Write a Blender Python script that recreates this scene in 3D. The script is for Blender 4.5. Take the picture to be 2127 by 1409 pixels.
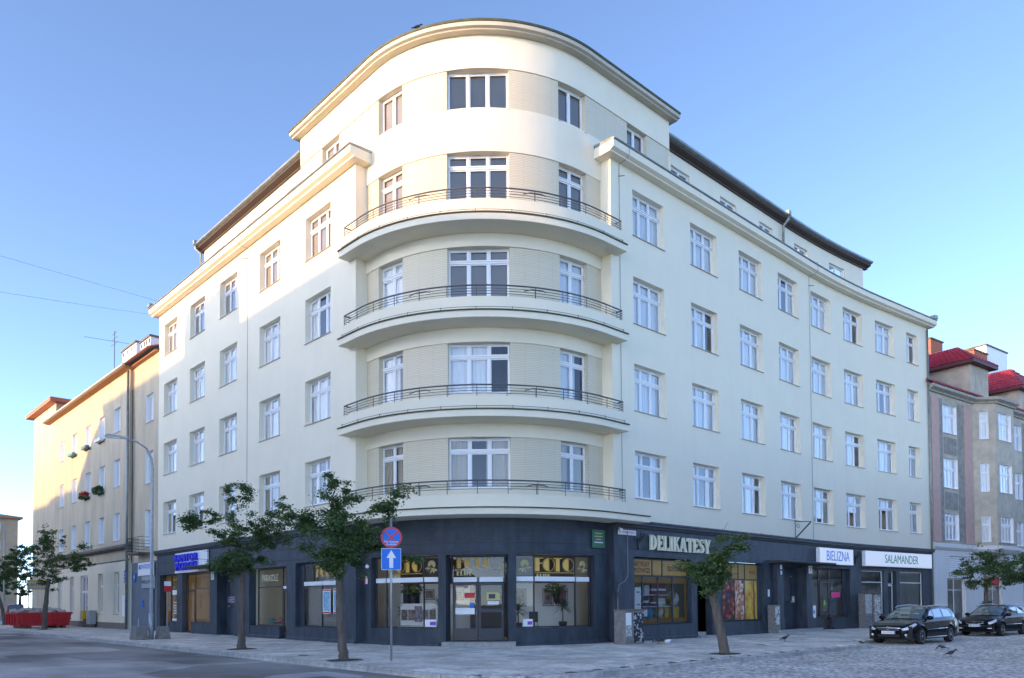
import bpy, bmesh, math, random
import numpy as np
from mathutils import Vector, Matrix
random.seed(7); np.random.seed(7)
PI = math.pi
for o in list(bpy.data.objects): bpy.data.objects.remove(o, do_unlink=True)
SC = bpy.context.scene
COL = SC.collection

# ------------------------------------------------------------------ camera
# world axes: x runs along the right-hand street, y along the left-hand street,
# origin at the (virtual) corner where the two facade lines would cross; z = 0 is the pavement
cam_d = bpy.data.cameras.new('camera'); cam = bpy.data.objects.new('camera', cam_d); COL.objects.link(cam)
az, pt, rl = math.radians(47.0867), 0.0302162, -0.0062893
fw = Vector((math.cos(az)*math.cos(pt), math.sin(az)*math.cos(pt), math.sin(pt)))
r0 = Vector((math.sin(az), -math.cos(az), 0)); u0 = r0.cross(fw)
rc = r0*math.cos(rl) + u0*math.sin(rl); uc = u0*math.cos(rl) - r0*math.sin(rl)
CAM = Vector((-16.752, -19.980, 1.6))
M = Matrix((rc, uc, -fw)).transposed().to_4x4(); M.translation = CAM
cam.matrix_world = M
cam_d.sensor_fit = 'HORIZONTAL'; cam_d.sensor_width = 36.0; cam_d.lens = 1616.53/2127*36
cam_d.shift_y = (1203.954-704.5)/2127; cam_d.clip_start = 0.1; cam_d.clip_end = 3000
SC.camera = cam
FPX, CX, CY = 1616.53, 1063.5, 1203.954
def project(p):
    d = Vector(p)-CAM; k = d.dot(fw)
    return CX+FPX*d.dot(rc)/k, CY-FPX*d.dot(uc)/k, k

# ------------------------------------------------------------------ light
SUN_AZ = math.radians(166.0); SUN_EL = math.radians(7.5)
SDIR = Vector((math.cos(SUN_AZ)*math.cos(SUN_EL), math.sin(SUN_AZ)*math.cos(SUN_EL), math.sin(SUN_EL)))
W = bpy.data.worlds.new('World'); SC.world = W; W.use_nodes = True
nt = W.node_tree; nt.nodes.clear()
sky = nt.nodes.new('ShaderNodeTexSky'); sky.sky_type = 'NISHITA'; sky.sun_disc = False
sky.sun_elevation = SUN_EL; sky.sun_rotation = PI/2 - SUN_AZ
sky.altitude = 0; sky.air_density = 0.3; sky.dust_density = 0.38; sky.ozone_density = 0.8
bg = nt.nodes.new('ShaderNodeBackground'); bg.inputs[1].default_value = 0.15
out = nt.nodes.new('ShaderNodeOutputWorld')
nt.links.new(sky.outputs[0], bg.inputs[0]); nt.links.new(bg.outputs[0], out.inputs[0])
sl = bpy.data.lights.new('sun', 'SUN'); sl.energy = 1.1; sl.angle = math.radians(0.53); sl.color = (1.0, 0.57, 0.21)
so = bpy.data.objects.new('sun', sl); COL.objects.link(so)
so.rotation_euler = (-SDIR).to_track_quat('-Z', 'Y').to_euler(); so.location = SDIR*200
SC.view_settings.view_transform = 'Standard'; SC.view_settings.look = 'None'
SC.view_settings.exposure = 2.58; SC.view_settings.gamma = 1.0; SC.view_settings.use_curve_mapping = False

# ------------------------------------------------------------------ materials
MATS = {}
def mat(name, col, rough=0.6, metal=0.0, spec=0.5, var=0.0, vscale=1.0, bump=0.0, bscale=20.0, stretch=(1, 1, 1), col2=None, emit=None, estr=1.0, coat=0.0, detail=4.0):
    if name in MATS: return MATS[name]
    m = bpy.data.materials.new(name); m.use_nodes = True; MATS[name] = m
    n = m.node_tree.nodes; l = m.node_tree.links; b = n['Principled BSDF']
    b.inputs['Base Color'].default_value = (*col, 1); b.inputs['Roughness'].default_value = rough
    b.inputs['Metallic'].default_value = metal; b.inputs['Specular IOR Level'].default_value = spec
    if coat: b.inputs['Coat Weight'].default_value = coat; b.inputs['Coat Roughness'].default_value = 0.03
    if emit: b.inputs['Emission Color'].default_value = (*emit, 1); b.inputs['Emission Strength'].default_value = estr
    if var or bump:
        g = n.new('ShaderNodeNewGeometry'); mp = n.new('ShaderNodeMapping'); mp.inputs['Scale'].default_value = stretch
        l.new(g.outputs['Position'], mp.inputs['Vector'])
    if var:
        t = n.new('ShaderNodeTexNoise'); t.inputs['Scale'].default_value = vscale; t.inputs['Detail'].default_value = detail
        t.inputs['Roughness'].default_value = 0.6
        l.new(mp.outputs[0], t.inputs['Vector'])
        r = n.new('ShaderNodeMapRange'); r.inputs[1].default_value = 0.3; r.inputs[2].default_value = 0.7
        l.new(t.outputs[0], r.inputs[0])
        mx = n.new('ShaderNodeMix'); mx.data_type = 'RGBA'
        c2 = col2 or tuple(c*(1-var) for c in col)
        mx.inputs[6].default_value = (*c2, 1); mx.inputs[7].default_value = (*col, 1)
        l.new(r.outputs[0], mx.inputs[0]); l.new(mx.outputs[2], b.inputs['Base Color'])
    if bump:
        t2 = n.new('ShaderNodeTexNoise'); t2.inputs['Scale'].default_value = bscale; t2.inputs['Detail'].default_value = 3
        l.new(g.outputs['Position'], t2.inputs['Vector'])
        bp = n.new('ShaderNodeBump'); bp.inputs['Strength'].default_value = bump; bp.inputs['Distance'].default_value = 0.02
        l.new(t2.outputs[0], bp.inputs['Height']); l.new(bp.outputs[0], b.inputs['Normal'])
    return m
def glassmat(name, tint=(0.86, 0.9, 0.9), refl=1.0, ior=1.5):
    m = bpy.data.materials.new(name); m.use_nodes = True; MATS[name] = m
    n = m.node_tree.nodes; l = m.node_tree.links; n.clear()
    o = n.new('ShaderNodeOutputMaterial'); tr = n.new('ShaderNodeBsdfTransparent'); tr.inputs[0].default_value = (*tint, 1)
    gl = n.new('ShaderNodeBsdfGlossy'); gl.inputs['Roughness'].default_value = 0.015; gl.inputs[0].default_value = (1, 1, 1, 1)
    fr = n.new('ShaderNodeFresnel'); fr.inputs[0].default_value = ior
    ml = n.new('ShaderNodeMath'); ml.operation = 'MULTIPLY'; ml.inputs[1].default_value = refl; ml.use_clamp = True
    mx = n.new('ShaderNodeMixShader')
    # old panes are never quite flat: a very faint ripple in the reflection
    g = n.new('ShaderNodeNewGeometry'); t = n.new('ShaderNodeTexNoise'); t.inputs['Scale'].default_value = 1.3; t.inputs['Detail'].default_value = 1
    bp = n.new('ShaderNodeBump'); bp.inputs['Strength'].default_value = 0.12; bp.inputs['Distance'].default_value = 0.02
    l.new(g.outputs['Position'], t.inputs['Vector']); l.new(t.outputs[0], bp.inputs['Height']); l.new(bp.outputs[0], gl.inputs['Normal'])
    l.new(fr.outputs[0], ml.inputs[0]); l.new(ml.outputs[0], mx.inputs[0]); l.new(tr.outputs[0], mx.inputs[1]); l.new(gl.outputs[0], mx.inputs[2])
    l.new(mx.outputs[0], o.inputs[0])
    return m
GLASS = glassmat('window_glass', (0.96, 0.97, 0.97), 1.9); SHOPGLASS = glassmat('shop_glass', (0.94, 0.95, 0.94), 1.1)
def plaster(name, col, grime=0.06, streak=0.05):
    m = mat(name, col, 0.85, var=0.05, vscale=0.6, bump=0.25, bscale=60)
    n = m.node_tree.nodes; l = m.node_tree.links; b = n['Principled BSDF']
    src = b.inputs['Base Color'].links[0].from_socket
    g = n.new('ShaderNodeNewGeometry'); mp = n.new('ShaderNodeMapping'); mp.inputs['Scale'].default_value = (1.3, 1.3, 0.12)
    t = n.new('ShaderNodeTexNoise'); t.inputs['Scale'].default_value = 2.2; t.inputs['Detail'].default_value = 6
    l.new(g.outputs['Position'], mp.inputs['Vector']); l.new(mp.outputs[0], t.inputs['Vector'])
    r = n.new('ShaderNodeMapRange'); r.inputs[1].default_value = 0.45; r.inputs[2].default_value = 0.75; r.inputs[3].default_value = 0; r.inputs[4].default_value = streak*2
    l.new(t.outputs[0], r.inputs[0])
    mx = n.new('ShaderNodeMix'); mx.data_type = 'RGBA'; mx.inputs[7].default_value = (*[c*0.35 for c in col], 1)
    l.new(r.outputs[0], mx.inputs[0]); l.new(src, mx.inputs[6]); l.new(mx.outputs[2], b.inputs['Base Color'])
    # hand-floated plaster is slightly wavy
    t3 = n.new('ShaderNodeTexNoise'); t3.inputs['Scale'].default_value = 1.7; t3.inputs['Detail'].default_value = 2; l.new(g.outputs['Position'], t3.inputs['Vector'])
    b3 = n.new('ShaderNodeBump'); b3.inputs['Strength'].default_value = 0.35; b3.inputs['Distance'].default_value = 0.035; l.new(t3.outputs[0], b3.inputs['Height'])
    fine = [q for q in n if q.bl_idname == 'ShaderNodeBump' and q != b3][0]; l.new(b3.outputs[0], fine.inputs['Normal'])
    return m
M_WALL = plaster('cream_plaster', (0.88, 0.81, 0.64), streak=0.015)
def tile_band():
    m = mat('strip_tile', (0.60, 0.555, 0.45), 0.45); n = m.node_tree.nodes; l = m.node_tree.links; b = n['Principled BSDF']
    uv = n.new('ShaderNodeUVMap'); br = n.new('ShaderNodeTexBrick')
    br.inputs['Scale'].default_value = 1.0; br.inputs['Brick Width'].default_value = 1.2; br.inputs['Row Height'].default_value = 0.066
    br.inputs['Mortar Size'].default_value = 0.007; br.inputs['Mortar Smooth'].default_value = 0.2
    br.inputs['Color1'].default_value = (0.74, 0.665, 0.50, 1); br.inputs['Color2'].default_value = (0.71, 0.635, 0.475, 1); br.inputs['Mortar'].default_value = (0.47, 0.42, 0.31, 1)
    l.new(uv.outputs[0], br.inputs['Vector']); l.new(br.outputs['Color'], b.inputs['Base Color'])
    bp = n.new('ShaderNodeBump'); bp.inputs['Strength'].default_value = 0.5; bp.inputs['Distance'].default_value = 0.01; bp.invert = True
    l.new(br.outputs['Fac'], bp.inputs['Height']); l.new(bp.outputs[0], b.inputs['Normal'])
    return m
M_TILE = tile_band()
M_TRIM = mat('stone_trim', (0.58, 0.535, 0.43), 0.8, var=0.15, vscale=1.5, bump=0.1, bscale=40)
M_BLACK = mat('black_plaster', (0.022, 0.029, 0.041), 0.55, var=0.5, vscale=2.6, bump=0.5, bscale=55, col2=(0.056, 0.072, 0.096), detail=8, stretch=(1, 1, 0.35))
M_BLACKTRIM = mat('black_trim', (0.060, 0.066, 0.078), 0.55, var=0.4, vscale=3, bump=0.3, bscale=50)
M_PVC = mat('white_window_frame', (0.84, 0.85, 0.86), 0.35)
M_DARKFRAME = mat('dark_shop_frame', (0.035, 0.038, 0.045), 0.4)
M_BROWNFRAME = mat('brown_shop_frame', (0.055, 0.04, 0.033), 0.45)
M_SILL = mat('sill_metal', (0.42, 0.40, 0.37), 0.5, var=0.2, vscale=4)
M_ZINC = mat('zinc_sheet', (0.33, 0.36, 0.35), 0.45, metal=0.5, var=0.35, vscale=3)
M_DARKMETAL = mat('dark_metal', (0.06, 0.063, 0.068), 0.45, metal=0.3)
M_RAIL = mat('grey_railing_paint', (0.10, 0.105, 0.115), 0.45)
M_RIM = mat('weathered_drip_edge', (0.05, 0.052, 0.05), 0.7, var=0.5, vscale=5, col2=(0.09, 0.11, 0.05))
M_MOSS = mat('mossy_drip_edge', (0.09, 0.09, 0.075), 0.9, var=0.8, vscale=14, col2=(0.05, 0.085, 0.025), bump=1.0, bscale=30)
M_WOOD = mat('brown_eave_boards', (0.075, 0.045, 0.032), 0.6, var=0.4, vscale=6, stretch=(1, 1, 4))
M_CURT = mat('sheer_curtain', (0.86, 0.88, 0.90), 0.9); M_CURT2 = mat('beige_curtain', (0.55, 0.50, 0.40), 0.9)
M_REFLG = mat('grey_brown_reflection', (0.30, 0.28, 0.265), 0.8); M_ROOM = mat('room_wall', (0.42, 0.39, 0.35), 0.9)  # blind is made up; its tone stands in for reflections in upper panes
M_WHITE = mat('white_paint', (0.86, 0.865, 0.87), 0.5)
M_SHOPWHITE = mat('shop_wall_white', (0.80, 0.80, 0.78), 0.7)

# ------------------------------------------------------------------ object helpers
class MB:
    def __init__(s): s.v = []; s.f = []; s.uv = []; s.m = []
    def add(s, pts, faces, uvs=None, mi=0):
        k = len(s.v); s.v += [tuple(p) for p in pts]
        for i, f in enumerate(faces):
            s.f.append(tuple(k+j for j in f)); s.m.append(mi)
            s.uv.append(uvs[i] if uvs else [(0, 0)]*len(f))
    def quad(s, a, b, c, d, uv=None, mi=0): s.add([a, b, c, d], [(0, 1, 2, 3)], [uv] if uv else None, mi)
    def box(s, x0, x1, y0, y1, z0, z1, mi=0, X=None):
        p = [(x0, y0, z0), (x1, y0, z0), (x1, y1, z0), (x0, y1, z0), (x0, y0, z1), (x1, y0, z1), (x1, y1, z1), (x0, y1, z1)]
        if X: p = [X @ Vector(q) for q in p]
        s.add(p, [(0, 3, 2, 1), (4, 5, 6, 7), (0, 1, 5, 4), (1, 2, 6, 5), (2, 3, 7, 6), (3, 0, 4, 7)], mi=mi)
    def prism(s, poly, z0, z1, X=None, mi=0):
        n = len(poly); p = [(x, y, z0) for x, y in poly]+[(x, y, z1) for x, y in poly]
        if X: p = [X @ Vector(q) for q in p]
        s.add(p, [tuple(range(n-1, -1, -1)), tuple(range(n, 2*n))]+[(i, (i+1) % n, n+(i+1) % n, n+i) for i in range(n)], mi=mi)
    def tube(s, path, r, n=8, caps=True, mi=0):
        path = [Vector(p) for p in path]; rs = r if hasattr(r, '__len__') else [r]*len(path)
        k = len(s.v); pv = None
        for i, p in enumerate(path):
            t = (path[min(i+1, len(path)-1)]-path[max(i-1, 0)])
            if t.length < 1e-9: t = Vector((0, 0, 1))
            t.normalize()
            if pv is None: a = t.orthogonal().normalized()
            else:
                a = pv - t*pv.dot(t)
                a = a.normalized() if a.length > 1e-6 else t.orthogonal().normalized()
            pv = a; b = t.cross(a)
            for j in range(n): s.v.append(tuple(p+(a*math.cos(2*PI*j/n)+b*math.sin(2*PI*j/n))*rs[i]))
        for i in range(len(path)-1):
            for j in range(n):
                s.f.append((k+i*n+j, k+i*n+(j+1) % n, k+(i+1)*n+(j+1) % n, k+(i+1)*n+j)); s.m.append(mi); s.uv.append([(0, 0)]*4)
        if caps:
            s.f.append(tuple(k+j for j in range(n-1, -1, -1))); s.m.append(mi); s.uv.append([(0, 0)]*n)
            e = k+(len(path)-1)*n; s.f.append(tuple(e+j for j in range(n))); s.m.append(mi); s.uv.append([(0, 0)]*n)
    def lathe(s, prof, c=(0, 0, 0), n=16, X=None, mi=0):
        k = len(s.v)
        for r, z in prof:
            for j in range(n):
                q = Vector((c[0]+r*math.cos(2*PI*j/n), c[1]+r*math.sin(2*PI*j/n), c[2]+z))
                s.v.append(tuple(X @ q if X else q))
        for i in range(len(prof)-1):
            for j in range(n):
                s.f.append((k+i*n+j, k+i*n+(j+1) % n, k+(i+1)*n+(j+1) % n, k+(i+1)*n+j)); s.m.append(mi); s.uv.append([(0, 0)]*4)
        s.f.append(tuple(k+j for j in range(n-1, -1, -1))); s.m.append(mi); s.uv.append([(0, 0)]*n)
        e = k+(len(prof)-1)*n; s.f.append(tuple(e+j for j in range(n))); s.m.append(mi); s.uv.append([(0, 0)]*n)
    def mesh(s, name, mats, smooth=False):
        me = bpy.data.meshes.new(name); me.from_pydata(s.v, [], s.f)
        for m in (mats if isinstance(mats, (list, tuple)) else [mats]): me.materials.append(m)
        ul = me.uv_layers.new(name='UVMap'); flat = [c for u in s.uv for p in u for c in p]
        ul.data.foreach_set('uv', flat); me.polygons.foreach_set('material_index', s.m)
        if smooth: me.polygons.foreach_set('use_smooth', [True]*len(me.polygons))
        me.update(); return me
    def build(s, name, mats, parent=None, smooth=False, bevel=0.0): return link(name, s.mesh(name, mats, smooth), parent, bevel=bevel)
def link(name, me, parent=None, M=None, bevel=0.0):
    o = bpy.data.objects.new(name, me); COL.objects.link(o)
    if parent:
        o.parent = parent
        if parent.get('_loc') is not None: o.matrix_parent_inverse = Matrix.Translation(-Vector(parent['_loc']))
    if M is not None: o.matrix_basis = M
    if bevel:
        b = o.modifiers.new('bevel', 'BEVEL'); b.width = bevel; b.segments = 2; b.limit_method = 'ANGLE'; b.angle_limit = math.radians(40)
    return o
def tag(o, label=None, cat=None, group=None, kind=None):
    if label: o['label'] = label
    if cat: o['category'] = cat
    if group: o['group'] = group
    if kind: o['kind'] = kind
    return o
def thing(name, label, cat, loc=(0, 0, 0), group=None):
    """Empty at the base of a thing. Parts built in world coordinates are parented with the inverse of its location."""
    o = bpy.data.objects.new(name, None); COL.objects.link(o); o.location = loc; o['_loc'] = tuple(loc); o.empty_display_size = 0.2
    return tag(o, label, cat, group)
def place(name, label, cat, loc, rz=0, group=None, rx=0, ry=0):
    """Empty whose parts are built in its own local coordinates."""
    o = bpy.data.objects.new(name, None); COL.objects.link(o); o.location = loc; o.rotation_euler = (rx, ry, rz); o.empty_display_size = 0.2
    return tag(o, label, cat, group)
def copy_tree(o, parent=None):
    c = o.copy(); COL.objects.link(c); c.parent = parent
    for ch in [x for x in bpy.data.objects if x.parent == o]: copy_tree(ch, c)
    return c
def text_mesh(s, size, mat_, depth=0.0, name='lettering', xs=1.0, align='CENTER', offset=0.0, space=1.0):
    cu = bpy.data.curves.new('t', 'FONT'); cu.body = s; cu.size = size; cu.extrude = depth; cu.align_x = align; cu.align_y = 'CENTER'; cu.offset = offset
    cu.resolution_u = 4; cu.space_character = space
    ob = bpy.data.objects.new('t', cu); COL.objects.link(ob)
    me = bpy.data.meshes.new_from_object(ob.evaluated_get(bpy.context.evaluated_depsgraph_get()))
    bpy.data.objects.remove(ob); bpy.data.curves.remove(cu)
    me.name = name; me.transform(Matrix.Diagonal((xs, 1, 1, 1))); me.materials.clear(); me.materials.append(mat_)
    return me
UP = Matrix.Rotation(PI/2, 4, 'X')      # text lying in xy -> standing in xz, facing -y

# ------------------------------------------------------------------ facade paths: P(s, depth) -> (x, y), s grows to the right seen from the street, depth goes into the house
def vR(u):
    if u < 23.5: return 0.0
    if u < 32: return -0.125*(u-23.5)**2/17
    return -0.125*(u-27.75)
def sR(u): return 0.0 if u < 23.5 else (-0.125*(u-23.5)/8.5 if u < 32 else -0.125)
def PL(s, d=0): return (d, -s)
def RL(s): return -PI/2
def PR(s, d=0):
    a = math.atan(sR(s)); return (s-d*math.sin(a), vR(s)+d*math.cos(a))
def RR(s): return math.atan(sR(s))
TD, TR = 0.5, 6.0; TC = TD+TR; TA = TR*PI/4
def PT(s, d=0):
    if s < -TA: return (TD+d, TC-TA-s)
    if s > TA: return (TC+s-TA, TD+d)
    t = math.radians(225)+s/TR; r = TR-d
    return (TC+r*math.cos(t), TC+r*math.sin(t))
def RT(s):
    if s < -TA: return -PI/2
    if s > TA: return 0.0
    return math.radians(225-270)+s/TR
def sA(a): return math.radians(a-225)*TR      # angle on the rounded corner -> s
def sTL(v): return -TA-(v-TC)                 # y on the left straight part -> s
def sTR(u): return TA+(u-TC)
def FRM(P, R, s, d=0, z=0):
    x, y = P(s, d); return Matrix.Translation((x, y, z)) @ Matrix.Rotation(R(s), 4, 'Z')
def brk(s0, s1, extra, step):
    a = sorted(set([round(x, 5) for x in [s0, s1]+[e for e in extra if s0 < e < s1]])); o = []
    for p, q in zip(a, a[1:]):
        n = max(1, math.ceil((q-p)/step)) if step else 1
        o += [p+(q-p)*i/n for i in range(n)]
    return o+[a[-1]]
def wall(P, s0, s1, z0, z1, ops=(), depth=0.0, step=None, mb=None, mi=0, rev=True, rmi=None):
    """wall sheet with real openings; ops = (sa, sb, za, zb, reveal depth)"""
    mb = mb or MB()
    ss = brk(s0, s1, [x for o in ops for x in o[:2]], step); zs = brk(z0, z1, [x for o in ops for x in o[2:4]], None)
    for a, b in zip(ss, ss[1:]):
        for c, d in zip(zs, zs[1:]):
            sm, zm = (a+b)/2, (c+d)/2
            if any(o[0] < sm < o[1] and o[2] < zm < o[3] for o in ops): continue
            p, q = P(a, depth), P(b, depth)
            mb.quad((*p, c), (*q, c), (*q, d), (*p, d), [(a, c), (b, c), (b, d), (a, d)], mi)
    if rev:
        rm = mi if rmi is None else rmi
        for o in ops:
            sa, sb, za, zb, dd = o[:5]; dd += depth
            if sa < s0-1e-6 or sb > s1+1e-6: continue
            es = brk(sa, sb, (), step)
            for s_, fl in ((sa, 0), (sb, 1)):
                p, q = P(s_, depth), P(s_, dd)
                mb.quad((*p, za), (*q, za), (*q, zb), (*p, zb), [(s_, za), (s_+.3, za), (s_+.3, zb), (s_, zb)], rm)
            for z_ in (za, zb):
                for a, b in zip(es, es[1:]):
                    mb.quad((*P(a, depth), z_), (*P(b, depth), z_), (*P(b, dd), z_), (*P(a, dd), z_), [(a, z_), (b, z_), (b, z_+.3), (a, z_+.3)], rm)
    return mb
def sweep(P, ss, prof, mb=None, mi=0, caps=True):
    """closed profile [(depth, z)] swept along a path"""
    mb = mb or MB(); n = len(prof); k = len(mb.v)
    for s in ss:
        for d, z in prof: mb.v.append((*P(s, d), z))
    for i in range(len(ss)-1):
        for j in range(n):
            mb.f.append((k+i*n+j, k+(i+1)*n+j, k+(i+1)*n+(j+1) % n, k+i*n+(j+1) % n)); mb.m.append(mi)
            mb.uv.append([(ss[i], prof[j][1]), (ss[i+1], prof[j][1]), (ss[i+1], prof[(j+1) % n][1]), (ss[i], prof[(j+1) % n][1])])
    if caps:
        mb.f.append(tuple(k+j for j in range(n))); mb.m.append(mi); mb.uv.append([(0, 0)]*n)
        e = k+(len(ss)-1)*n; mb.f.append(tuple(e+j for j in range(n-1, -1, -1))); mb.m.append(mi); mb.uv.append([(0, 0)]*n)
    return mb
def rect(d0, d1, z0, z1): return [(d0, z0), (d1, z0), (d1, z1), (d0, z1)]
# ------------------------------------------------------------------ windows
WC = {}
def window_meshes(w, h, cols, tf, fm, dep=0.26, key=''):
    """white frame with sashes; tf = height fraction where the transom sits (None: no transom)"""
    k = (round(w, 2), round(h, 2), cols, tf, fm.name, dep, key)
    if k in WC: return WC[k]
    f = MB(); b = 0.055; y0, y1 = dep, dep+0.07
    f.box(-w/2, w/2, y0, y1, 0, b); f.box(-w/2, w/2, y0, y1, h-b, h)
    f.box(-w/2, -w/2+b, y0, y1, b, h-b); f.box(w/2-b, w/2, y0, y1, b, h-b)
    xs = [-w/2+b+(w-2*b)*i/cols for i in range(cols+1)]; m = 0.035
    for x in xs[1:-1]: f.box(x-m, x+m, y0-0.012, y1-0.004, b, h-b)
    zs = [(b, h-b)]
    if tf:
        zt = h*tf; f.box(-w/2+b, w/2-b, y0-0.03, y1-0.006, zt-0.055, zt+0.055)
        f.box(-w/2+b*.5, w/2-b*.5, y0-0.06, y0-0.03, zt+0.02, zt+0.05)
        zs = [(b, zt-0.055), (zt+0.055, h-b)]
    panes = []; q = 0.048
    for i in range(cols):
        xa = xs[i]+(m if i else 0); xb = xs[i+1]-(m if i < cols-1 else 0)
        for za, zb in zs:
            f.box(xa, xb, y0+.01, y1-.015, za, za+q); f.box(xa, xb, y0+.01, y1-.015, zb-q, zb)
            f.box(xa, xa+q, y0+.011, y1-.016, za+q, zb-q); f.box(xb-q, xb, y0+.011, y1-.016, za+q, zb-q)
            g = MB(); e = 0.004; y = dep+.035
            g.quad((xa+q-e, y, za+q-e), (xb-q+e, y, za+q-e), (xb-q+e, y, zb-q+e), (xa+q-e, y, zb-q+e)); panes.append(g.mesh('pane', GLASS))
    sl_ = MB(); sl_.add([(-w/2-.035, -.055, -.025), (w/2+.035, -.055, -.025), (w/2+.035, dep, .0), (-w/2-.035, dep, .0), (-w/2-.035, -.055, -.045), (w/2+.035, -.055, -.045), (w/2+.035, dep, -.03), (-w/2-.035, dep, -.03)],
        [(0, 1, 2, 3), (7, 6, 5, 4), (0, 4, 5, 1), (0, 3, 7, 4), (1, 5, 6, 2)])
    WC[k] = (f.mesh('window', fm), panes, sl_.mesh('sill', M_SILL)); return WC[k]
CU = {}
def curtain_mesh(x0, x1, z0, z1, m, amp=0.035, wl=0.17, y=0.46):
    k = (round(x0, 2), round(x1, 2), round(z0, 2), round(z1, 2), m.name, wl)
    if k in CU: return CU[k]
    b = MB(); n = max(4, int((x1-x0)/0.04)); ph = random.random()*6
    pts = [(x0+(x1-x0)*i/n, y+amp*math.sin(ph+(x0+(x1-x0)*i/n)/wl*2*PI)*(0.7+0.3*math.sin(i*.37))) for i in range(n+1)]
    for (a, ya), (c, yc) in zip(pts, pts[1:]): b.quad((a, ya, z0), (c, yc, z0), (c, yc, z1), (a, ya, z1))
    CU[k] = b.mesh('curtain', m); return CU[k]
def put_window(bld, Mx, w, h, cols, tf, fm=None, curt='full', dep=0.26, sill=True, key=''):
    fr, panes, sm = window_meshes(w, h, cols, tf, fm or M_PVC, dep, key)
    o = link('window', fr, bld, M=Mx)
    for p in panes: link('pane', p, o, M=Matrix())
    if sill: link('sill', sm, o, M=Matrix())
    y = dep+0.10
    if curt == 'full': link('curtain', curtain_mesh(-w/2+.02, w/2-.02, .03, h-.03, M_CURT, y=y), o, M=Matrix())
    elif curt == 'wide': link('curtain', curtain_mesh(-w/2+.02, w/2-.02, .03, h-.03, M_CURT, .05, .31, y=y), o, M=Matrix())
    elif curt == 'sides':
        link('curtain', curtain_mesh(-w/2, -w/2+w*.3, .03, h, M_CURT, .04, .14, y=y), o, M=Matrix()); link('curtain', curtain_mesh(w/2-w*.3, w/2, .03, h, M_CURT, .04, .14, y=y), o, M=Matrix())
    elif curt == 'beige':
        link('curtain', curtain_mesh(-w/2, -w/2+w*.36, .03, h, M_CURT2, .05, .2, y=y), o, M=Matrix()); link('curtain', curtain_mesh(w/2-w*.4, w/2, .03, h, M_CURT2, .05, .2, y=y), o, M=Matrix())
    elif curt == 'blind': link('curtain', curtain_mesh(-w/2+.02, w/2-.02, .03, h-.03, M_REFLG, .006, .5, y=y), o, M=Matrix())  # added sheet holding the tone of a grey-brown reflection
    elif curt == 'half': link('curtain', curtain_mesh(-w/2, w/2-w*.32, .03, h, M_CURT, .03, .2, y=y), o, M=Matrix())
    return o

# ------------------------------------------------------------------ the corner building
B = thing('corner_apartment_building', 'cream apartment building with rounded corner, curved balconies and black ground floor', 'building', (3, 3, 0))
ZB = [5.93, 9.57, 13.23, 16.95]; ZT = [7.89, 11.52, 15.20, 18.88]
LC = [(9.3, 11.53), (13.95, 16.16), (18.78, 20.98), (23.02, 25.21), (27.24, 29.42)]
RC = [(8.83, 11.01), (13.02, 15.18), (17.16, 19.33), (20.99, 23.15), (24.61, 26.8), (28.31, 30.46), (31.97, 34.14), (35.7, 37.12)]
LE, RE, VE, UE = 7.3, 7.42, 30.35, 38.3
ZC = 19.66
# straight facades with their window openings
opsL = [(-b, -a, ZB[f], ZT[f], 0.30) for a, b in LC for f in range(4)]
opsR = [(a, b, ZB[f], ZT[f], 0.30) for a, b in RC for f in range(4)]
mb = wall(PL, -VE, -LE, 4.9, ZC+.1, opsL)
mb.quad((0, LE, 4.9), (TD+.05, LE, 4.9), (TD+.05, LE, ZC+.1), (0, LE, ZC+.1)); mb.quad((0, VE, 4.9), (8, VE, 4.9), (8, VE, 20), (0, VE, 20))
mb.build('facade_wall', M_WALL, B)
mb = wall(PR, RE, UE, 4.9, ZC+.1, opsR, step=1.1)
mb.quad((RE, 0, 4.9), (RE, TD+.05, 4.9), (RE, TD+.05, ZC+.1), (RE, 0, ZC+.1))
ex, ey = PR(UE); mb.quad((ex, ey, 0), (*PR(UE, 9), 0), (*PR(UE, 9), 20), (ex, ey, 20)); mb.build('facade_wall', M_WALL, B)
# rounded corner: plaster rings and recessed bands of thin strip tiles with the windows in them
WA = [(180.6, 194.4), (213.5, 236.6), (256.6, 270.4)]
ST = 0.16
bands = [(ZB[f], ZT[f]) for f in range(4)]+[(20.57, 22.12)]
sl0, sl1 = sTL(LE), sTR(RE); tl0, tl1 = sTL(12.95), sTR(12.2)
plz = [4.9]+[z for b_ in bands for z in b_]+[23.42]
mbp = MB()
for i in range(0, len(plz), 2):
    z0, z1 = plz[i], plz[i+1]; full = z0 > 18
    wall(PT, tl0 if full else sl0, tl1 if full else sl1, z0, z1, step=ST, mb=mbp)
    for zz in ((z0,) if i else ())+((z1,) if i+2 < len(plz) else ()):       # the plaster stands 4 cm proud of the tiles
        ss = brk(sl0 if zz < 20 else tl0, sl1 if zz < 20 else tl1, (), ST)
        for a, b in zip(ss, ss[1:]): mbp.quad((*PT(a), zz), (*PT(b), zz), (*PT(b, .04), zz), (*PT(a, .04), zz))
TW = []
for f, (z0, z1) in enumerate(bands):
    ops = [(sA(a), sA(b), z0, z1, .27) for a, b in WA]
    if f == 4: ops += [(sTL(11.0), sTL(9.5), z0, z1, .27), (sTR(9.2), sTR(10.57), z0, z1, .27)]
    wall(PT, tl0 if f == 4 else sl0, tl1 if f == 4 else sl1, z0, z1, ops, depth=.04, step=ST).build('tile_band', M_TILE, B)
    for k, o in enumerate(ops): TW.append((f, k, o))
mbp.quad((*PT(tl0), 19.5), (*PT(tl0, 5), 19.5), (*PT(tl0, 5), 23.42), (*PT(tl0), 23.42)); mbp.quad((*PT(tl1), 19.5), (*PT(tl1, 5), 19.5), (*PT(tl1, 5), 23.42), (*PT(tl1), 23.42))
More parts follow.
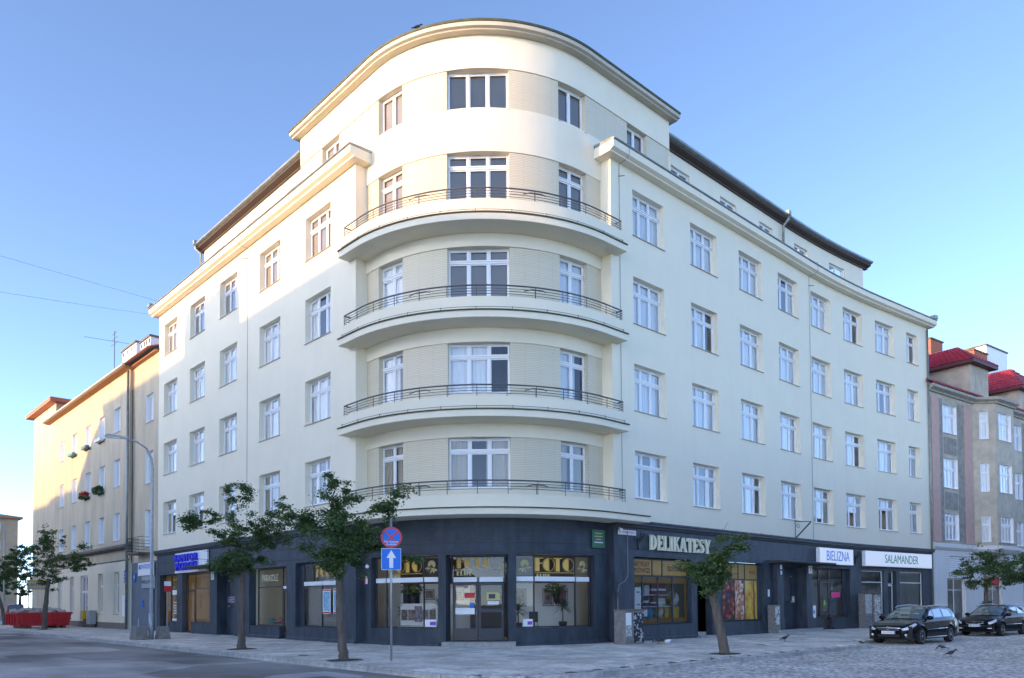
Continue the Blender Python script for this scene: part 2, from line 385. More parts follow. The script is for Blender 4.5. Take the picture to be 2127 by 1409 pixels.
mbp.build('corner_wall', M_WALL, B)
# set-back attic storey
AD = 0.95
aL = [(-15.15, -13.75), (-19.8, -18.4), (-24.0, -22.6)]; aR = [(12.95, 14.45), (17.1, 18.6), (20.9, 22.3), (24.7, 26.2), (28.6, 30.3)]
mb = wall(PL, -25.6, -12.9, 19.9, 22.55, [(a, b, 20.5, 21.92, .2) for a, b in aL], depth=AD); mb.quad((AD, 25.6, 19.9), (6, 25.6, 19.9), (6, 25.6, 22.55), (AD, 25.6, 22.55)); mb.build('attic_wall', M_WALL, B)
mb = wall(PR, 12.1, 32.4, 19.9, 22.55, [(a, b, 20.5, 21.92, .2) for a, b in aR], depth=AD, step=1.1); mb.quad((*PR(32.4, AD), 19.9), (*PR(32.4, 6), 19.9), (*PR(32.4, 6), 22.55), (*PR(32.4, AD), 22.55)); mb.build('attic_wall', M_WALL, B)
for P_, R_, lst in ((PL, RL, aL), (PR, RR, aR)):
    for a, b in lst: put_window(B, FRM(P_, R_, (a+b)/2, AD, 20.5), b-a, 1.42, 2, None, curt='none', dep=.12, sill=False)
# windows of the straight facades
cs = ['full', 'full', 'wide', 'full', 'half', 'sides', 'full', 'wide']
rnd = random.Random(3)
for ci, (a, b) in enumerate(LC):
    for f in range(4):
        c = rnd.choice(['beige', 'sides', 'half', 'beige']) if f == 0 else ('blind' if f == 3 and ci < 5 else rnd.choice(cs))
        put_window(B, FRM(PL, RL, -(a+b)/2, 0, ZB[f]), b-a, ZT[f]-ZB[f], 3, .70, curt=c)
for ci, (a, b) in enumerate(RC):
    for f in range(4):
        c = rnd.choice(['beige', 'sides', 'half', 'sides']) if f == 0 else rnd.choice(cs)
        put_window(B, FRM(PR, RR, (a+b)/2, 0, ZB[f]), b-a, ZT[f]-ZB[f], 3 if ci < 7 else 2, .70, curt=c)
# windows of the rounded corner
for f, k, (sa, sb, z0, z1, d) in TW:
    sm = (sa+sb)/2; p, q = Vector(PT(sa, .04)), Vector(PT(sb, .04)); w = (q-p).length; mid = (p+q)/2
    Mx = Matrix.Translation((mid.x, mid.y, z0)) @ Matrix.Rotation(RT(sm), 4, 'Z')
    c = 'blind' if f in (3, 4) else ('beige' if f == 0 else rnd.choice(['full', 'wide', 'half']))
    if f == 2 and k == 1: c = 'blind'
    o = put_window(B, Mx, w, z1-z0, 3 if k == 1 else 2, None if f == 4 else .74, curt=c, dep=.16 if k == 1 else .2)
    if k == 1 and f < 4:      # white foot of the balcony door under the middle light
        m_ = MB(); m_.box(-w/6+.03, w/6-.03, -.03, .16, -.95, -.045); m_.build('door_foot', M_PVC, None).parent = o
# main cornice: soffit block, fascia, metal capping; it returns round the ends of the two facades
def cornice(P, ss, name):
    m = sweep(P, ss, [(.6, ZC), (-.34, ZC), (-.36, ZC+.05), (-.52, ZC+.12), (-.52, ZC+.40), (.6, ZC+.40)]); o = m.build(name, M_WALL, B)
    t = sweep(P, ss, [(.6, ZC+.404), (-.54, ZC+.404), (-.58, ZC+.43), (-.58, ZC+.47), (-.5, ZC+.50), (.6, ZC+.56)]); t.build('metal_capping', M_ZINC, B)
cornice(PL, [-VE-.35, -LE+.42], 'cornice'); cornice(PR, brk(RE-.42, UE+.35, (), 1.1), 'cornice')
for P_, s_ in ((PL, -VE-.15), (PR, UE+.15)):      # small end boxes of the gutters
    m = MB(); m.box(-.2, .2, -.62, -.1, ZC+.5, ZC+.72, X=FRM(P_, RL if P_ is PL else RR, s_)); m.build('gutter_box', M_ZINC, B)
# eaves of the corner tower, with a thin dark roof edge
ssT = brk(sTL(13.2), sTR(12.45), (-TA, TA), ST)
sweep(PT, ssT, [(1.0, 23.40), (-.30, 23.40), (-.32, 23.44), (-.44, 23.47), (-.44, 23.62), (1.0, 23.62)]).build('tower_eave', M_TRIM, B)
sweep(PT, ssT, [(1.0, 23.624), (-.47, 23.624), (-.49, 23.70), (1.0, 23.78)]).build('roof_edge', M_RIM, B)
m = MB(); pts = [PT(s, 1.0) for s in ssT]; pts += [(9, 6), (6, 9)]
m.prism(pts, 23.3, 23.75); m.build('roof', M_DARKMETAL, B)
# eaves of the attic: brown boards, gutter, low roof
def attic_eave(P, ss, bend):
    sweep(P, ss, [(AD+.1, 22.50), (AD-.10, 22.50), (AD-.10, 22.56), (AD-.34, 22.66), (AD-.34, 22.84), (AD+.1, 22.84)]).build('eave_boards', M_WOOD, B)
    sweep(P, ss, [(AD-.50, 22.80), (AD-.345, 22.75), (AD-.345, 22.90), (AD-.50, 22.90)]).build('gutter', M_ZINC, B)
    sweep(P, ss, [(AD-.40, 22.905), (5, 23.7), (5, 23.75), (AD-.40, 22.96)]).build('roof', M_DARKMETAL, B)
attic_eave(PL, [-25.95, -13.0], 0); attic_eave(PR, brk(12.25, 32.75, (), 1.1), 1)
def pipe(path, r, name='downpipe', m=M_ZINC, parent=B, n=10): b = MB(); b.tube(path, r, n); return b.build(name, m, parent, smooth=True)
pipe([(.5, 25.8, 22.85), (.5, 25.8, 22.6), (.78, 25.7, 22.35), (.85, 25.7, 20.1)], .07); pipe([(*PR(23.2, .48), 22.85), (*PR(23.2, .48), 22.6), (*PR(23.2, .78), 22.35), (*PR(23.2, .84), 20.1)], .07)
for q in ((.5, 25.8), PR(23.2, .48)):
    m = MB(); m.box(q[0]-.13, q[0]+.13, q[1]-.11, q[1]+.11, 22.82, 23.06); m.build('rain_hopper', M_ZINC, B)
for uu in (33.2, 36.9):
    m = MB(); m.box(-.4, .4, 1.0, 1.6, 20.0, 20.62, X=FRM(PR, RR, uu)); m.box(-.47, .47, .92, 1.68, 20.62, 20.68, X=FRM(PR, RR, uu)); m.build('roof_vent', M_ZINC, B)
# expansion joints / lightning conductors down the facades, with little brackets
for P_, s_, z1 in ((PL, -17.49, 19.6), (PR, 24.43, 19.6), (PR, 7.95, 19.6)):
    m = MB(); m.tube([(*P_(s_, -.02), 5.0), (*P_(s_, -.02), z1)], .008, 5)
    m.tube([(*P_(s_, -.02), z1), (*P_(s_, -.35), z1+.02), (*P_(s_, -.56), z1+.15), (*P_(s_, -.56), z1+.6), (*P_(s_, .3), z1+1.0)], .008, 5)
    m.tube([(*P_(s_, 0), 19.1), (*P_(s_, -.3), 19.0)], .018, 5); m.build('lightning_conductor', M_DARKMETAL, B)
# balconies
def balcony(zs, zp, zr, rs, rp, send, sendp, moss):
    """zs soffit, zp parapet top, zr rail top; rs / rp = how far slab and parapet stand out from the corner wall"""
    e0, e1 = sTL(send), sTR(send); q0, q1 = sTL(sendp), sTR(sendp)
    ss = brk(e0, e1, (-TA, TA), ST); sp = brk(q0, q1, (-TA, TA), ST); th = .27 if not moss else .25
    b = sweep(PT, ss, [(.1, zs-.01), (-rs, zs+.01), (-rs-.012, zs+.025), (-rs-.012, zs+th), (.1, zs+th)])
    sweep(PT, sp, rect(-rp, -rp+.13, zs+th+.002, zp), mb=b); bal = b.build('balcony', M_WALL, B)
    for P_ in (q0, q1):    # end walls of the parapet, back to the facade
        m = MB(); sg = 1 if P_ < 0 else -1
        x, y = PT(P_, 0); fx = FRM(PT, RT, P_); m.box(-.002 if sg > 0 else -.13, .13 if sg > 0 else .002, -rp+.131, -.45, zs+th+.004, zp-.003, X=fx); m.build('parapet_end', M_WALL, bal)
    sweep(PT, ss, [(-rs+.25, zs+th+.003), (-rs-.06, zs+th-.012), (-rs-.07, zs+th+.03), (-rs+.25, zs+th+.06)]).build('drip_edge', M_MOSS if moss else M_RIM, bal)
    rr = rp-.05
    for i, (z, r) in enumerate(((zr, .030), (zr-.115, .0125), (zr-.215, .0125), (zr-.315, .0125))):
        m = MB(); path = [(*PT(q0, -.05 if i else -.45), z)] if 0 else []
        path = [(*PT(q0+.03, -.52), z)]+[(*PT(s, -rr), z) for s in brk(q0+.03, q1-.03, (-TA, TA), ST*1.5)]+[(*PT(q1-.03, -.52), z)]
        m.tube(path, r, 8 if not i else 5); m.build('rail', M_RAIL, bal, smooth=True)
    n = 13
    for i in range(n):
        s = q0+.03+(q1-q0-.06)*i/(n-1); m = MB(); m.tube([(*PT(s, -rr), zp-.02), (*PT(s, -rr), zr-.01)], .015, 6); m.build('post', M_RAIL, bal)
    if not moss:
        m = MB(); m.tube([(*PT(s, -rs+.02), zs+th+.13) for s in brk(e0+.2, e1-.2, (-TA, TA), ST*2)], .010, 5); m.build('snow_rod', M_RAIL, bal)
        for i in range(11):
            s = e0+.25+(e1-e0-.5)*i/10; m = MB(); m.tube([(*PT(s, -rs+.02), zs+th+.02), (*PT(s, -rs+.02), zs+th+.15), (*PT(s, -rs+.07), zs+th+.165)], .012, 5); m.build('rod_hook', M_RAIL, bal)
    for a in (206.5, 243.5):     # folded lamp / clothes-line arms on the rail
        s = sA(a); m = MB(); z = (zr+zp)/2+.05
        m.tube([(*PT(s-.38, -rr-.05), z-.03), (*PT(s-.12, -rr-.05), z+.05), (*PT(s+.25, -rr-.05), z+.05), (*PT(s+.38, -rr-.05), z)], .02, 6); m.tube([(*PT(s, -rr-.04), zp), (*PT(s, -rr-.04), z+.08)], .018, 6)
        m.build('rail_arm', M_RAIL, bal)
    return bal
for zs, zp, zr in ((15.71, 16.60, 17.02), (12.08, 12.93, 13.36), (8.42, 9.22, 9.65)): balcony(zs, zp, zr, 1.02, .85, 7.78, 7.72, False)
balcony(4.80, 5.60, 6.11, 1.30, .85, 8.70, 7.80, True)
# rooms behind the windows: floors and inner walls, so that the windows look into dark rooms
m = MB()
for z in (4.78, 8.35, 12.0, 15.65, 19.4):
    m.prism([(.45, VE-.1), (.45, 8.2), (1.4, 5.2), (3.3, 2.9), (5.2, 1.4), (8.2, .45), (22, .45), (26, .3), (32, -.1), (UE-.1, -.8), (UE-.1, 5), (5, 5), (5, VE-.1)][::-1], z, z+.14)
m.build('floor_slab', M_ROOM, B)
m = MB(); m.box(4.4, 4.5, 5, VE, 4.9, 23.2); m.box(5, UE, 4.4, 4.5, 4.9, 23.2)
for v in (12.7, 17.5, 22.0, 26.2): m.box(.34, 4.4, v-.06, v+.06, 4.9, 19.4)
for u in (12.0, 16.2, 20.2, 23.9, 27.5, 31.2, 34.9): m.box(u-.06, u+.06, vR(u)+.34, 4.4, 4.9, 19.4)
m.box(.6, 4.4, 7.9, 8.0, 4.9, 23.2); m.box(7.9, 8.0, .6, 4.4, 4.9, 23.2); m.box(-3.6, 3.6, 0, .12, 4.9, 23.2, X=Matrix.Translation((4.9, 4.9, 0)) @ Matrix.Rotation(-PI/4, 4, 'Z')); m.build('inner_wall', M_ROOM, B)
# ------------------------------------------------------------------ ground floor of the corner building
GZ = -0.15
M_OCHRE = mat('ochre_film', (0.42, 0.235, 0.045), 0.45, var=0.12, vscale=3); M_MAROON = mat('maroon_lettering', (0.11, 0.012, 0.02), 0.5)
M_GOLD = mat('gold_lettering', (0.72, 0.42, 0.07), 0.4); M_PALEGOLD = mat('pale_gold_lettering', (0.62, 0.52, 0.22), 0.5)
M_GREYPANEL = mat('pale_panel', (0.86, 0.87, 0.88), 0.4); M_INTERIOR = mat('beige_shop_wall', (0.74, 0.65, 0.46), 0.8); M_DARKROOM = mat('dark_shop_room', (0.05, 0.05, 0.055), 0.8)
M_STEP = mat('granite_step', (0.40, 0.40, 0.38), 0.8, var=0.35, vscale=9, bump=0.3, bscale=40)
opsG = [(-29.9, -27.05, GZ, 3.44, .38), (-26.2, -22.15, GZ, 3.40, .38), (-21.2, -18.95, GZ, 3.40, .55), (-17.2, -13.28, GZ, 3.36, .34), (-12.4, -8.6, .57, 3.45, .34)]
wall(PL, -VE-.1, -LE, GZ, 4.75, opsG).build('ground_floor_wall', M_BLACK, B)
opsH = [(8.68, 12.76, .66, 3.48, .30), (13.2, 14.4, GZ, 3.40, .8), (15.15, 19.1, .66, 3.5, .30), (20.63, 23.11, .15, 3.40, .45), (24.0, 28.54, GZ, 3.45, .32), (29.85, 32.4, .80, 3.43, .25), (32.86, 33.86, GZ, 3.43, .4), (34.27, 37.15, .80, 3.43, .25)]
mb = wall(PR, RE, UE, GZ, 4.75, opsH, step=1.1); mb.build('ground_floor_wall', M_BLACK, B)
m = MB(); m.quad((0, LE, GZ), (TD+.1, LE, GZ), (TD+.1, LE, 4.9), (0, LE, 4.9)); m.build('pier_return', M_BLACK, B); m = MB(); m.quad((RE, 0, GZ), (RE, TD+.1, GZ), (RE, TD+.1, 4.9), (RE, 0, 4.9)); m.build('pier_return', M_BLACK, B)
GD = -.2
opsT = [(sA(178.6), sA(210.4), .65, 3.44, .30), (sA(213.2), sA(235.1), .19, 3.42, .55), (sA(237.7), sA(270.6), .65, 3.44, .30)]
wall(PT, sl0, sl1, GZ, 4.82, opsT, depth=GD, step=ST).build('shopfront_wall', M_BLACK, B)
for z in (3.52, 3.88, 4.40): sweep(PT, brk(sl0, sl1, (-TA, TA), ST), rect(GD-.025, GD+.01, z, z+.05)).build('string_course', M_BLACKTRIM, B)
for z in (3.62, 4.12): sweep(PL, [-VE-.05, -LE-.02], rect(-.022, .01, z, z+.05)).build('string_course', M_BLACKTRIM, B)
for P_, ss in ((PL, [-VE-.3, -LE-.004]), (PR, brk(RE+.004, UE+.1, (), 1.1))):
    sweep(P_, ss, [(.1, 4.66), (-.07, 4.66), (-.10, 4.74), (-.17, 4.78), (-.17, 4.86), (-.21, 4.88), (-.21, 4.95), (.1, 4.99)]).build('shop_cornice', M_BLACKTRIM, B)
# plinth courses
for P_, a, b, d in ((PL, -17.25, -13.9, 0), (PL, -13.26, -LE-.01, 0), (PR, RE+.01, 13.18, 0), (PR, 14.42, 19.98, 0), (PR, 23.8, 25.4, 0), (PR, 26.55, 29.9, 0)):
    sweep(P_, brk(a, b, (), 1.1), [(d+.02, GZ), (d-.055, GZ), (d-.055, .10), (d-.02, .15), (d+.02, .15)]).build('plinth', M_BLACK, B)
for a, b in ((sl0, sA(211)), (sA(237.4), sl1)): sweep(PT, brk(a, b, (-TA, TA), ST), [(GD+.02, GZ), (GD-.07, GZ), (GD-.07, .08), (GD-.03, .13), (GD+.02, .13)]).build('plinth', M_BLACK, B)
m = MB(); m.prism([(.80, 2.72), (2.62, .66), (3.25, 1.35), (1.45, 3.40)][::-1], GZ, .17); m.build('entrance_step', M_STEP, B, bevel=.012)
m = MB(); m.prism([(13.1, -.28), (14.5, -.28), (14.5, .8), (13.1, .8)], GZ, .08); m.prism([(13.22, -.05), (13.8, -.05), (13.8, .8), (13.22, .8)], .08, .24); m.build('entrance_step', M_STEP, B, bevel=.012)
m = MB(); m.prism([(19.75, -.55), (24.3, -.55), (24.3, .4), (19.75, .4)], GZ, .15); m.build('entrance_step', M_STEP, B, bevel=.012)
for a, b in ((20.0, 20.62), (23.12, 23.78)):
    m = MB(); m.box(a, b, -.24, .3, .15, 3.57); m.box(a-.03, b+.03, -.27, .3, .15, .75); m.build('door_pilaster', M_BLACK, B, bevel=.01)
def canopy(P, a, b, z):
    sweep(P, [a, b], [(.05, z), (-.95, z+.02), (-.98, z+.05), (-.98, z+.10), (-.6, z+.12), (.05, z+.14)]).build('door_canopy', M_BLACKTRIM, B)
    sweep(P, [a-.02, b+.02], [(.05, z+.144), (-1.0, z+.104), (-1.01, z+.115), (.05, z+.16)]).build('canopy_sheet', M_ZINC, B)
canopy(PR, 19.56, 25.05, 3.54); canopy(PL, -23.45, -17.95, 3.58)

def pane_quad(P, a, b, z0, z1, d, mt, parent, name='pane'):
    m = MB(); p, q = P(a, d), P(b, d); m.quad((*p, z0), (*q, z0), (*q, z1), (*p, z1), [(0, 0), (1, 0), (1, 1), (0, 1)]); return m.build(name, mt, parent)
def bar(m, P, s, d, z0, z1, w=.05, t=.06):
    (x0, y0), (x1, y1) = P(s-.02, d), P(s+.02, d); a = math.atan2(y1-y0, x1-x0); x, y = P(s, d)
    m.box(-w/2, w/2, -t/2, t/2, z0, z1, X=Matrix.Translation((x, y, 0)) @ Matrix.Rotation(a, 4, 'Z'))
def hbar(m, P, a, b, d, z, h=.05, t=.06):
    p, q = Vector(P(a, d)), Vector(P(b, d)); L = (q-p).length; an = math.atan2(q.y-p.y, q.x-p.x)
    m.box(0, L, -t/2, t/2, z-h/2, z+h/2, X=Matrix.Translation((p.x, p.y, 0)) @ Matrix.Rotation(an, 4, 'Z'))
def shop_window(P, sp, zl, d, fm, up=None, name='shop_window', band=None, w=.05):
    """sp: mullion positions below, up: above; zl: (sill, top) or (sill, transom, top); band: pale panel zone"""
    m = MB(); up = up or sp; z0, z1 = zl[0], zl[-1]; zt = zl[1] if len(zl) == 3 else None
    for s in sp: bar(m, P, s, d, z0, (zt if zt else z1), w)
    if zt:
        for s in up: bar(m, P, s, d, zt, z1, w, .058)
    for lst, zz in ((sp, [z0+.025]+([zt] if zt else [])), (up, [z1-.025])):
        for a, b in zip(lst, lst[1:]):
            for z in zz: hbar(m, P, a, b, d, z, .05, .056)
    o = m.build(name, fm, B)
    if band:
        for a, b in zip(sp, sp[1:]):
            g = MB(); hbar(g, P, a+.03, b-.03, d-.012, (band[0]+band[1])/2, band[1]-band[0], .07); g.build('pale_panel', M_GREYPANEL, o)
    for lst, za, zb in ((sp, z0, band[0] if band else (zt or z1)), (up, band[1] if band else zt, z1)):
        if za is None: continue
        for a, b in zip(lst, lst[1:]): pane_quad(P, a+.02, b-.02, za+.03, zb-.02, d, SHOPGLASS, o)
    return o
# --- photo shop in the rounded corner
TG = -.02
swL = shop_window(PT, [sA(a) for a in (179.9, 186.4, 204.1, 210.2)], (.66, 2.52, 3.42), TG, M_DARKFRAME, band=(2.42, 2.60))
swR = shop_window(PT, [sA(a) for a in (237.9, 244.7, 262.0, 269.2)], (.66, 2.52, 3.42), TG, M_DARKFRAME, band=(2.42, 2.60))
swD = shop_window(PT, [sA(214.0), sA(234.4)], (2.40, 2.52, 3.40), .32, M_DARKFRAME)
dl, dr, dm = sA(214.2), sA(234.2), sA(224.2)
m = MB()
for a, b in ((dl, dm), (dm, dr)):
    g = MB(); hbar(g, PT, a+.05, b-.05, .30, 2.5, .18, .06); g.build('pale_panel', M_GREYPANEL, swD)
def glazed_door(P, a, b, z0, z1, d, fm, solid, name='shop_door', kick=.45):
    m = MB(); 
    for s in (a+.045, b-.045): bar(m, P, s, d, z0, z1, .09, .05)
    hbar(m, P, a+.09, b-.09, d, z1-.05, .10, .048); hbar(m, P, a+.09, b-.09, d, z0+kick/2, kick, .046)
    if solid: hbar(m, P, a+.09, b-.09, d, solid, .14, .046)
    o = m.build(name, fm, B); pane_quad(P, a+.09, b-.09, z0+kick, z1-.1, d, SHOPGLASS, o)
    h = MB(); x = P(b-.06, d-.06); h.tube([(*x, z0+.95), (*x, z0+1.1)], .014, 6); h.build('handle', M_ZINC, o); return o
d1 = glazed_door(PT, dl+.02, dm-.015, .2, 2.38, .30, M_DARKFRAME, 1.32); d2 = glazed_door(PT, dm+.015, dr-.02, .2, 2.38, .30, M_DARKFRAME, 1.32)
g = MB(); hbar(g, PT, dl+.13, dm-.14, .26, 1.30, .24, .02); g.build('letter_plate', M_GREYPANEL, d1)
M_RED = mat('red_print', (0.62, 0.02, 0.03), 0.5); M_BLUE = mat('blue_print', (0.02, 0.16, 0.62), 0.5); M_VIOLET = mat('violet_print', (0.25, 0.08, 0.5), 0.5)
M_PAPER = mat('paper', (0.85, 0.86, 0.87), 0.7)
for s0, s1, z0, z1, mt_, pr in ((dl+.5, dl+.92, 1.80, 2.0, M_RED, d1), (dm-.34, dm-.16, 1.45, 1.62, M_BLUE, d1), (dm+.33, dm+.85, 1.72, 2.0, M_PALEGOLD, d2), (dm+.38, dm+.82, 1.55, 1.67, M_PAPER, d2)):
    g = MB(); hbar(g, PT, s0, s1, .275, (z0+z1)/2, z1-z0, .006); g.build('sticker', mt_, pr)
g = MB(); hbar(g, PT, dm+.42, dm+.68, .27, 1.86, .17, .004); g.build('sticker', M_DARKFRAME, d2)
# art-deco lettering on the glass
def disc(m, cx, cy, ro, ri, a0=0, a1=2*PI, n=28):
    for i in range(n):
        t0, t1 = a0+(a1-a0)*i/n, a0+(a1-a0)*(i+1)/n
        m.quad((cx+ri*math.cos(t0), 0, cy+ri*math.sin(t0)), (cx+ri*math.cos(t1), 0, cy+ri*math.sin(t1)), (cx+ro*math.cos(t1), 0, cy+ro*math.sin(t1)), (cx+ro*math.cos(t0), 0, cy+ro*math.sin(t0)))
def rc_(m, x0, x1, z0, z1): m.quad((x0, 0, z0), (x1, 0, z0), (x1, 0, z1), (x0, 0, z1))
def deco(txt, h):
    m = MB(); x = 0
    for ch in txt:
        if ch in 'FTELI':
            rc_(m, x, x+.035*h, 0, h)
            if ch == 'T': rc_(m, x-.12*h, x+.62*h, .93*h, h); rc_(m, x+.1*h, x+.42*h, 0, .93*h); x += .68*h
            elif ch == 'F': rc_(m, x+.06*h, x+.40*h, 0, h); rc_(m, x+.40*h, x+.72*h, .93*h, h); rc_(m, x+.40*h, x+.6*h, .56*h, .63*h); x += .70*h
            elif ch == 'E': rc_(m, x+.06*h, x+.40*h, 0, h); [rc_(m, x+.40*h, x+.7*h, z*h, (z+.1)*h) for z in (0, .5, .9)]; x += .82*h
            elif ch == 'L': rc_(m, x+.06*h, x+.40*h, 0, h); rc_(m, x+.40*h, x+.7*h, 0, .1*h); x += .78*h
            elif ch == 'I': rc_(m, x+.06*h, x+.40*h, 0, h); x += .5*h
        else:
            r = h/2; c = x+r*.92; disc(m, c, r, r, r*.93)
            n = 18     # filled left lens of the O
            for i in range(n):
                t0, t1 = PI/2+PI*i/n, PI/2+PI*(i+1)/n
                X0, X1 = min(0.0, .88*r*math.cos(t0)), min(0.0, .88*r*math.cos(t1))
                m.quad((c+X0, 0, r+.88*r*math.sin(t0)), (c, 0, r+.88*r*math.sin(t0)), (c, 0, r+.88*r*math.sin(t1)), (c+X1, 0, r+.88*r*math.sin(t1)))
            rc_(m, c+.02*h, c+.055*h, .07*h, .93*h); x += .98*h
    return m, x
def bee(m):      # the engraved flower-and-leaf emblem beside the lettering
    for k in range(5): disc(m, 0, .16, .155-.03*k, .135-.03*k, -.3*PI, 1.2*PI, 14)
    for a in (-2.5, -2.1, -1.7, -1.2, -.7, 3.4):
        x, z = .24*math.cos(a), .05+.2*math.sin(a); m.add([(0, 0, .03), (x-.03, 0, z), (x*1.3, 0, z*1.2), (x+.03, 0, z+.05)], [(0, 1, 2, 3)])
def on_pane(P, a, b, d, z, mb_, mt_, w, parent, name='lettering', x0=0.0, mirror=False):
    p, q = Vector(P(a, d)), Vector(P(b, d)); an = math.atan2(q.y-p.y, q.x-p.x); L = (q-p).length
    me = mb_.mesh(name, mt_); Mx = Matrix.Translation((*((p+(q-p)*((L-w)/2/L)) if not x0 else p+(q-p)*(x0/L)), z)) @ Matrix.Rotation(an, 4, 'Z')
    if mirror: Mx = Mx @ Matrix.Diagonal((-1, 1, 1, 1))
    return link(name, me, parent, M=Mx)
M_GOLDLIT = mat('gold_lettering_bright', (0.80, 0.50, 0.12), 0.4)
def foto(a, b, parent, d, h, z, x0=0.0, mt_=M_GOLD, P=PT):
    mm, w = deco('FOTO', h); on_pane(P, a, b, d-.012, z, mm, mt_, w, parent, x0=x0)
    rm = MB(); rc_(rm, 0, w, 0, .02); on_pane(P, a, b, d-.012, z-.06, rm, mt_, w, parent, 'rule', x0=x0)
    m2, w2 = deco('ELITE', .17); on_pane(P, a, b, d-.012, z-.27, m2, M_PALEGOLD, w2, parent, x0=x0 or .05)
foto(sA(187), sA(203.6), swL, TG, .50, 2.80); foto(sA(245.3), sA(261.4), swR, TG, .52, 2.80, mt_=M_GOLDLIT); foto(dl, dr, swD, .32, .42, 2.93, .16)
for a, b, pr, mir in ((204.6, 209.8, swL, False), (238.4, 244.2, swR, True), (262.6, 268.8, swR, False)):
    mm = MB(); bee(mm); on_pane(PT, sA(a), sA(b), TG-.012, 2.92, mm, M_PALEGOLD, 0, pr, 'emblem', mirror=mir)
mm = MB(); bee(mm); on_pane(PT, dl, dr, .305, 2.86, mm, M_PALEGOLD, 0, swD, 'emblem', x0=1.92)
for s0, s1, pr in ((sA(204.4), sA(209.0), swL), (sA(240.6), sA(244.2), swR)):      # security-firm stickers low in the glass
    g = MB(); hbar(g, PT, s0, s1, TG-.008, .84, .30, .004); g.build('sticker', M_PAPER, pr); g = MB(); hbar(g, PT, s0+(s1-s0)*.45, s1-.02, TG-.012, .84, .13, .004); g.build('sticker', M_VIOLET, pr)
# the shop room
m = MB(); m.prism([(.75, 7.2), (.85, 5.6), (1.5, 4.0), (2.6, 2.6), (4.0, 1.5), (5.6, .85), (7.3, .75), (7.3, 7.2)][::-1], .05, .2); m.build('shop_floor', M_INTERIOR, B)
m = MB(); m.prism([(.75, 7.2), (.85, 5.6), (1.5, 4.0), (2.6, 2.6), (4.0, 1.5), (5.6, .85), (7.3, .75), (7.3, 7.2)][::-1], 3.50, 3.6); m.build('shop_ceiling', M_SHOPWHITE, B)
m = MB(); m.box(-3.86, 3.86, 0, .1, .2, 2.42, X=Matrix.Translation((4.62, 4.62, 0)) @ Matrix.Rotation(-PI/4, 4, 'Z')); m.build('shop_back_wall', M_SHOPWHITE, B)
m = MB(); m.box(7.2, 7.3, .55, 2.4, .2, 3.6); m.build('shop_side_wall', M_SHOPWHITE, B); m = MB(); m.box(.55, 2.4, 7.15, 7.25, .2, 3.6); m.build('shop_side_wall', M_SHOPWHITE, B)
M_BROWNWALL = mat('brown_wall', (0.10, 0.06, 0.055), 0.7); m = MB(); m.box(-3.86, 3.86, -.02, .1, 2.42, 3.5, X=Matrix.Translation((4.62, 4.62, 0)) @ Matrix.Rotation(-PI/4, 4, 'Z')); m.build('shop_back_wall', M_BROWNWALL, B)
m = MB(); m.box(-.62, .95, -.5, -.4, .2, 2.42, X=Matrix.Translation((4.62, 4.62, 0)) @ Matrix.Rotation(-PI/4, 4, 'Z')); m.build('room_shade_panel', M_DARKROOM, B)  # added dark sheet standing in for the dim room behind the doors
BW = Matrix.Translation((4.62, 4.62, 0)) @ Matrix.Rotation(-PI/4, 4, 'Z')      # back wall frame: x to the right, -y towards the window
M_LAMP = mat('lit_strip_lamp', (0.9, 0.85, 0.7), 0.5, emit=(1.0, 0.78, 0.42), estr=1.2)
for a in (195.5, 253.5):
    g = MB(); hbar(g, PT, sA(a-5), sA(a+5), .55, 2.56, .05, .09); o = g.build('strip_lamp', M_LAMP); tag(o, 'lit warm strip lamp in the photo shop window '+('left' if a < 220 else 'right')+' of the entrance', 'lamp', 'shop window lamps')
# things in the photo shop
def picture(Mx, w, h, label, tone):
    p = place('framed_picture', label, 'picture', (0, 0, 0), group='pictures on the photo shop wall'); p.matrix_world = Mx
    m = MB(); f = .035; m.box(-w/2, w/2, -.03, 0, -h/2, -h/2+f); m.box(-w/2, w/2, -.03, 0, h/2-f, h/2); m.box(-w/2, -w/2+f, -.03, 0, -h/2+f, h/2-f); m.box(w/2-f, w/2, -.03, 0, -h/2+f, h/2-f); m.build('frame', mat('dark_picture_frame', (.09, .09, .095), .4)).parent = p
    m = MB(); m.box(-w/2+f, w/2-f, -.018, -.002, -h/2+f, h/2-f); m.build('mount', M_PAPER).parent = p
    m = MB(); e = .06; m.quad((-w/2+e, -.021, -h/2+e), (w/2-e, -.021, -h/2+e), (w/2-e, -.021, h/2-e), (-w/2+e, -.021, h/2-e)); m.build('print', tone).parent = p
tones = [mat('portrait_print_%s' % n, c, .5, var=.8, vscale=6, col2=c2) for n, c, c2 in (('brown', (.10, .06, .05), (.32, .25, .22)), ('dark', (.04, .035, .04), (.45, .36, .33)), ('red', (.05, .03, .035), (.5, .06, .1)), ('grey', (.12, .10, .10), (.4, .38, .36)))]
for x, z, w, h, lb, t in ((1.45, 1.82, .48, .74, 'dark portrait print in a grey frame, leftmost behind the right window', 1), (2.61, 1.83, .48, .74, 'portrait print in a grey frame, middle one behind the right window', 1), (3.17, 1.83, .48, .74, 'portrait print with red figure in a grey frame beside the hanging plant', 2), (-2.37, 1.97, .42, .44, 'small framed print behind the left-hand photo shop window', 0), (-1.15, 1.95, .42, .44, 'small framed print seen through the left door leaf', 3)):
    picture(BW @ Matrix.Translation((x, -.01, z)), w, h, lb, tones[t])
M_LEAF2 = mat('houseplant_leaf', (0.045, 0.10, 0.03), 0.5, var=.5, vscale=20); M_POT = mat('dark_pot', (.03, .03, .035), .4); M_STEM = mat('cane_stem', (.16, .12, .08), .8)
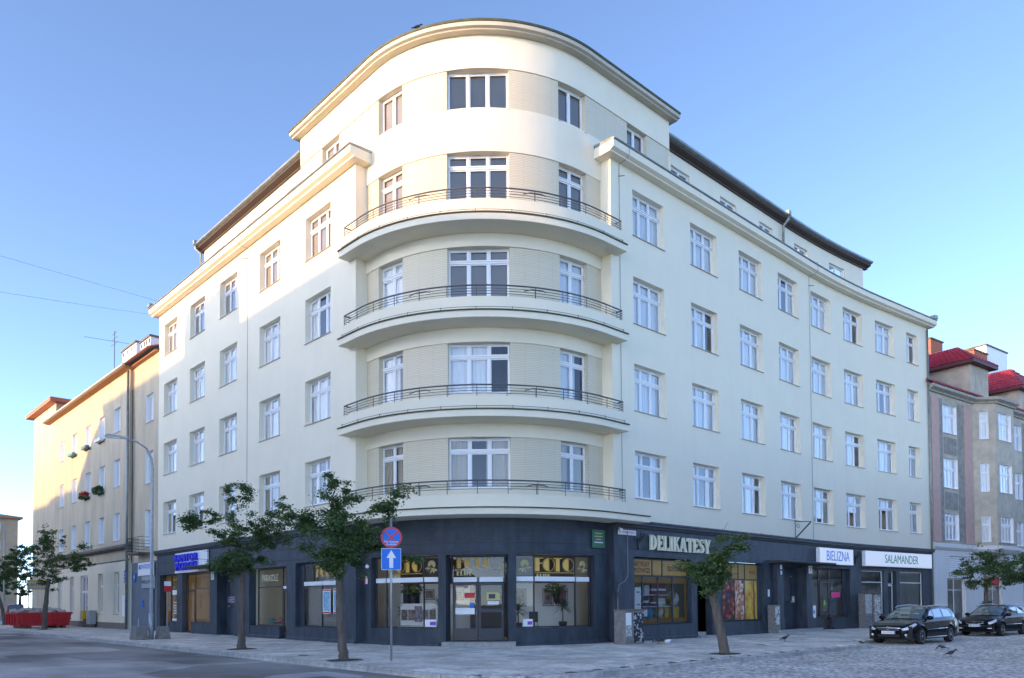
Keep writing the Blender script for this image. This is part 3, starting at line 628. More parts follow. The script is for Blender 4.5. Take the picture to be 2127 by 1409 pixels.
def yucca(x, y, z, h, label, hang=False, n=64):
    p = place('potted_plant', label, 'plant', (x, y, z), group='plants in the photo shop'); r_ = random.Random(int(x*100))
    m = MB(); m.lathe([(.09, 0), (.15, .05), (.17, .18), (.15, .22)], n=14); m.build('pot', M_POT, smooth=True).parent = p
    m = MB(); m.tube([(0, 0, .18), (.02, .01, h*.5), (0, 0, h)], [.03, .025, .02], 8); m.build('stem', M_STEM).parent = p
    m = MB()
    for i in range(n):
        a = r_.random()*2*PI; e = r_.uniform(-.5, 1.3); L = r_.uniform(.4, .62)
        d = Vector((math.cos(a)*math.cos(e), math.sin(a)*math.cos(e), math.sin(e))); sd = d.cross(Vector((0, 0, 1)))
        sd = sd.normalized()*.026 if sd.length > .01 else Vector((.026, 0, 0)); o = Vector((0, 0, h+r_.uniform(-.12, .05)))
        q1 = o+d*L*.5; q2 = o+d*L+Vector((0, 0, -.12*L)); m.add([o-sd*.6, o+sd*.6, q1+sd, q1-sd, q2], [(0, 1, 2, 3), (3, 2, 4)])
    m.build('leaves', M_LEAF2).parent = p
yucca(*PT(sA(240.6), .75), .62, .72, 'spiky potted plant low in the right window beside the entrance'); yucca(*PT(sA(262.0), .75), .64, .85, 'spiky potted plant in a round pot at the right end of the photo shop')
yucca(*PT(sA(187.5), .75), .62, .75, 'spiky potted plant at the left end of the photo shop window'); yucca(*PT(sA(207.2), .75), .62, .9, 'spiky potted plant beside the display of photographs')
def hangplant(x, y, z, label):
    p = place('hanging_plant', label, 'plant', (x, y, z), group='plants in the photo shop'); r_ = random.Random(5)
    m = MB(); m.lathe([(.02, -.42), (.09, -.30), (.15, -.02), (.13, 0)], n=12); m.build('pot', M_POT, smooth=True).parent = p; m = MB()
    for i in range(230):
        a = r_.random()*2*PI; L = r_.uniform(.15, .65); e = r_.uniform(-.3, .8); c = Vector((math.cos(a)*L*.8, math.sin(a)*L*.6, .18+.55*r_.uniform(-.5, .6)*(1.1-L))); s = .085
        d = Vector((r_.uniform(-1, 1), r_.uniform(-1, 1), r_.uniform(-1, 1))).normalized()*s; d2 = d.orthogonal().normalized()*s*.5
        m.add([c-d, c+d2, c+d, c-d2], [(0, 1, 2, 3)])
    m.build('leaves', M_LEAF2).parent = p; m = MB(); m.tube([(0, 0, .1), (0, 0, 3.45-z)], .006, 4); m.build('cord', M_DARKMETAL).parent = p
hangplant(*PT(sA(260.5), 1.0), 1.95, 'hanging plant in a pointed pot in the right window'); hangplant(*PT(sA(190.5), 1.0), 1.95, 'hanging plant in the left photo shop window')
# display board with photographs, chair, desk
p = place('photo_display', 'white display board with pinned photographs in the left photo shop window', 'display', (*PT(sA(197.5), .6), .62), RT(sA(197.5)))
m = MB(); m.box(-.9, .9, 0, .04, .12, .98); m.box(-.95, .95, -.1, .3, 0, .10); m.build('board', M_WHITE).parent = p
for i in range(5):
    m = MB(); m.box(-.84+.34*i, -.84+.34*i+.30, -.012, -.002, .32, .74); m.build('photograph', tones[i % 4]).parent = p
m = MB(); m.box(-.18, .18, -.03, -.014, .26, .88); m.build('photograph', mat('blue_portrait_print', (.03, .04, .16), .5, var=.8, vscale=9, col2=(.5, .42, .42))).parent = p
p = place('office_chair', 'black office chair behind the right photo shop window', 'chair', (*PT(sA(252.5), 1.5), .2), RT(sA(252)))
m = MB(); m.box(-.2, .2, .16, .21, .62, 1.05); m.build('backrest', M_POT, bevel=.03).parent = p; m = MB(); m.box(-.22, .22, -.2, .2, .42, .48); m.build('seat', M_POT, bevel=.02).parent = p
for sx in (-.18, .18):
    m = MB(); m.tube([(sx, .2, 0), (sx, .19, .62)], .014, 6); m.build('leg', M_ZINC).parent = p; m = MB(); m.tube([(sx, -.18, 0), (sx, -.18, .43)], .014, 6); m.build('leg', M_ZINC).parent = p
p = place('glass_table', 'low glass table in the right photo shop window', 'table', (*PT(sA(250), .75), .2), RT(sA(250)))
m = MB(); m.box(-.8, .8, -.25, .25, .46, .49); m.build('table_top', mat('pale_glass_top', (.45, .6, .62), .1)).parent = p
for sx in (-.7, .7):
    m = MB(); m.box(sx-.03, sx+.03, -.2, .2, 0, .46); m.build('leg', M_ZINC).parent = p
m = MB(); m.box(-.34, .34, -.08, 0, .2, 2.42, X=BW @ Matrix.Translation((-3.13, 0, 0))); tag(m.build('dark_blue_curtain', mat('navy_cloth', (.012, .014, .04), .8, var=.5, vscale=6, stretch=(6, 6, .3))), 'dark navy curtain hanging on the back wall of the photo shop', 'curtain')

# --- left-hand shops
def room(P, a, b, depth, mt_, z0=.05, z1=3.5, back=None):
    m = MB(); A, Bq, Cq, Dq = P(a, .36), P(b, .36), P(b, depth), P(a, depth)
    m.quad((*A, z0), (*Bq, z0), (*Cq, z0), (*Dq, z0)); m.quad((*Dq, z0), (*Cq, z0), (*Cq, z1), (*Dq, z1)); m.quad((*A, z0), (*Dq, z0), (*Dq, z1), (*A, z1)); m.quad((*Bq, z0), (*Bq, z1), (*Cq, z1), (*Cq, z0)); m.quad((*A, z1), (*Dq, z1), (*Cq, z1), (*Bq, z1))
    return m.build('shop_room', mt_, B)
def under(P, a, b, z, d0=.02, d1=.34):      # masonry block below a shop window
    sweep(P, brk(a, b, (), 1.1), [(d1, GZ), (d0, GZ), (d0, z-.03), (d0-.03, z-.03), (d0-.03, z), (d1, z)]).build('stall_riser', M_BLACK, B)
room(PL, -29.9, -21.5, 3.0, M_INTERIOR); room(PL, -17.2, -13.2, 2.4, M_INTERIOR); room(PL, -12.5, -8.5, 1.2, M_SHOPWHITE)
sw = shop_window(PL, [-28.55, -27.08], (.60, 2.55, 3.42), .25, M_BROWNFRAME); under(PL, -28.6, -27.06, .60); glazed_door(PL, -29.86, -28.62, 0, 2.52, .25, M_BROWNFRAME, None, kick=.12); shop_window(PL, [-29.88, -28.6], (2.55, 3.42), .25, M_BROWNFRAME)
g = MB(); hbar(g, PL, -28.4, -27.2, .23, 2.36, .26, .004); g.build('notice', M_PAPER, sw); g = MB(); hbar(g, PL, -28.4, -27.3, .23, .72, .16, .004); g.build('notice', M_PAPER, sw)
for i in range(5):
    g = MB(); hbar(g, PL, -28.2, -27.3, .23, 1.75-.16*i, .05, .004); g.build('notice', M_GREYPANEL, sw)
sw = shop_window(PL, [-24.86, -22.2], (.62, 2.52, 3.38), .28, M_BROWNFRAME, up=[-26.15, -24.86, -22.2]); under(PL, -24.9, -22.16, .62); glazed_door(PL, -26.15, -24.92, 0, 2.48, .28, M_BROWNFRAME, None, kick=.10)
M_BULB = mat('lit_wall_lamp', (1, .8, .4), .5, emit=(1.0, .62, .20), estr=7.0)
for _k, (v, z) in enumerate(((24.3, 2.3), (24.0, 2.12), (23.0, 2.32), (22.7, 2.12))):
    p = place('wall_lamp', ['upper left', 'lower left', 'upper right', 'lower right'][_k]+' small glowing wall lamp seen through the exchange office window', 'lamp', (1.1, v, z), group='lit lamps in the exchange office')
    m = MB(); m.lathe([(.03, -.07), (.075, -.02), (.07, .05), (.03, .08)], n=10); m.build('shade', M_BULB, smooth=True).parent = p; m = MB(); m.tube([(0, 0, -.06), (1.9, 0, -.10)], .012, 5); m.build('arm', M_DARKMETAL).parent = p
# recessed doorway with a boarded panel, number plate and name plaques
m = MB(); m.box(.5, .58, 18.9, 21.25, GZ, 3.42); m.build('door_panel', M_BLACK, B)
pl = tag(place('name_plaque', 'grey metal name plaque in the dark doorway with canopy', 'plaque', (.48, 20.1, 1.87), -PI/2), None)
m = MB(); m.box(-.74, .74, -.02, 0, -.16, .16); m.build('plate', mat('grey_plaque', (.30, .33, .36), .4)).parent = pl
for i in range(2):
    m = MB(); m.box(-.6+.2*i, .6-.2*i, -.024, -.021, .05-.13*i, .09-.13*i); m.build('writing', M_DARKFRAME).parent = pl
def board(P, R, s, d, z0, z1, w, label):
    p = place('notice_case', label, 'notice case', (*P(s, d), z0), R(s)); m = MB(); h = z1-z0; f = .05
    m.box(-w/2, w/2, -.03, 0, 0, f); m.box(-w/2, w/2, -.03, 0, h-f, h); m.box(-w/2, -w/2+f, -.03, 0, f, h-f); m.box(w/2-f, w/2, -.03, 0, f, h-f); m.build('frame', mat('black_gloss_frame', (.012, .012, .014), .35)).parent = p
    m = MB(); m.box(-w/2+f, w/2-f, -.012, 0, f, h-f); m.build('backing', M_BLACKTRIM).parent = p
    for sx in (-1, 1):
        for z in (f/2, h-f/2): m = MB(); m.lathe([(.03, -.01), (.03, .012)], n=8, X=Matrix.Translation((sx*(w/2-.06), -.035, z)) @ Matrix.Rotation(PI/2, 4, 'X')); m.build('screw', M_PAPER).parent = p
board(PL, RL, -20.1, .48, 1.5, 2.9, 1.25, 'black frame with white screws on the dark doorway of number 2')
sw = shop_window(PL, [-16.65, -14.05], (.58, 2.44, 3.33), .24, M_BROWNFRAME, up=[-16.65, -14.05, -13.32]); under(PL, -17.18, -14.0, .58); glazed_door(PL, -14.0, -13.32, .1, 2.3, .24, M_BROWNFRAME, None, kick=.2)
link('lettering', text_mesh('PARASOLE', .46, mat('cream_lettering', (.80, .72, .50), .5), 0, xs=.78), sw, M=FRM(PL, RL, -15.4, .22, 2.86) @ UP)
g = MB(); hbar(g, PL, -13.95, -13.3, .2, 2.40, .12, .02); g.build('pale_panel', M_GREYPANEL, sw)
sw = shop_window(PL, [-11.95, -10.35, -8.62], (.60, 2.50, 3.42), .22, M_DARKFRAME, up=[-11.95, -11.1, -8.62], band=(2.42, 2.60)); under(PL, -12.38, -8.62, .60); m = MB(); m.box(.2, .26, 11.95, 12.4, .6, 3.45); m.build('side_panel', M_BLACK, B)
M_BLIND = mat('slatted_blind', (.50, .49, .46), .7); m = MB()
for i in range(44): m.box(.42, .445, 8.65, 12.2, .66+i*.0405, .66+i*.0405+.034)
m.build('blind', M_BLIND, sw)
M_POSTER = mat('blue_poster', (.45, .62, .70), .5, var=.9, vscale=7, col2=(.05, .30, .55)); 
for v in (9.95, 9.05):
    g = MB(); hbar(g, PL, -v-.33, -v+.33, .19, 1.72, 1.06, .012); g.build('poster', M_PAPER, sw); g = MB(); hbar(g, PL, -v-.27, -v+.27, .182, 1.72, .82, .004); g.build('poster', M_POSTER, sw)
    for z in (2.2, 1.24): g = MB(); hbar(g, PL, -v-.30, -v+.30, .182, z, .06, .004); g.build('poster', M_RED, sw)
link('lettering', deco('FOTO', .5)[0].mesh('lettering', M_GOLD), sw, M=FRM(PL, RL, -10.9, .205, 2.78))
# goods in the umbrella shop window
gm = [mat('umbrella_'+n, c, .7) for n, c in (('mustard', (.45, .30, .03)), ('white', (.75, .75, .72)), ('red', (.45, .04, .05)), ('teal', (.10, .28, .28)), ('pink', (.6, .22, .28)))]
for i, (v, d, z, k) in enumerate(((16.2, .9, .62, 1), (15.5, .8, .60, 0), (15.1, 1.2, .95, 1), (14.6, .9, .62, 1), (14.3, 1.1, .75, 2), (15.9, .62, .60, 3), (14.9, .6, .6, 4), (13.7, 1.2, 1.1, 0))):
    p = place('umbrella', ['white', 'mustard yellow', 'pale', 'tall white', 'red', 'teal', 'pink', 'small mustard'][i]+' open umbrella displayed in the umbrella shop window', 'umbrella', (d, v, z), 0, 'umbrellas in the shop window', rx=.25*(i % 3-1))
    m = MB(); n = 8; R_ = .30
    for j in range(n):
        a, b = 2*PI*j/n, 2*PI*(j+1)/n
        for t0, t1 in ((0, .5), (.5, 1)):
            f_ = lambda a_, t: (R_*t*math.cos(a_), R_*t*math.sin(a_), .34-.20*t*t)
            m.quad(f_(a, t0), f_(b, t0), f_(b, t1), f_(a, t1))
    m.build('canopy', gm[k]).parent = p; m = MB(); m.tube([(0, 0, 0), (0, 0, .40)], .008, 5); m.build('shaft', M_DARKMETAL).parent = p
# --- right-hand shops
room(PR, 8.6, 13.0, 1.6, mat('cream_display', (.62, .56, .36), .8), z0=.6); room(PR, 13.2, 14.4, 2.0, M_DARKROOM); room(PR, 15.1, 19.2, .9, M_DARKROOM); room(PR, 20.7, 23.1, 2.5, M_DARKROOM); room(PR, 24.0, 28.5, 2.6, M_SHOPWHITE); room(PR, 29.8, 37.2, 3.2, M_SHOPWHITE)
dd = .22
dw = shop_window(PR, [8.72, 9.48, 10.55, 11.61, 12.72], (.68, 2.70, 3.44), dd, M_BLACKTRIM, up=[8.72, 10.16, 10.87, 12.72]); under(PR, 8.70, 12.75, .66)
for a, b in ((8.76, 10.11), (10.21, 10.82), (10.92, 12.68)): g = MB(); hbar(g, PR, a, b, dd-.004, 3.07, .64, .02); g.build('ochre_panel', M_OCHRE, dw)
for a, b in ((8.76, 9.44), (9.52, 10.51), (10.59, 11.57), (11.65, 12.68)):
    for z, h in ((2.53, .26), (.80, .22)): g = MB(); hbar(g, PR, a, b, dd+.012, z, h, .008); g.build('ochre_panel', M_OCHRE, dw)
g = MB(); hbar(g, PR, 12.50, 12.68, dd+.013, 1.66, 1.48, .006); g.build('ochre_panel', M_OCHRE, dw)
for t, s, z, sz, xs in (('ARTYKUŁY', 9.44, 3.19, .27, .78), ('SPOŻYWCZE', 9.42, 2.92, .27, .74), ('SŁODYCZE', 11.78, 3.05, .27, .80)):
    link('lettering', text_mesh(t, sz, M_MAROON, 0, xs=xs, offset=.006), dw, M=FRM(PR, RR, s, dd-.02, z) @ UP)
# price sheets on the glass
for i, (s, z, w, h) in enumerate(((9.20, 2.05, .40, .36), (9.20, 1.78, .42, .2), (9.16, 1.52, .48, .34), (9.2, 1.22, .44, .3), (9.0, 1.0, .36, .30), (8.93, 1.62, .26, .9), (9.72, 1.14, .26, .28))):
    g = MB(); hbar(g, PR, s-w/2, s+w/2, dd+.008+.003*i, z, h, .002); g.build('price_sheet', M_PAPER, dw)
for i, (s, z) in enumerate(((9.2, 2.02), (9.22, 1.5), (9.22, 1.2), (9.0, .98))): g = MB(); hbar(g, PR, s-.1, s+.1, dd+.001, z, .05, .002); g.build('price_mark', M_BLUE, dw)
for z in (1.92, 1.42):
    p = place('display_shelf', 'white shelf of the delicatessen window, '+('upper' if z > 1.6 else 'lower')+' one', 'shelf', (10.7, .62, z)); m = MB(); m.box(-1.15, 1.0, -.2, .3, -.03, 0); m.build('board', M_WHITE).parent = p
    for sx in (-1.0, .9): m = MB(); m.box(sx-.02, sx+.02, .2, .9, -.12, -.03); m.build('bracket', M_WHITE).parent = p
def gift(x, y, z, w, d, h, m_, label, cat='box'):
    p = place('gift_box' if cat == 'box' else 'gift_bag', label, cat, (x, y, z), random.uniform(-.3, .3), 'goods in the delicatessen window')
    m = MB(); t = .85 if cat == 'bag' else 1.0
    m.add([(-w/2*t, -d/2, 0), (w/2*t, -d/2, 0), (w/2*t, d/2, 0), (-w/2*t, d/2, 0), (-w/2, -d/2, h), (w/2, -d/2, h), (w/2, d/2, h), (-w/2, d/2, h)], [(0, 3, 2, 1), (4, 5, 6, 7), (0, 1, 5, 4), (1, 2, 6, 5), (2, 3, 7, 6), (3, 0, 4, 7)])
    m.build('body', m_, bevel=.008).parent = p
    m = MB()
    if cat == 'bag': m.tube([(-w*.2, -d/2, h-.02), (-w*.2, -d/2-.02, h+.1), (w*.2, -d/2-.02, h+.1), (w*.2, -d/2, h-.02)], .008, 5); m.build('handle', M_PAPER).parent = p
    else: m.box(-w/2-.004, w/2+.004, -d/2-.004, d/2+.004, h*.35, h*.55); m.build('sleeve', M_PAPER).parent = p
cm = {k: mat('goods_'+k, c, .5, var=.3, vscale=12) for k, c in (('maroon', (.22, .03, .06)), ('violet', (.10, .05, .2)), ('white', (.75, .76, .8)), ('red', (.55, .03, .03)), ('navy', (.03, .05, .2)), ('blue', (.02, .28, .6)), ('yellow', (.75, .55, .03)), ('gold', (.5, .33, .08)), ('burgundy', (.28, .04, .09)))}
for a in ((9.75, .6, 1.92, .22, .1, .34, 'violet', 'violet box on the upper delicatessen shelf', 'box'), (10.22, .6, 1.92, .42, .12, .42, 'white', 'white gift bag on the upper delicatessen shelf', 'bag'), (10.75, .6, 1.92, .30, .14, .48, 'burgundy', 'burgundy box on the upper delicatessen shelf', 'box'), (11.35, .65, 1.92, .70, .12, .5, 'maroon', 'wide maroon box of sweets leaning on the upper shelf', 'box'),
          (9.75, .6, 1.42, .3, .12, .30, 'red', 'red box with white sleeve on the lower delicatessen shelf', 'box'), (10.2, .6, 1.42, .45, .12, .44, 'navy', 'navy and white box on the lower delicatessen shelf', 'box'), (10.72, .6, 1.42, .30, .12, .34, 'maroon', 'maroon box at the middle of the lower shelf', 'box'), (11.25, .6, 1.42, .5, .12, .34, 'white', 'white box at the right end of the lower shelf', 'box'),
          (10.15, .5, .90, .70, .2, .42, 'blue', 'bright blue bag at the bottom of the delicatessen window', 'bag'), (12.1, .5, .90, .62, .2, .48, 'yellow', 'bright yellow bag at the bottom right of the delicatessen window', 'bag'), (11.5, .6, .90, .4, .2, .4, 'yellow', 'yellow and white bag between the beach ball and the yellow bag', 'bag'), (10.45, .8, .9, .5, .2, .75, 'red', 'tall red box behind the blue bag', 'box')):
    gift(a[0], a[1], a[2], a[3], a[4], a[5], cm[a[6]], a[7], a[8])
def beachball(x, y, z, r, label):
    p = place('beach_ball', label, 'ball', (x, y, z), 0, 'beach balls in the delicatessen window', rx=.5, ry=.4)
    for k in range(6):
        m = MB()
        for i in range(4):
            for j in range(10):
                f_ = lambda a, t: (r*math.sin(t)*math.cos(a), r*math.sin(t)*math.sin(a), r*math.cos(t))
                a0, a1 = 2*PI/6*(k+i/4), 2*PI/6*(k+(i+1)/4); t0, t1 = PI*j/10, PI*(j+1)/10; m.quad(f_(a0, t0), f_(a1, t0), f_(a1, t1), f_(a0, t1))
        m.build('gore', [cm['red'], cm['white'], cm['white'], cm['gold'], cm['white'], cm['white']][k], smooth=True).parent = p
beachball(12.1, .62, 1.75, .33, 'white and red beach ball hanging at the right of the delicatessen window'); beachball(11.0, .6, 1.16, .27, 'red and white beach ball lying beside the blue bag')
p = place('sunflower_bunch', 'bunch of yellow flowers in the delicatessen window', 'flowers', (11.4, .55, 1.15), group='flowers in the delicatessen window')
m = MB()
for i in range(14):
    a = i*2.4; c = Vector((.2*math.cos(a)*(i % 4)/3, .06*math.sin(a), .2+.12*math.sin(i*1.7)))
    for j in range(7): t = 2*PI*j/7; m.add([c, c+Vector((.08*math.cos(t), -.02, .08*math.sin(t))), c+Vector((.08*math.cos(t+.5), -.02, .08*math.sin(t+.5)))], [(0, 1, 2)])
m.build('petals', cm['yellow']).parent = p; m = MB(); m.lathe([(.05, -.25), (.10, .1)], n=8); m.build('wrapping', mat('brown_paper', (.2, .1, .04), .8)).parent = p
# recessed door of the delicatessen
m = MB(); m.box(13.22, 14.38, .72, .78, GZ, 3.4); m.build('shop_door', mat('very_dark_door', (.008, .009, .011), .5), B)
# second window: covered with food posters
dw2 = shop_window(PR, [15.20, 15.55, 16.64, 17.55, 18.45, 18.78], (.68, 2.66, 3.46), dd, M_BLACKTRIM, up=[15.2, 16.4, 17.0, 17.6, 18.78]); under(PR, 15.17, 19.08, .66)
for a, b in ((15.24, 16.35), (16.45, 16.95), (17.05, 17.55), (17.65, 18.74)): g = MB(); hbar(g, PR, a, b, dd-.004, 3.05, .70, .02); g.build('ochre_panel', M_OCHRE, dw2)
link('lettering', text_mesh('PRASA', .25, M_MAROON, 0, xs=.8), dw2, M=FRM(PR, RR, 18.3, dd-.02, 3.02) @ UP)
m = MB(); m.box(18.80, 19.1, .18, .3, .66, 3.5); m.build('side_panel', M_BLACK, B)
def foodmat(name, kind):
    m = bpy.data.materials.new(name); m.use_nodes = True; n = m.node_tree.nodes; l = m.node_tree.links; b = n['Principled BSDF']; b.inputs['Roughness'].default_value = .35
    uv = n.new('ShaderNodeUVMap'); mp = n.new('ShaderNodeMapping'); l.new(uv.outputs[0], mp.inputs[0])
    cr = n.new('ShaderNodeValToRGB'); e = cr.color_ramp
    def ramp(st):
        while len(e.elements) > 1: e.elements.remove(e.elements[-1])
        e.elements[0].position = st[0][0]; e.elements[0].color = (*st[0][1], 1)
        for p_, c_ in st[1:]: x = e.elements.new(p_); x.color = (*c_, 1)
    if kind == 'berry':
        mp.inputs['Scale'].default_value = (5, 10, 1); v = n.new('ShaderNodeTexVoronoi'); v.inputs['Scale'].default_value = 1.0; l.new(mp.outputs[0], v.inputs['Vector'])
        sx = n.new('ShaderNodeSeparateColor'); l.new(v.outputs['Color'], sx.inputs[0]); ramp([(0, (.30, .01, .02)), (.3, (.50, .02, .03)), (.5, (.03, .05, .20)), (.68, (.62, .22, .02)), (.8, (.10, .25, .03)), (.9, (.5, .03, .1))]); e.interpolation = 'CONSTANT'
        l.new(sx.outputs[0], cr.inputs[0])
        mx = n.new('ShaderNodeMix'); mx.data_type = 'RGBA'; mx.blend_type = 'MULTIPLY'; mx.inputs[0].default_value = 1
        r = n.new('ShaderNodeMapRange'); r.inputs[1].default_value = .1; r.inputs[2].default_value = .7; r.inputs[3].default_value = 1.2; r.inputs[4].default_value = .15; l.new(v.outputs['Distance'], r.inputs[0]); l.new(cr.outputs[0], mx.inputs[6]); l.new(r.outputs[0], mx.inputs[7]); l.new(mx.outputs[2], b.inputs[0])
    else:
        w = n.new('ShaderNodeTexNoise'); w.inputs['Scale'].default_value = 3.2 if kind == 'sausage' else 1.6
        mp.inputs['Scale'].default_value = (1, 2, 1); mp.inputs['Rotation'].default_value = (0, 0, .6)
        if kind == 'sausage': w.inputs['Distortion'].default_value = 1.2; w.inputs['Detail'].default_value = .6; ramp([(.30, (.12, .04, .03)), (.40, (.38, .13, .07)), (.50, (.58, .26, .14)), (.60, (.64, .38, .28)), (.68, (.70, .66, .62))])
        elif kind == 'cheese': ramp([(.3, (.28, .10, .015)), (.45, (.62, .30, .03)), (.58, (.72, .50, .07)), (.75, (.70, .60, .25))])
        else: ramp([(.3, (.02, .03, .02)), (.5, (.16, .16, .05)), (.62, (.5, .42, .3)), (.75, (.6, .25, .3))])
        l.new(mp.outputs[0], w.inputs['Vector']); l.new(w.outputs[0], cr.inputs[0]); l.new(cr.outputs[0], b.inputs[0])
    return m
fm_ = {k: foodmat('food_poster_'+k, k) for k in ('berry', 'sausage', 'cheese', 'olive')}
for a, b, k in ((15.23, 15.52, 'olive'), (15.58, 16.61, 'berry'), (16.67, 17.52, 'sausage'), (17.58, 18.42, 'cheese'), (18.48, 18.75, 'cheese')): pane_quad(PR, a, b, .72, 2.63, dd-.012, fm_[k], dw2, 'poster')
# house entrance number 7: narrow dark door gap and panel with notice frame
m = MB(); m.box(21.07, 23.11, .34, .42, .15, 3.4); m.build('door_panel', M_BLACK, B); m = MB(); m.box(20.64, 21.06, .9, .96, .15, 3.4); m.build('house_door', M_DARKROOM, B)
board(PR, RR, 21.95, .32, 1.55, 2.95, 1.0, 'black notice frame beside the entrance of number 7'); 
p = place('paper_notice', 'yellowed paper notice on the black frame by the entrance', 'notice', (22.6, .28, 1.70)); m = MB(); m.box(-.15, .15, -.006, 0, -.16, .16); m.build('sheet', mat('yellowed_paper', (.60, .54, .38), .8)).parent = p; m = MB(); m.box(-.09, .09, -.009, -.006, -.02, .02); m.build('printing', M_GREYPANEL).parent = p
# lingerie shop
sw = shop_window(PR, [24.04, 25.36], (.70, 2.80, 3.42), .24, M_BROWNFRAME); under(PR, 24.02, 25.42, .70); sw2 = shop_window(PR, [26.58, 28.12], (.68, 2.82, 3.44), .24, M_BROWNFRAME); under(PR, 26.56, 28.52, .68)
do = glazed_door(PR, 25.46, 26.50, 0, 2.72, .22, M_BROWNFRAME, .95, kick=.55); shop_window(PR, [25.42, 26.54], (2.76, 3.42), .24, M_BROWNFRAME); m = MB(); m.box(0, .4, .2, .32, .68, 3.44, X=FRM(PR, RR, 28.14)); m.build('side_panel', M_BLACK, B)
g = MB(); hbar(g, PR, 25.85, 26.10, .2, 1.5, .28, .004); g.build('notice', mat('lime_notice', (.25, .55, .05), .6), do)
g = MB(); m_ = MB(); hbar(m_, PR, 26.75, 27.75, .2, 1.95, .30, .006); m_.build('pink_banner', mat('pink_banner', (.85, .05, .25), .6), sw2)
tx = [mat('garment_'+n, c, .8, var=.5, vscale=9) for n, c in (('blue', (.04, .14, .30)), ('teal', (.10, .32, .34)), ('white', (.7, .72, .75)), ('lace', (.35, .38, .42)), ('mint', (.35, .6, .5)), ('peach', (.6, .42, .36)))]
names = ['deep blue nightgown', 'teal slip', 'white camisole', 'grey lace top', 'mint top', 'peach robe', 'pale blue slip', 'white lace robe', 'teal pyjama top']
for i in range(9):
    u = (24.3, 24.7, 25.1, 24.5, 25.0, 26.9, 27.3, 27.7, 27.9)[i]; z = (1.9, 1.7, 1.95, 2.75, 2.7, 1.9, 1.7, 1.8, 2.7)[i]; h = (1.1, .9, 1.1, .5, .45, .9, .8, .95, .45)[i]
    p = place('garment', names[i]+' hanging in the lingerie shop window', 'clothing', (*PR(u, .55+.12*(i % 3)), z), .2*(i % 3-1), 'garments in the lingerie window'); m = MB(); w = .17
    pr = [(-w*.35, 0), (-w, -.08), (-w*.8, -.25*h), (-w*.65, -.5*h), (-w*1.25, -h), (w*1.25, -h), (w*.65, -.5*h), (w*.8, -.25*h), (w, -.08), (w*.35, 0)]
    m.prism(pr, -.04, .04, X=UP); m.build('cloth', tx[i % 6], bevel=.015).parent = p; m = MB(); m.tube([(-w, 0, -.06), (0, 0, .03), (w, 0, -.06)], .008, 5); m.tube([(0, 0, .03), (0, 0, .12)], .006, 5); m.build('hanger', M_DARKMETAL).parent = p
# shoe and bag shop with white frames
for a, b in ((29.88, 32.36), (34.30, 37.12)): shop_window(PR, [a, b], (.82, 2.72, 3.41), .15, M_PVC, w=.07)
glazed_door(PR, 32.88, 33.84, 0, 2.6, .28, M_PVC, None, kick=.3); shop_window(PR, [32.88, 33.84], (2.62, 3.41), .28, M_PVC, w=.07)
p = place('handbag', 'grey leather handbag standing in the shoe shop window', 'bag', (*PR(30.7, .6), .86), RR(31)); m = MB(); m.prism([(-.34, 0), (.34, 0), (.22, .42), (-.22, .42)], -.09, .09, X=UP); m.build('body', mat('grey_leather', (.09, .085, .08), .5), bevel=.02).parent = p
m = MB(); m.tube([(-.14, 0, .4), (-.12, 0, .6), (0, 0, .68), (.12, 0, .6), (.14, 0, .4)], .014, 6); m.build('handle', MATS['grey_leather']).parent = p; m = MB(); m.box(-.4, .4, -.25, .3, -.1, 0); m.build('stand', M_WHITE).parent = p

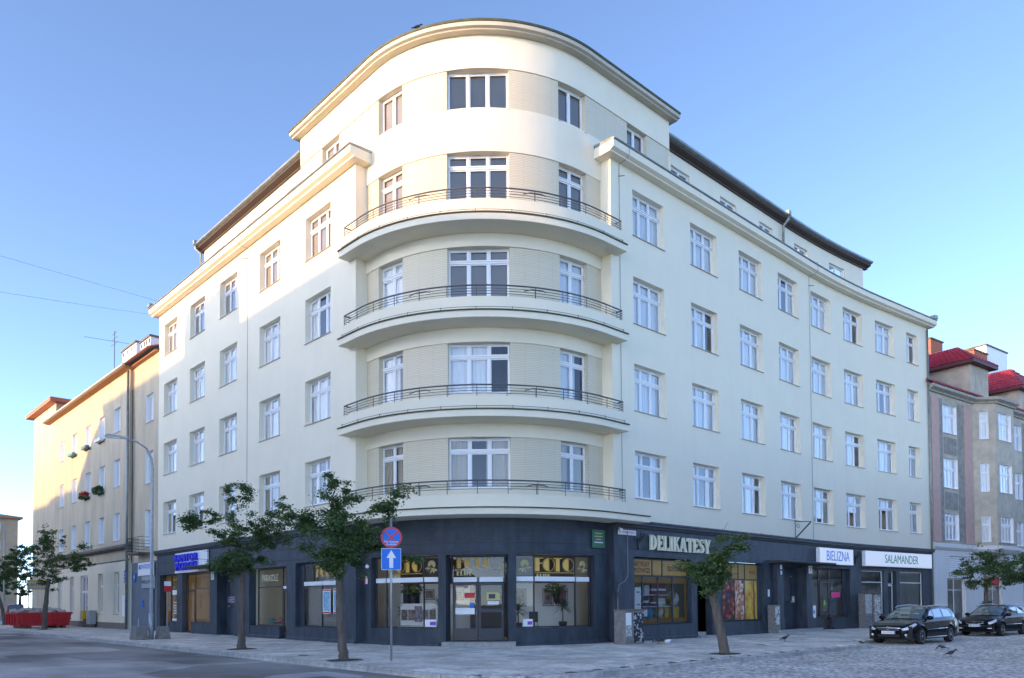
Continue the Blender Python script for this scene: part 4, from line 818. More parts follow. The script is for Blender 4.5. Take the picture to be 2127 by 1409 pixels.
# ------------------------------------------------------------------ signs on the building
def letter_poly(ch):
    """heavy serif capitals as sets of convex polygons in a 0..w x 0..1 box"""
    S = []; R = lambda a, b, c, d: S.append([(a, c), (b, c), (b, d), (a, d)])
    def serif(x0, x1, top): S.append([(x0-.06, 1 if top else 0), (x1+.06, 1 if top else 0), (x1, .93 if top else .07), (x0, .93 if top else .07)] if top is False else [(x0, .93), (x1, .93), (x1+.06, 1), (x0-.06, 1)])
    def stem(x, w=.17): R(x, x+w, .05, .95); serif(x, x+w, True); serif(x, x+w, False)
    if ch == 'I': stem(.07); return S, .32
    if ch == 'L': stem(.07); S.append([(.2, 0), (.56, 0), (.6, .24), (.53, .24), (.46, .10), (.2, .10)]); return S, .62
    if ch == 'E':
        stem(.07); S.append([(.2, 0), (.54, 0), (.58, .24), (.51, .24), (.44, .10), (.2, .10)]); S.append([(.2, .90), (.43, .90), (.49, .76), (.55, .76), (.53, 1), (.2, 1)]); R(.2, .40, .47, .56); R(.37, .43, .38, .65); return S, .62
    if ch == 'D':
        stem(.07); n = 14; o = [(.24+.42*math.sin(PI*i/n), .5+.5*math.cos(PI*i/n)) for i in range(n+1)]; q = [(.24+.24*math.sin(PI*i/n), .5+.40*math.cos(PI*i/n)) for i in range(n+1)]
        for i in range(n): S.append([o[i], q[i], q[i+1], o[i+1]])
        return S, .74
    if ch == 'K': stem(.07); S.append([(.22, .42), (.32, .50), (.60, .95), (.50, .95)]); S.append([(.28, .52), (.40, .60), (.68, .05), (.50, .05)]); R(.44, .74, 0, .05); R(.44, .68, .95, 1); return S, .76
    if ch == 'A': S.append([(.02, .05), (.10, .05), (.36, .98), (.30, 1)]); S.append([(.30, 1), (.44, 1), (.68, .05), (.49, .05)]); R(.16, .54, .28, .36); R(-.04, .18, 0, .05); R(.42, .75, 0, .05); return S, .74
    if ch == 'T': R(.24, .41, .05, .95); S.append([(.0, .76), (.06, .76), (.12, .90), (.53, .90), (.59, .76), (.65, .76), (.63, 1), (.02, 1)]); S.append([(.18, 0), (.47, 0), (.41, .07), (.24, .07)]); return S, .66
    if ch == 'Y': S.append([(.26, .05), (.43, .05), (.43, .46), (.26, .46)]); S.append([(.26, .44), (.43, .44), (.20, .95), (.02, .95)]); S.append([(.32, .40), (.42, .46), (.66, .95), (.57, .95)]); R(-.04, .26, .95, 1); R(.50, .72, .95, 1); S.append([(.18, 0), (.51, 0), (.43, .06), (.26, .06)]); return S, .70
    if ch == 'S':
        c = [(.52, .80), (.44, .93), (.30, .95), (.14, .88), (.10, .74), (.18, .60), (.36, .50), (.50, .38), (.52, .22), (.42, .08), (.26, .05), (.12, .10), (.06, .22)]; w = [.03, .04, .05, .07, .085, .09, .095, .09, .085, .07, .05, .04, .03]
        for i in range(len(c)-1):
            d = Vector((c[i+1][0]-c[i][0], c[i+1][1]-c[i][1])).normalized(); nrm = Vector((-d.y, d.x))
            S.append([(c[i][0]+nrm.x*w[i], c[i][1]+nrm.y*w[i]), (c[i][0]-nrm.x*w[i], c[i][1]-nrm.y*w[i]), (c[i+1][0]-nrm.x*w[i+1], c[i+1][1]-nrm.y*w[i+1]), (c[i+1][0]+nrm.x*w[i+1], c[i+1][1]+nrm.y*w[i+1])])
        R(.47, .54, .72, .98); R(.04, .10, .02, .30); return S, .64
M_CREAMSIGN = mat('cream_sign_face', (.80, .78, .58), .5)
p = place('delicatessen_sign', 'large raised cream serif letters on the black fascia', 'sign', (9.62, -.04, 3.79))
txt = 'DELIKATESY'; hh = .63; tot = sum(letter_poly(c)[1] for c in txt)+.03*len(txt); k = 4.55/(tot*hh); x = 0
for c in txt:
    S, w = letter_poly(c); m = MB()
    for poly in S:
        P_ = [(x+a*hh*k, b*hh) for a, b in poly]; ar = sum(P_[i][0]*P_[(i+1) % len(P_)][1]-P_[(i+1) % len(P_)][0]*P_[i][1] for i in range(len(P_)))
        m.prism(P_ if ar > 0 else P_[::-1], 0, .10, X=UP)
    m.build('letter', M_CREAMSIGN).parent = p; x += (w+.03)*hh*k
def lightbox(name, label, s0, s1, z0, z1, txt, colr, size, xs, P=PR, R=RR, d=-.02, t=.22, pos=None, off=0.0):
    a, b = Vector(P(s0, d)), Vector(P(s1, d)); an = math.atan2((b-a).y, (b-a).x); L = (b-a).length
    p = place(name, label, 'sign', (a.x, a.y, z0), an); h = z1-z0
    m = MB(); m.box(0, L, -t, 0, 0, h); m.build('box', M_WHITE, bevel=.012).parent = p
    m = MB(); m.box(.03, L-.03, -t-.008, -t, .03, h-.03); f = m.build('face', mat('sign_face', (.82, .84, .86), .35, emit=(.85, .92, 1.0), estr=.05)); f.parent = p
    me = text_mesh(txt, size, colr, .004, xs=xs, offset=off); o = link('lettering', me, None, M=Matrix.Translation((L/2 if pos is None else pos, -t-.012, h/2)) @ UP); o.parent = f
    for sx in (.4, L-.4): m = MB(); m.box(sx-.02, sx+.02, .0, .06, h*.3, h*.7); m.build('bracket', M_DARKMETAL).parent = p
    return p
lightbox('lingerie_shop_sign', 'white light box sign with blue lettering above the lingerie shop', 24.66, 28.52, 3.64, 4.56, 'BIELIZNA', mat('sky_blue_letters', (.03, .25, .80), .4), .80, .80, pos=2.05)
lightbox('shoe_shop_sign', 'long white light box sign with green lettering above the shoe shop', 29.9, 37.85, 3.66, 4.58, 'SALAMANDER', mat('green_letters', (.0, .30, .18), .4), .74, .86, pos=4.2)
p = place('exchange_office_sign', 'white panel with raised blue two-line lettering above the exchange office', 'sign', (-.03, 27.02, 3.46), -PI/2)
m = MB(); m.box(0, 4.8, -.10, 0, 0, 1.16); bx_ = m.build('panel', M_WHITE, bevel=.01); bx_.parent = p
M_BLUE3 = mat('vivid_blue_letters', (.03, .04, .75), .35)
for t_, z, sz, xc in (('KANTOR', .82, .62, 1.9), ('MORSKI', .33, .66, 1.95)):
    o = link('lettering', text_mesh(t_, sz, M_BLUE3, .05, xs=1.22, offset=.006, space=1.18), None, M=Matrix.Translation((xc, -.18, z)) @ UP); o.parent = p
def plate(name, label, P, R, s, d, z, w, h, m_, txt=None, tm=None, size=.1, xs=1, cat='sign', border=None):
    p = place(name, label, cat, (*P(s, d), z), R(s)); m = MB(); m.box(-w/2, w/2, -.02, 0, -h/2, h/2); m.build('plate', m_, bevel=.006).parent = p
    if border: m = MB(); m.box(-w/2+.015, w/2-.015, -.0235, -.0205, -h/2+.015, h/2-.015); m.build('border', border).parent = p
    if txt: o = link('lettering', text_mesh(txt, size, tm, 0, xs=xs), None, M=Matrix.Translation((0, -.027, 0)) @ UP); o.parent = p
    return p
M_INK = mat('black_ink', (.015, .015, .02), .5); M_REDINK = mat('red_ink', (.45, .03, .05), .5)
plate('street_name_plate', 'white street name plate high on the black corner pier', PR, RR, 8.22, -.01, 4.44, 1.15, .20, M_WHITE, 'UL. STAROWIEJSKA', M_REDINK, .13, .95)
plate('house_number_plate', 'white house number plate 7 beside the right entrance', PR, RR, 23.50, -.26, 3.29, .40, .42, M_WHITE, '7', M_INK, .38)
plate('house_number_plate', 'white house number plate 2 on the pier beside the exchange office', PL, RL, -21.75, -.01, 3.17, .42, .44, M_WHITE, '2', M_INK, .36)
p = plate('heritage_plaque', 'green plaque hanging by the end of the curved photo shop', PT, RT, sTR(6.75), -.24, 4.12, .78, .74, mat('green_plaque', (.03, .10, .06), .5, var=.3, vscale=8), border=mat('green_plaque_field', (.05, .16, .09), .5))
for i, w in enumerate((.42, .46, .3, .5)): m = MB(); m.box(-w/2, w/2, -.028, -.025, .2-.12*i, .235-.12*i); m.build('writing', M_PALEGOLD if i < 3 else M_PAPER).parent = p
p = plate('alarm_box', 'red and white alarm box on the pier left of the photo shop', PT, RT, sTL(6.98), -.21, 2.55, .22, .30, M_WHITE, cat='alarm box'); m = MB(); m.box(-.11, -.01, -.026, -.021, -.14, .14); m.build('red_half', M_RED).parent = p
plate('intercom_panel', 'small white intercom panel on the pier left of entrance 7', PR, RR, 19.5, -.01, 2.02, .17, .36, M_PAPER, cat='intercom', border=M_GREYPANEL)
for z, m_, lb in ((3.35, M_PAPER, 'small white plate at the top of the pilaster of entrance 7'), (3.06, M_BLUE, 'small blue and white plate on the pilaster of entrance 7')): plate('small_plate', lb, PR, RR, 20.32, -.26, z, .17, .22, m_, border=M_PAPER)
def camera_dome(P, s, d, z, label):
    p = place('security_camera', label, 'camera', (*P(s, d), z)); m = MB(); m.lathe([(.02, -.09), (.07, -.06), (.085, 0), (.07, .05), (.03, .06)], n=12); m.build('dome', M_GREYPANEL, smooth=True).parent = p; m = MB(); m.tube([(0, 0, .04), (.04, .12, .1)], .02, 6); m.build('arm', M_GREYPANEL).parent = p
camera_dome(PR, 7.7, -.12, 4.52, 'grey security camera under the canopy beside the street name plate'); camera_dome(PT, sTL(6.75), -.3, 3.1, 'white security camera on the left pier of the photo shop')
# flag and lamp brackets
def bracket(s, z, sc, label, P=PR):
    p = place('iron_bracket', label, 'bracket', (*P(s, -.01), z), RR(s)); m = MB()
    m.tube([(0, 0, -.45*sc), (0, -.75*sc, .25*sc)], .03*sc, 6); m.build('strut', M_DARKMETAL).parent = p; m = MB(); m.tube([(0, 0, .35*sc), (0, -.78*sc, .27*sc)], .018*sc, 6); m.tube([(0, 0, .4*sc), (0, 0, -.5*sc)], .018*sc, 6); m.build('arm', M_DARKMETAL).parent = p
    m = MB(); m.tube([(0, -.15*sc+.1*sc*math.cos(t*.5)*(1-t/20), .1*sc+.13*sc*math.sin(t*.5)*(1-t/20)) for t in range(16)], .010*sc, 5); m.build('scroll', M_DARKMETAL).parent = p
bracket(22.4, 5.45, 1.15, 'black wrought-iron flag bracket on the cream wall above entrance 7')
for s, lb in ((8.98, 'black iron lamp bracket left of the cream letters'), (29.2, 'black iron lamp bracket between the two light box signs')):
    p = place('lamp_bracket', lb, 'bracket', (*PR(s, -.02), 4.2), RR(s))
    for i, sx in enumerate((-.10, .14)): m = MB(); m.tube([(0, 0, -.18), (sx*.5, -.10, 0), (sx, -.22, .24)], .04, 6); m.build('arm', M_DARKMETAL).parent = p
    m = MB(); m.box(-.07, .07, -.05, .0, -.42, .05); m.build('wall_plate', M_DARKMETAL).parent = p; m = MB(); m.box(-.55, .55, -.02, 0, -.36, -.33); m.build('wire_rail', M_DARKMETAL).parent = p
p = place('wall_cable', 'loose cable and junction box on the black corner pier', 'cable', (7.55, -.03, 1.9)); m = MB(); m.box(-.1, .08, -.05, .0, -.1, .12); m.build('junction_box', M_DARKMETAL).parent = p
m = MB(); m.tube([(0, -.03, .1), (.05, -.05, .4), (.4, -.06, .55), (.62, -.04, .75), (.66, -.02, .9), (.66, -.02, 2.6)], .014, 5); m.tube([(0, -.02, -.1), (0, -.02, -1.9)], .02, 5); m.build('cable', mat('grey_cable', (.25, .25, .25), .6)).parent = p
# ------------------------------------------------------------------ ground, roads, pavement
def nodes_of(m): return m.node_tree.nodes, m.node_tree.links, m.node_tree.nodes['Principled BSDF']
def asphalt():
    m = mat('patched_asphalt', (.10, .10, .105), .85, bump=.6, bscale=90); n, l, b = nodes_of(m); g = n.new('ShaderNodeNewGeometry')
    def noise(sc, det=4, stretch=(1, 1, 1)):
        mp = n.new('ShaderNodeMapping'); mp.inputs['Scale'].default_value = stretch; l.new(g.outputs['Position'], mp.inputs[0]); t = n.new('ShaderNodeTexNoise'); t.inputs['Scale'].default_value = sc; t.inputs['Detail'].default_value = det; l.new(mp.outputs[0], t.inputs['Vector']); return t.outputs[0]
    def ramp(src, st, const=False):
        r = n.new('ShaderNodeValToRGB'); e = r.color_ramp; e.interpolation = 'CONSTANT' if const else 'LINEAR'
        e.elements[0].position = st[0][0]; e.elements[0].color = (*[st[0][1]]*3, 1); e.elements[1].position = st[1][0]; e.elements[1].color = (*[st[1][1]]*3, 1)
        for p_, v in st[2:]: x = e.elements.new(p_); x.color = (v, v, v, 1)
        l.new(src, r.inputs[0]); return r.outputs[0]
    v = n.new('ShaderNodeTexVoronoi'); v.distance = 'CHEBYCHEV'; v.inputs['Scale'].default_value = .22; l.new(g.outputs['Position'], v.inputs['Vector']); sx = n.new('ShaderNodeSeparateColor'); l.new(v.outputs['Color'], sx.inputs[0])
    patches = ramp(sx.outputs[0], [(0, .68), (.25, 1.0), (.5, .82), (.7, 1.22), (.88, .52)], True)
    worn = ramp(noise(.35, 6, (1, .45, 1)), [(.36, .48), (.62, 1.18)]); spec = ramp(noise(38, 2), [(.35, .7), (.65, 1.25)])
    col = None; base = n.new('ShaderNodeRGB'); base.outputs[0].default_value = (.37, .34, .315, 1); cur = base.outputs[0]
    for s in (patches, worn, spec):
        mx = n.new('ShaderNodeMix'); mx.data_type = 'RGBA'; mx.blend_type = 'MULTIPLY'; mx.inputs[0].default_value = 1; l.new(cur, mx.inputs[6]); l.new(s, mx.inputs[7]); cur = mx.outputs[2]
    l.new(cur, b.inputs[0]); return m
M_ASPH = asphalt()
def attr_mat(name, c1, c2, rough=.85, vs=6, bs=70, bmp=.5):
    """per-piece tone from the 'tone' attribute, plus dirt noise"""
    m = mat(name, c1, rough, bump=bmp, bscale=bs); n, l, b = nodes_of(m); a = n.new('ShaderNodeAttribute'); a.attribute_name = 'tone'
    mx = n.new('ShaderNodeMix'); mx.data_type = 'RGBA'; mx.inputs[6].default_value = (*c1, 1); mx.inputs[7].default_value = (*c2, 1); l.new(a.outputs['Fac'], mx.inputs[0])
    g = n.new('ShaderNodeNewGeometry'); cur = mx.outputs[2]
    for sc, lo in ((.5, .80), (vs, .80)):
        t = n.new('ShaderNodeTexNoise'); t.inputs['Scale'].default_value = sc; t.inputs['Detail'].default_value = 6; l.new(g.outputs['Position'], t.inputs['Vector'])
        r = n.new('ShaderNodeMapRange'); r.inputs[1].default_value = .35; r.inputs[2].default_value = .65; r.inputs[3].default_value = lo; r.inputs[4].default_value = 1.12; l.new(t.outputs[0], r.inputs[0])
        m2 = n.new('ShaderNodeMix'); m2.data_type = 'RGBA'; m2.blend_type = 'MULTIPLY'; m2.inputs[0].default_value = 1; l.new(cur, m2.inputs[6]); l.new(r.outputs[0], m2.inputs[7]); cur = m2.outputs[2]
    l.new(cur, b.inputs[0]); return m
M_SLAB = attr_mat('concrete_slab', (.50, .462, .405), (.74, .69, .61)); M_KERB = attr_mat('kerb_stone', (.42, .415, .40), (.50, .49, .47)); M_SETT = attr_mat('granite_sett', (.30, .288, .27), (.74, .69, .63), .75, 9)
def set_tone(me, vals):
    a = me.attributes.new('tone', 'FLOAT', 'FACE'); a.data.foreach_set('value', vals)
def sheet(name, pts, z, m_, label=None):
    m = MB(); m.add([(x, y, z) for x, y in pts], [tuple(range(len(pts)))]); o = m.build(name, m_); o['kind'] = 'structure'; return o
sheet('ground', [(-600, -600), (600, -600), (600, 900), (-600, 900)], -.17, mat('far_ground', (.2, .2, .19), .9))
sheet('asphalt_road', [(-17, -24), (-5.7, -24), (-5.7, 200), (-17, 200)], -.125, M_ASPH)
cob = sheet('cobbled_street', [(-5.7, -24), (120, -37), (120, -14), (60, -8), (30, -6.2), (-5.7, -6)], -.145, mat('sett_joint_sand', (.07, .068, .062), .95, var=.3, vscale=20))
# kerb line
KL = [(-6.0, 130)]+[(-6.0, v) for v in (60, 30, 10, -5.4)]
kc = [(-3.4+2.62*math.cos(t), -5.45+2.62*math.sin(t)) for t in [PI+PI/2*i/10 for i in range(1, 11)]]
def kvR(u): return -6.75+vR(u)
KR = [(4, -8.07), (11.6, -8.07), (12.4, -7.85), (13.2, -7.25), (14.0, -6.85)]+[(u, kvR(u)) for u in range(16, 80, 4)]
kerb = KL+kc+KR
inner = [(-6.0, 130), (30, 130), (30, 50), (80, 50), (80, kvR(76)), ]
pav = sheet('pavement', kerb[::-1]+[(-6.0, 131), (60, 131), (90, 60), (90, kvR(76))][::1][:0]+[(.6, 130), (.6, 7), (7, .6), (30, 1.0), (76, kvR(76)+8)], -.035, mat('joint_sand', (.045, .045, .038), .95))
def resample(pts, step):
    o = []; d = 0
    for a, b in zip(pts, pts[1:]):
        a, b = Vector(a), Vector(b); L = (b-a).length; t = d
        while t < L: o.append((a+(b-a)*(t/L), (b-a).normalized())); t += step
        d = t-L
    return o
kv = []
for k in range(5):
    m = MB(); r_ = random.Random(k); h = .006+.006*r_.random(); m.add([(-.495, 0, -.16), (.495, 0, -.16), (.495, .16, -.16), (-.495, .16, -.16), (-.495, .02, h-.012), (.495, .02, h-.012), (.495, .16, h), (-.495, .16, h), (-.49, .045, h), (.49, .045, h)],
        [(0, 1, 5, 4), (4, 5, 9, 8), (8, 9, 6, 7), (1, 2, 6, 9, 5), (0, 4, 8, 7, 3), (2, 3, 7, 6)])
    me = m.mesh('kerb_stone', M_KERB); set_tone(me, [r_.random()]*len(me.polygons)); kv.append(me)
for i, (p, d) in enumerate(resample(kerb, 1.0)):
    if p.y > 75 or p.x > 45: continue
    q = p+d*.5; a = math.atan2(d.y, d.x)
    o = link('kerb_stone', kv[i % 5], pav, M=Matrix.Translation((q.x, q.y, random.uniform(-.006, .004))) @ Matrix.Rotation(a+random.uniform(-.008, .008), 4, 'Z'))
# paving slabs: the nearest ones single, the rest one mesh
def kerb_in(u, v):
    if u < -3.4 and v < -5.45: return math.hypot(u+3.4, v+5.45) < 2.40
    if u < -5.78: return False
    if u < 11.6: return v > -7.86
    if u < 14.4: return v > -7.86+(u-11.6)*.47
    return v > kvR(u)+.2
def in_house(u, v):
    if v > 7.5: return u > .25
    if u > 7.6: return v > vR(u)+.25
    return u > .5 and v > .5 and (math.hypot(u-TC, v-TC) < 5.9 or (u > TC and v > TC))
slabs = []; G = .5
for i in range(-13, 110):
    for j in range(-17, 160):
        off = .25 if (i % 2) else 0
        u, v = i*G+.12, j*G+off+.1
        if not kerb_in(u, v) or not kerb_in(u-.22, v-.22) or in_house(u, v): continue
        x, y, k = project((u, v, 0)); vis = 0 < x < 2127 and y < 1409 and k > 0
        slabs.append((k if vis else 1e6+k, u, v))
slabs.sort()
sv = []
for k in range(8):
    r_ = random.Random(k+40); h = .238; tl = [r_.uniform(-.005, .004) for _ in range(4)]; m = MB(); c = .006
    P4 = [(-h, -h), (h, -h), (h, h), (-h, h)]; m.add([(x, y, -.04) for x, y in P4]+[(x, y, t-.006) for (x, y), t in zip(P4, tl)]+[(x*(1-c/h), y*(1-c/h), t) for (x, y), t in zip(P4, tl)], [(0, 1, 5, 4), (1, 2, 6, 5), (2, 3, 7, 6), (3, 0, 4, 7), (4, 5, 9, 8), (5, 6, 10, 9), (6, 7, 11, 10), (7, 4, 8, 11), (8, 9, 10, 11)])
    me = m.mesh('paving_slab', M_SLAB); set_tone(me, [r_.random()]*len(me.polygons)); sv.append((me, m))
for k, (d, u, v) in enumerate(slabs[:300]): link('paving_slab', random.choice(sv)[0], pav, M=Matrix.Translation((u, v, 0)) @ Matrix.Rotation(random.choice((0, PI/2, PI, 1.5*PI))+random.uniform(-.01, .01), 4, 'Z'))
def mass(name, items, protos, m_, parent):
    """many copies of small prototype meshes joined into one"""
    V, F, T = [], [], []; k = 0
    for (x, y, z, a, pi, t) in items:
        pv = protos[pi][0]; ca, sa = math.cos(a), math.sin(a); R_ = pv.copy(); R_[:, 0] = x+pv[:, 0]*ca-pv[:, 1]*sa; R_[:, 1] = y+pv[:, 0]*sa+pv[:, 1]*ca; R_[:, 2] = pv[:, 2]+z
        V.append(R_); F += [tuple(q+k for q in f) for f in protos[pi][1]]; T += [t]*len(protos[pi][1]); k += len(pv)
    me = bpy.data.meshes.new(name); me.from_pydata(np.concatenate(V).tolist(), [], F); me.materials.append(m_); set_tone(me, T); o = link(name, me, parent); o['kind'] = 'stuff'; return o
pr = [(np.array(m.v), m.f) for _, m in sv]
mass('far_paving_slabs', [(u, v, 0, random.choice((0, PI/2, PI)), random.randrange(8), random.random()) for d, u, v in slabs[300:]], pr, M_SLAB, pav)
# granite setts of the right-hand street
pr = []
for k in range(6):
    r_ = random.Random(k+90); a, b = .062, .047; c = .012; t = [r_.uniform(-.004, .003) for _ in range(4)]; P4 = [(-a, -b), (a, -b), (a, b), (-a, b)]
    pr.append((np.array([(x+r_.uniform(-.004, .004), y+r_.uniform(-.004, .004), -.02) for x, y in P4]+[(x*.83, y*.8, .012+q) for (x, y), q in zip(P4, t)]), [(0, 1, 5, 4), (1, 2, 6, 5), (2, 3, 7, 6), (3, 0, 4, 7), (4, 5, 6, 7)]))
items = []; du, dv = .13, .105
for j in range(150):
    v0 = -6.9-j*dv
    for i in range(360):
        u = -4.0+i*du+(j % 2)*du/2; v = v0+.35*vR(u)+.03*math.sin(u*1.7)
        if kerb_in(u, v+.22) or kerb_in(u+.12, v+.2): continue
        x, y, k = project((u, v, -.12))
        if not (-40 < x < 2170 and y < 1440 and k > 0): continue
        items.append((u+random.uniform(-.006, .006), v+random.uniform(-.006, .006), -.133+.012*math.sin(u*.9)*math.cos(v*.8), random.uniform(-.06, .06), random.randrange(6), random.random()))
mass('setts', items, pr, M_SETT, cob)

# ------------------------------------------------------------------ houses across the two streets (outside the picture; they shade the lower storeys and stand in the reflections)
M_OPP1 = plaster('ochre_plaster', (.66, .55, .40)); M_OPP2 = plaster('grey_plaster', (.58, .56, .52)); M_OPP3 = plaster('pale_plaster', (.70, .66, .57))
M_DGLASS = mat('dark_window_pane', (.03, .035, .04), .08); M_ROOFRED = mat('red_roof', (.42, .045, .075), .35, var=.3, vscale=4); M_ROOFBROWN = mat('brown_roof', (.13, .075, .055), .8, var=.3, vscale=4)
def block(name, label, P, R, s0, s1, zt, depth, m_, floors, wpitch=3.2, extra=None):
    x, y = P((s0+s1)/2, depth/2); t = thing(name, label, 'building', (x, y, 0)); n = int((s1-s0)/wpitch); ops = []; fh = (zt-1.2)/floors
    for f in range(floors):
        for i in range(n):
            c = s0+(s1-s0)*(i+.5)/n; ops.append((c-.65, c+.65, f*fh+1.1, f*fh+2.9, .18))
    m = wall(P, s0, s1, -.15, zt, ops); a, b, c, d = P(s0), P(s1), P(s1, depth), P(s0, depth)
    for p, q in ((b, c), (c, d), (d, a)): m.quad((*p, -.15), (*q, -.15), (*q, zt), (*p, zt))
    m.build('wall', m_, t); m = MB(); m.quad((*a, zt-.01), (*b, zt-.01), (*c, zt-.01), (*d, zt-.01)); sweep(P, [s0-.2, s1+.2], rect(-.35, .3, zt-.25, zt), mb=m); m.build('roof', M_ROOFBROWN, t)
    for (sa, sb, za, zb, _) in ops:
        fr = MB(); q = FRM(P, R, (sa+sb)/2, 0, za); w, h = sb-sa, zb-za; fr.box(-w/2, w/2, .14, .2, 0, .07); fr.box(-w/2, w/2, .14, .2, h-.07, h); fr.box(-w/2, -w/2+.07, .14, .2, .07, h-.07); fr.box(w/2-.07, w/2, .14, .2, .07, h-.07); fr.box(-.04, .04, .14, .2, .07, h-.07)
        o = link('window', fr.mesh('window', M_PVC), t, M=q); pn = MB(); pn.quad((-w/2, .17, 0), (w/2, .17, 0), (w/2, .17, h), (-w/2, .17, h)); link('pane', pn.mesh('pane', M_DGLASS), o, M=Matrix())
    return t
OX = -55.0
PA = lambda s, d=0: (OX-d, s); RA = lambda s: PI/2
tA = block('apartment_building', 'ochre five storey apartment building across the left-hand street', PA, RA, -9, 55.0, 23.6, 13, M_OPP1, 5, 4.0)
m = MB(); m.box(OX-7, OX-.02, 33.8, 39.9, 23.59, 26.2); m.build('stair_tower', M_OPP1, tA)
tB = block('apartment_building', 'lower pale house across the left-hand street', PA, RA, 55.2, 87, 18.3, 13, M_OPP3, 4, 3.6)
m = MB(); m.add([(OX, 55.2, 18.3), (OX, 62, 18.3), (OX-6, 55.2, 18.3), (OX-6, 62, 18.3), (OX, 55.2, 22.8), (OX-6, 55.2, 22.8), (OX, 58, 21.4), (OX-6, 58, 21.4)], [(0, 1, 6, 4), (2, 5, 7, 3), (4, 6, 7, 5), (6, 1, 3, 7), (0, 4, 5, 2)]); m.build('gable', M_OPP3, tB)
block('apartment_building', 'unseen long pale apartment building, added far down the left-hand street to darken reflections', PA, RA, 87.3, 140, 16, 13, M_OPP2, 4, 4.5)  # added out of view to block bright horizon in shop window reflections
PC = lambda s, d=0: (-20.5-d, s)
block('unseen_tenement', 'unseen ochre tenement added on the left side of the left-hand street to darken reflections', PC, RA, 76, 108, 13.5, 12, M_OPP1, 4, 3.6); block('unseen_tenement', 'unseen grey tenement added beyond the ochre one to darken reflections', PC, RA, 108.4, 150, 12.5, 12, M_OPP2, 4, 3.6)  # unseen blocks put in to hide bright horizon from the shop glass
PB = lambda s, d=0: (s, -27-.06*max(0, s-20)-d); RB = lambda s: PI
PBm = lambda s, d=0: (-s, -27-.06*max(0, -s-20)-d)
for i, (a, b, h, m_, lb) in enumerate(((2, 20, 9.5, M_OPP3, 'pale tenement across the right-hand street, nearest the crossing'), (20.3, 38, 10.5, M_OPP1, 'ochre tenement across the right-hand street'), (38.3, 62, 9.8, M_OPP2, 'grey tenement across the right-hand street'), (62.4, 112, 12.5, M_OPP3, 'unseen long pale tenement added far along the right-hand street to darken reflections'), (112.4, 170, 13, M_OPP1, 'unseen ochre tenement added farthest along the right-hand street to darken reflections'))): block('unseen_tenement', lb, PBm, RB, -b, -a, h, 11, m_, 3, 3.4)  # unseen row kept low for skylight; far two added to darken reflections
# ------------------------------------------------------------------ left-hand neighbour: older beige house
M_BEIGE = mat('weathered_beige_plaster', (.66, .56, .40), .9, var=.5, vscale=1.1, bump=.4, bscale=40, col2=(.47, .41, .31), stretch=(1, 1, .22), detail=8)
M_CREAMGF = plaster('cream_ground_floor', (.80, .71, .54), streak=.05); M_GREYGF = mat('grey_painted_wall', (.17, .20, .24), .8, var=.2, vscale=2); M_LEDGE = mat('dirty_ledge', (.20, .18, .15), .9, var=.5, vscale=4)
N = thing('beige_tenement_house', 'weathered beige four storey house left of the corner building', 'building', (5, 45, 0))
PN = lambda s, d=0: (-.2+d, -s); PN2 = lambda s, d=0: (.0+d, -s)
NR = [(13.65, 15.35), (9.82, 11.72), (6.08, 7.98)]
NCOL = [38.05, 41.6, 45.2, 49.0, 52.9]
ops = [(-c-.72, -c+.72, a, b, .24) for c in NCOL for a, b in NR]
gw = [(37.25, 38.4), (41.0, 42.2), (48.7, 49.9), (52.5, 53.7)]
wall(PN, -57, -35.3, 4.62, 17.45, ops, rmi=1).build('wall', [M_BEIGE, M_WHITE], N)
wall(PN, -57, -35.35, -.15, 4.62, [(-b, -a, 1.02, 3.9, .26) for a, b in gw]+[(-46.8, -44.85, .2, 3.9, .2)], depth=-.03).build('ground_floor_wall', M_CREAMGF, N)
m = MB(); m.quad((-.2, 35.3, 4.62), (.3, 35.3, 4.62), (.3, 35.3, 17.45), (-.2, 35.3, 17.45)); m.build('wall_return', M_BEIGE, N); m = MB(); m.quad((-.23, 35.35, -.15), (.3, 35.35, -.15), (.3, 35.35, 4.62), (-.23, 35.35, 4.62)); m.build('wall_return', M_CREAMGF, N); m = MB(); m.quad((-.2, 57, -.15), (12, 57, -.15), (12, 57, 17.4), (-.2, 57, 17.4)); m.build('gable_wall', M_BEIGE, N)
ops2 = [(-32.75, -31.3, a, b, .24) for a, b in ((13.35, 15.15), (9.4, 11.45), (5.35, 7.7))]
wall(PN2, -35.3, -VE-.02, 4.4, 17.45, ops2, rmi=1).build('wall', [M_BEIGE, M_WHITE], N); wall(PN2, -35.3, -VE-.12, -.15, 4.4, [(-31.7, -30.75, 0, 2.6, .3)]).build('ground_floor_wall', M_GREYGF, N)
m = MB(); m.box(.3, .35, 30.7, 31.8, 0, 2.6); m.build('door', M_DARKFRAME, N)
def nwin(P, R, sm, z, w, h, d=0, tf=None, dep=.18, cols=2, c='full'): return put_window(N, FRM(P, R, sm, d, z), w, h, cols, tf, curt=c, dep=dep, key='n')
for c in NCOL:
    for a, b in NR: nwin(PN, RL, -c, a, 1.44, b-a, c=rnd.choice(['full', 'full', 'half']))
for (a, b) in ((13.35, 15.15), (9.4, 11.45), (5.35, 7.7)): nwin(PN2, RL, -32.02, a, 1.45, b-a)
M_REDCURT = mat('dark_red_curtain', (.30, .02, .05), .8)
for a, b in gw:
    o = nwin(PN, RL, -(a+b)/2, 1.02, b-a, 2.88, -.03, .68, .20, 1, 'none'); link('curtain', curtain_mesh(-.55, .55, .05, 2.8, M_REDCURT, .03, .15, .3), o, M=Matrix())
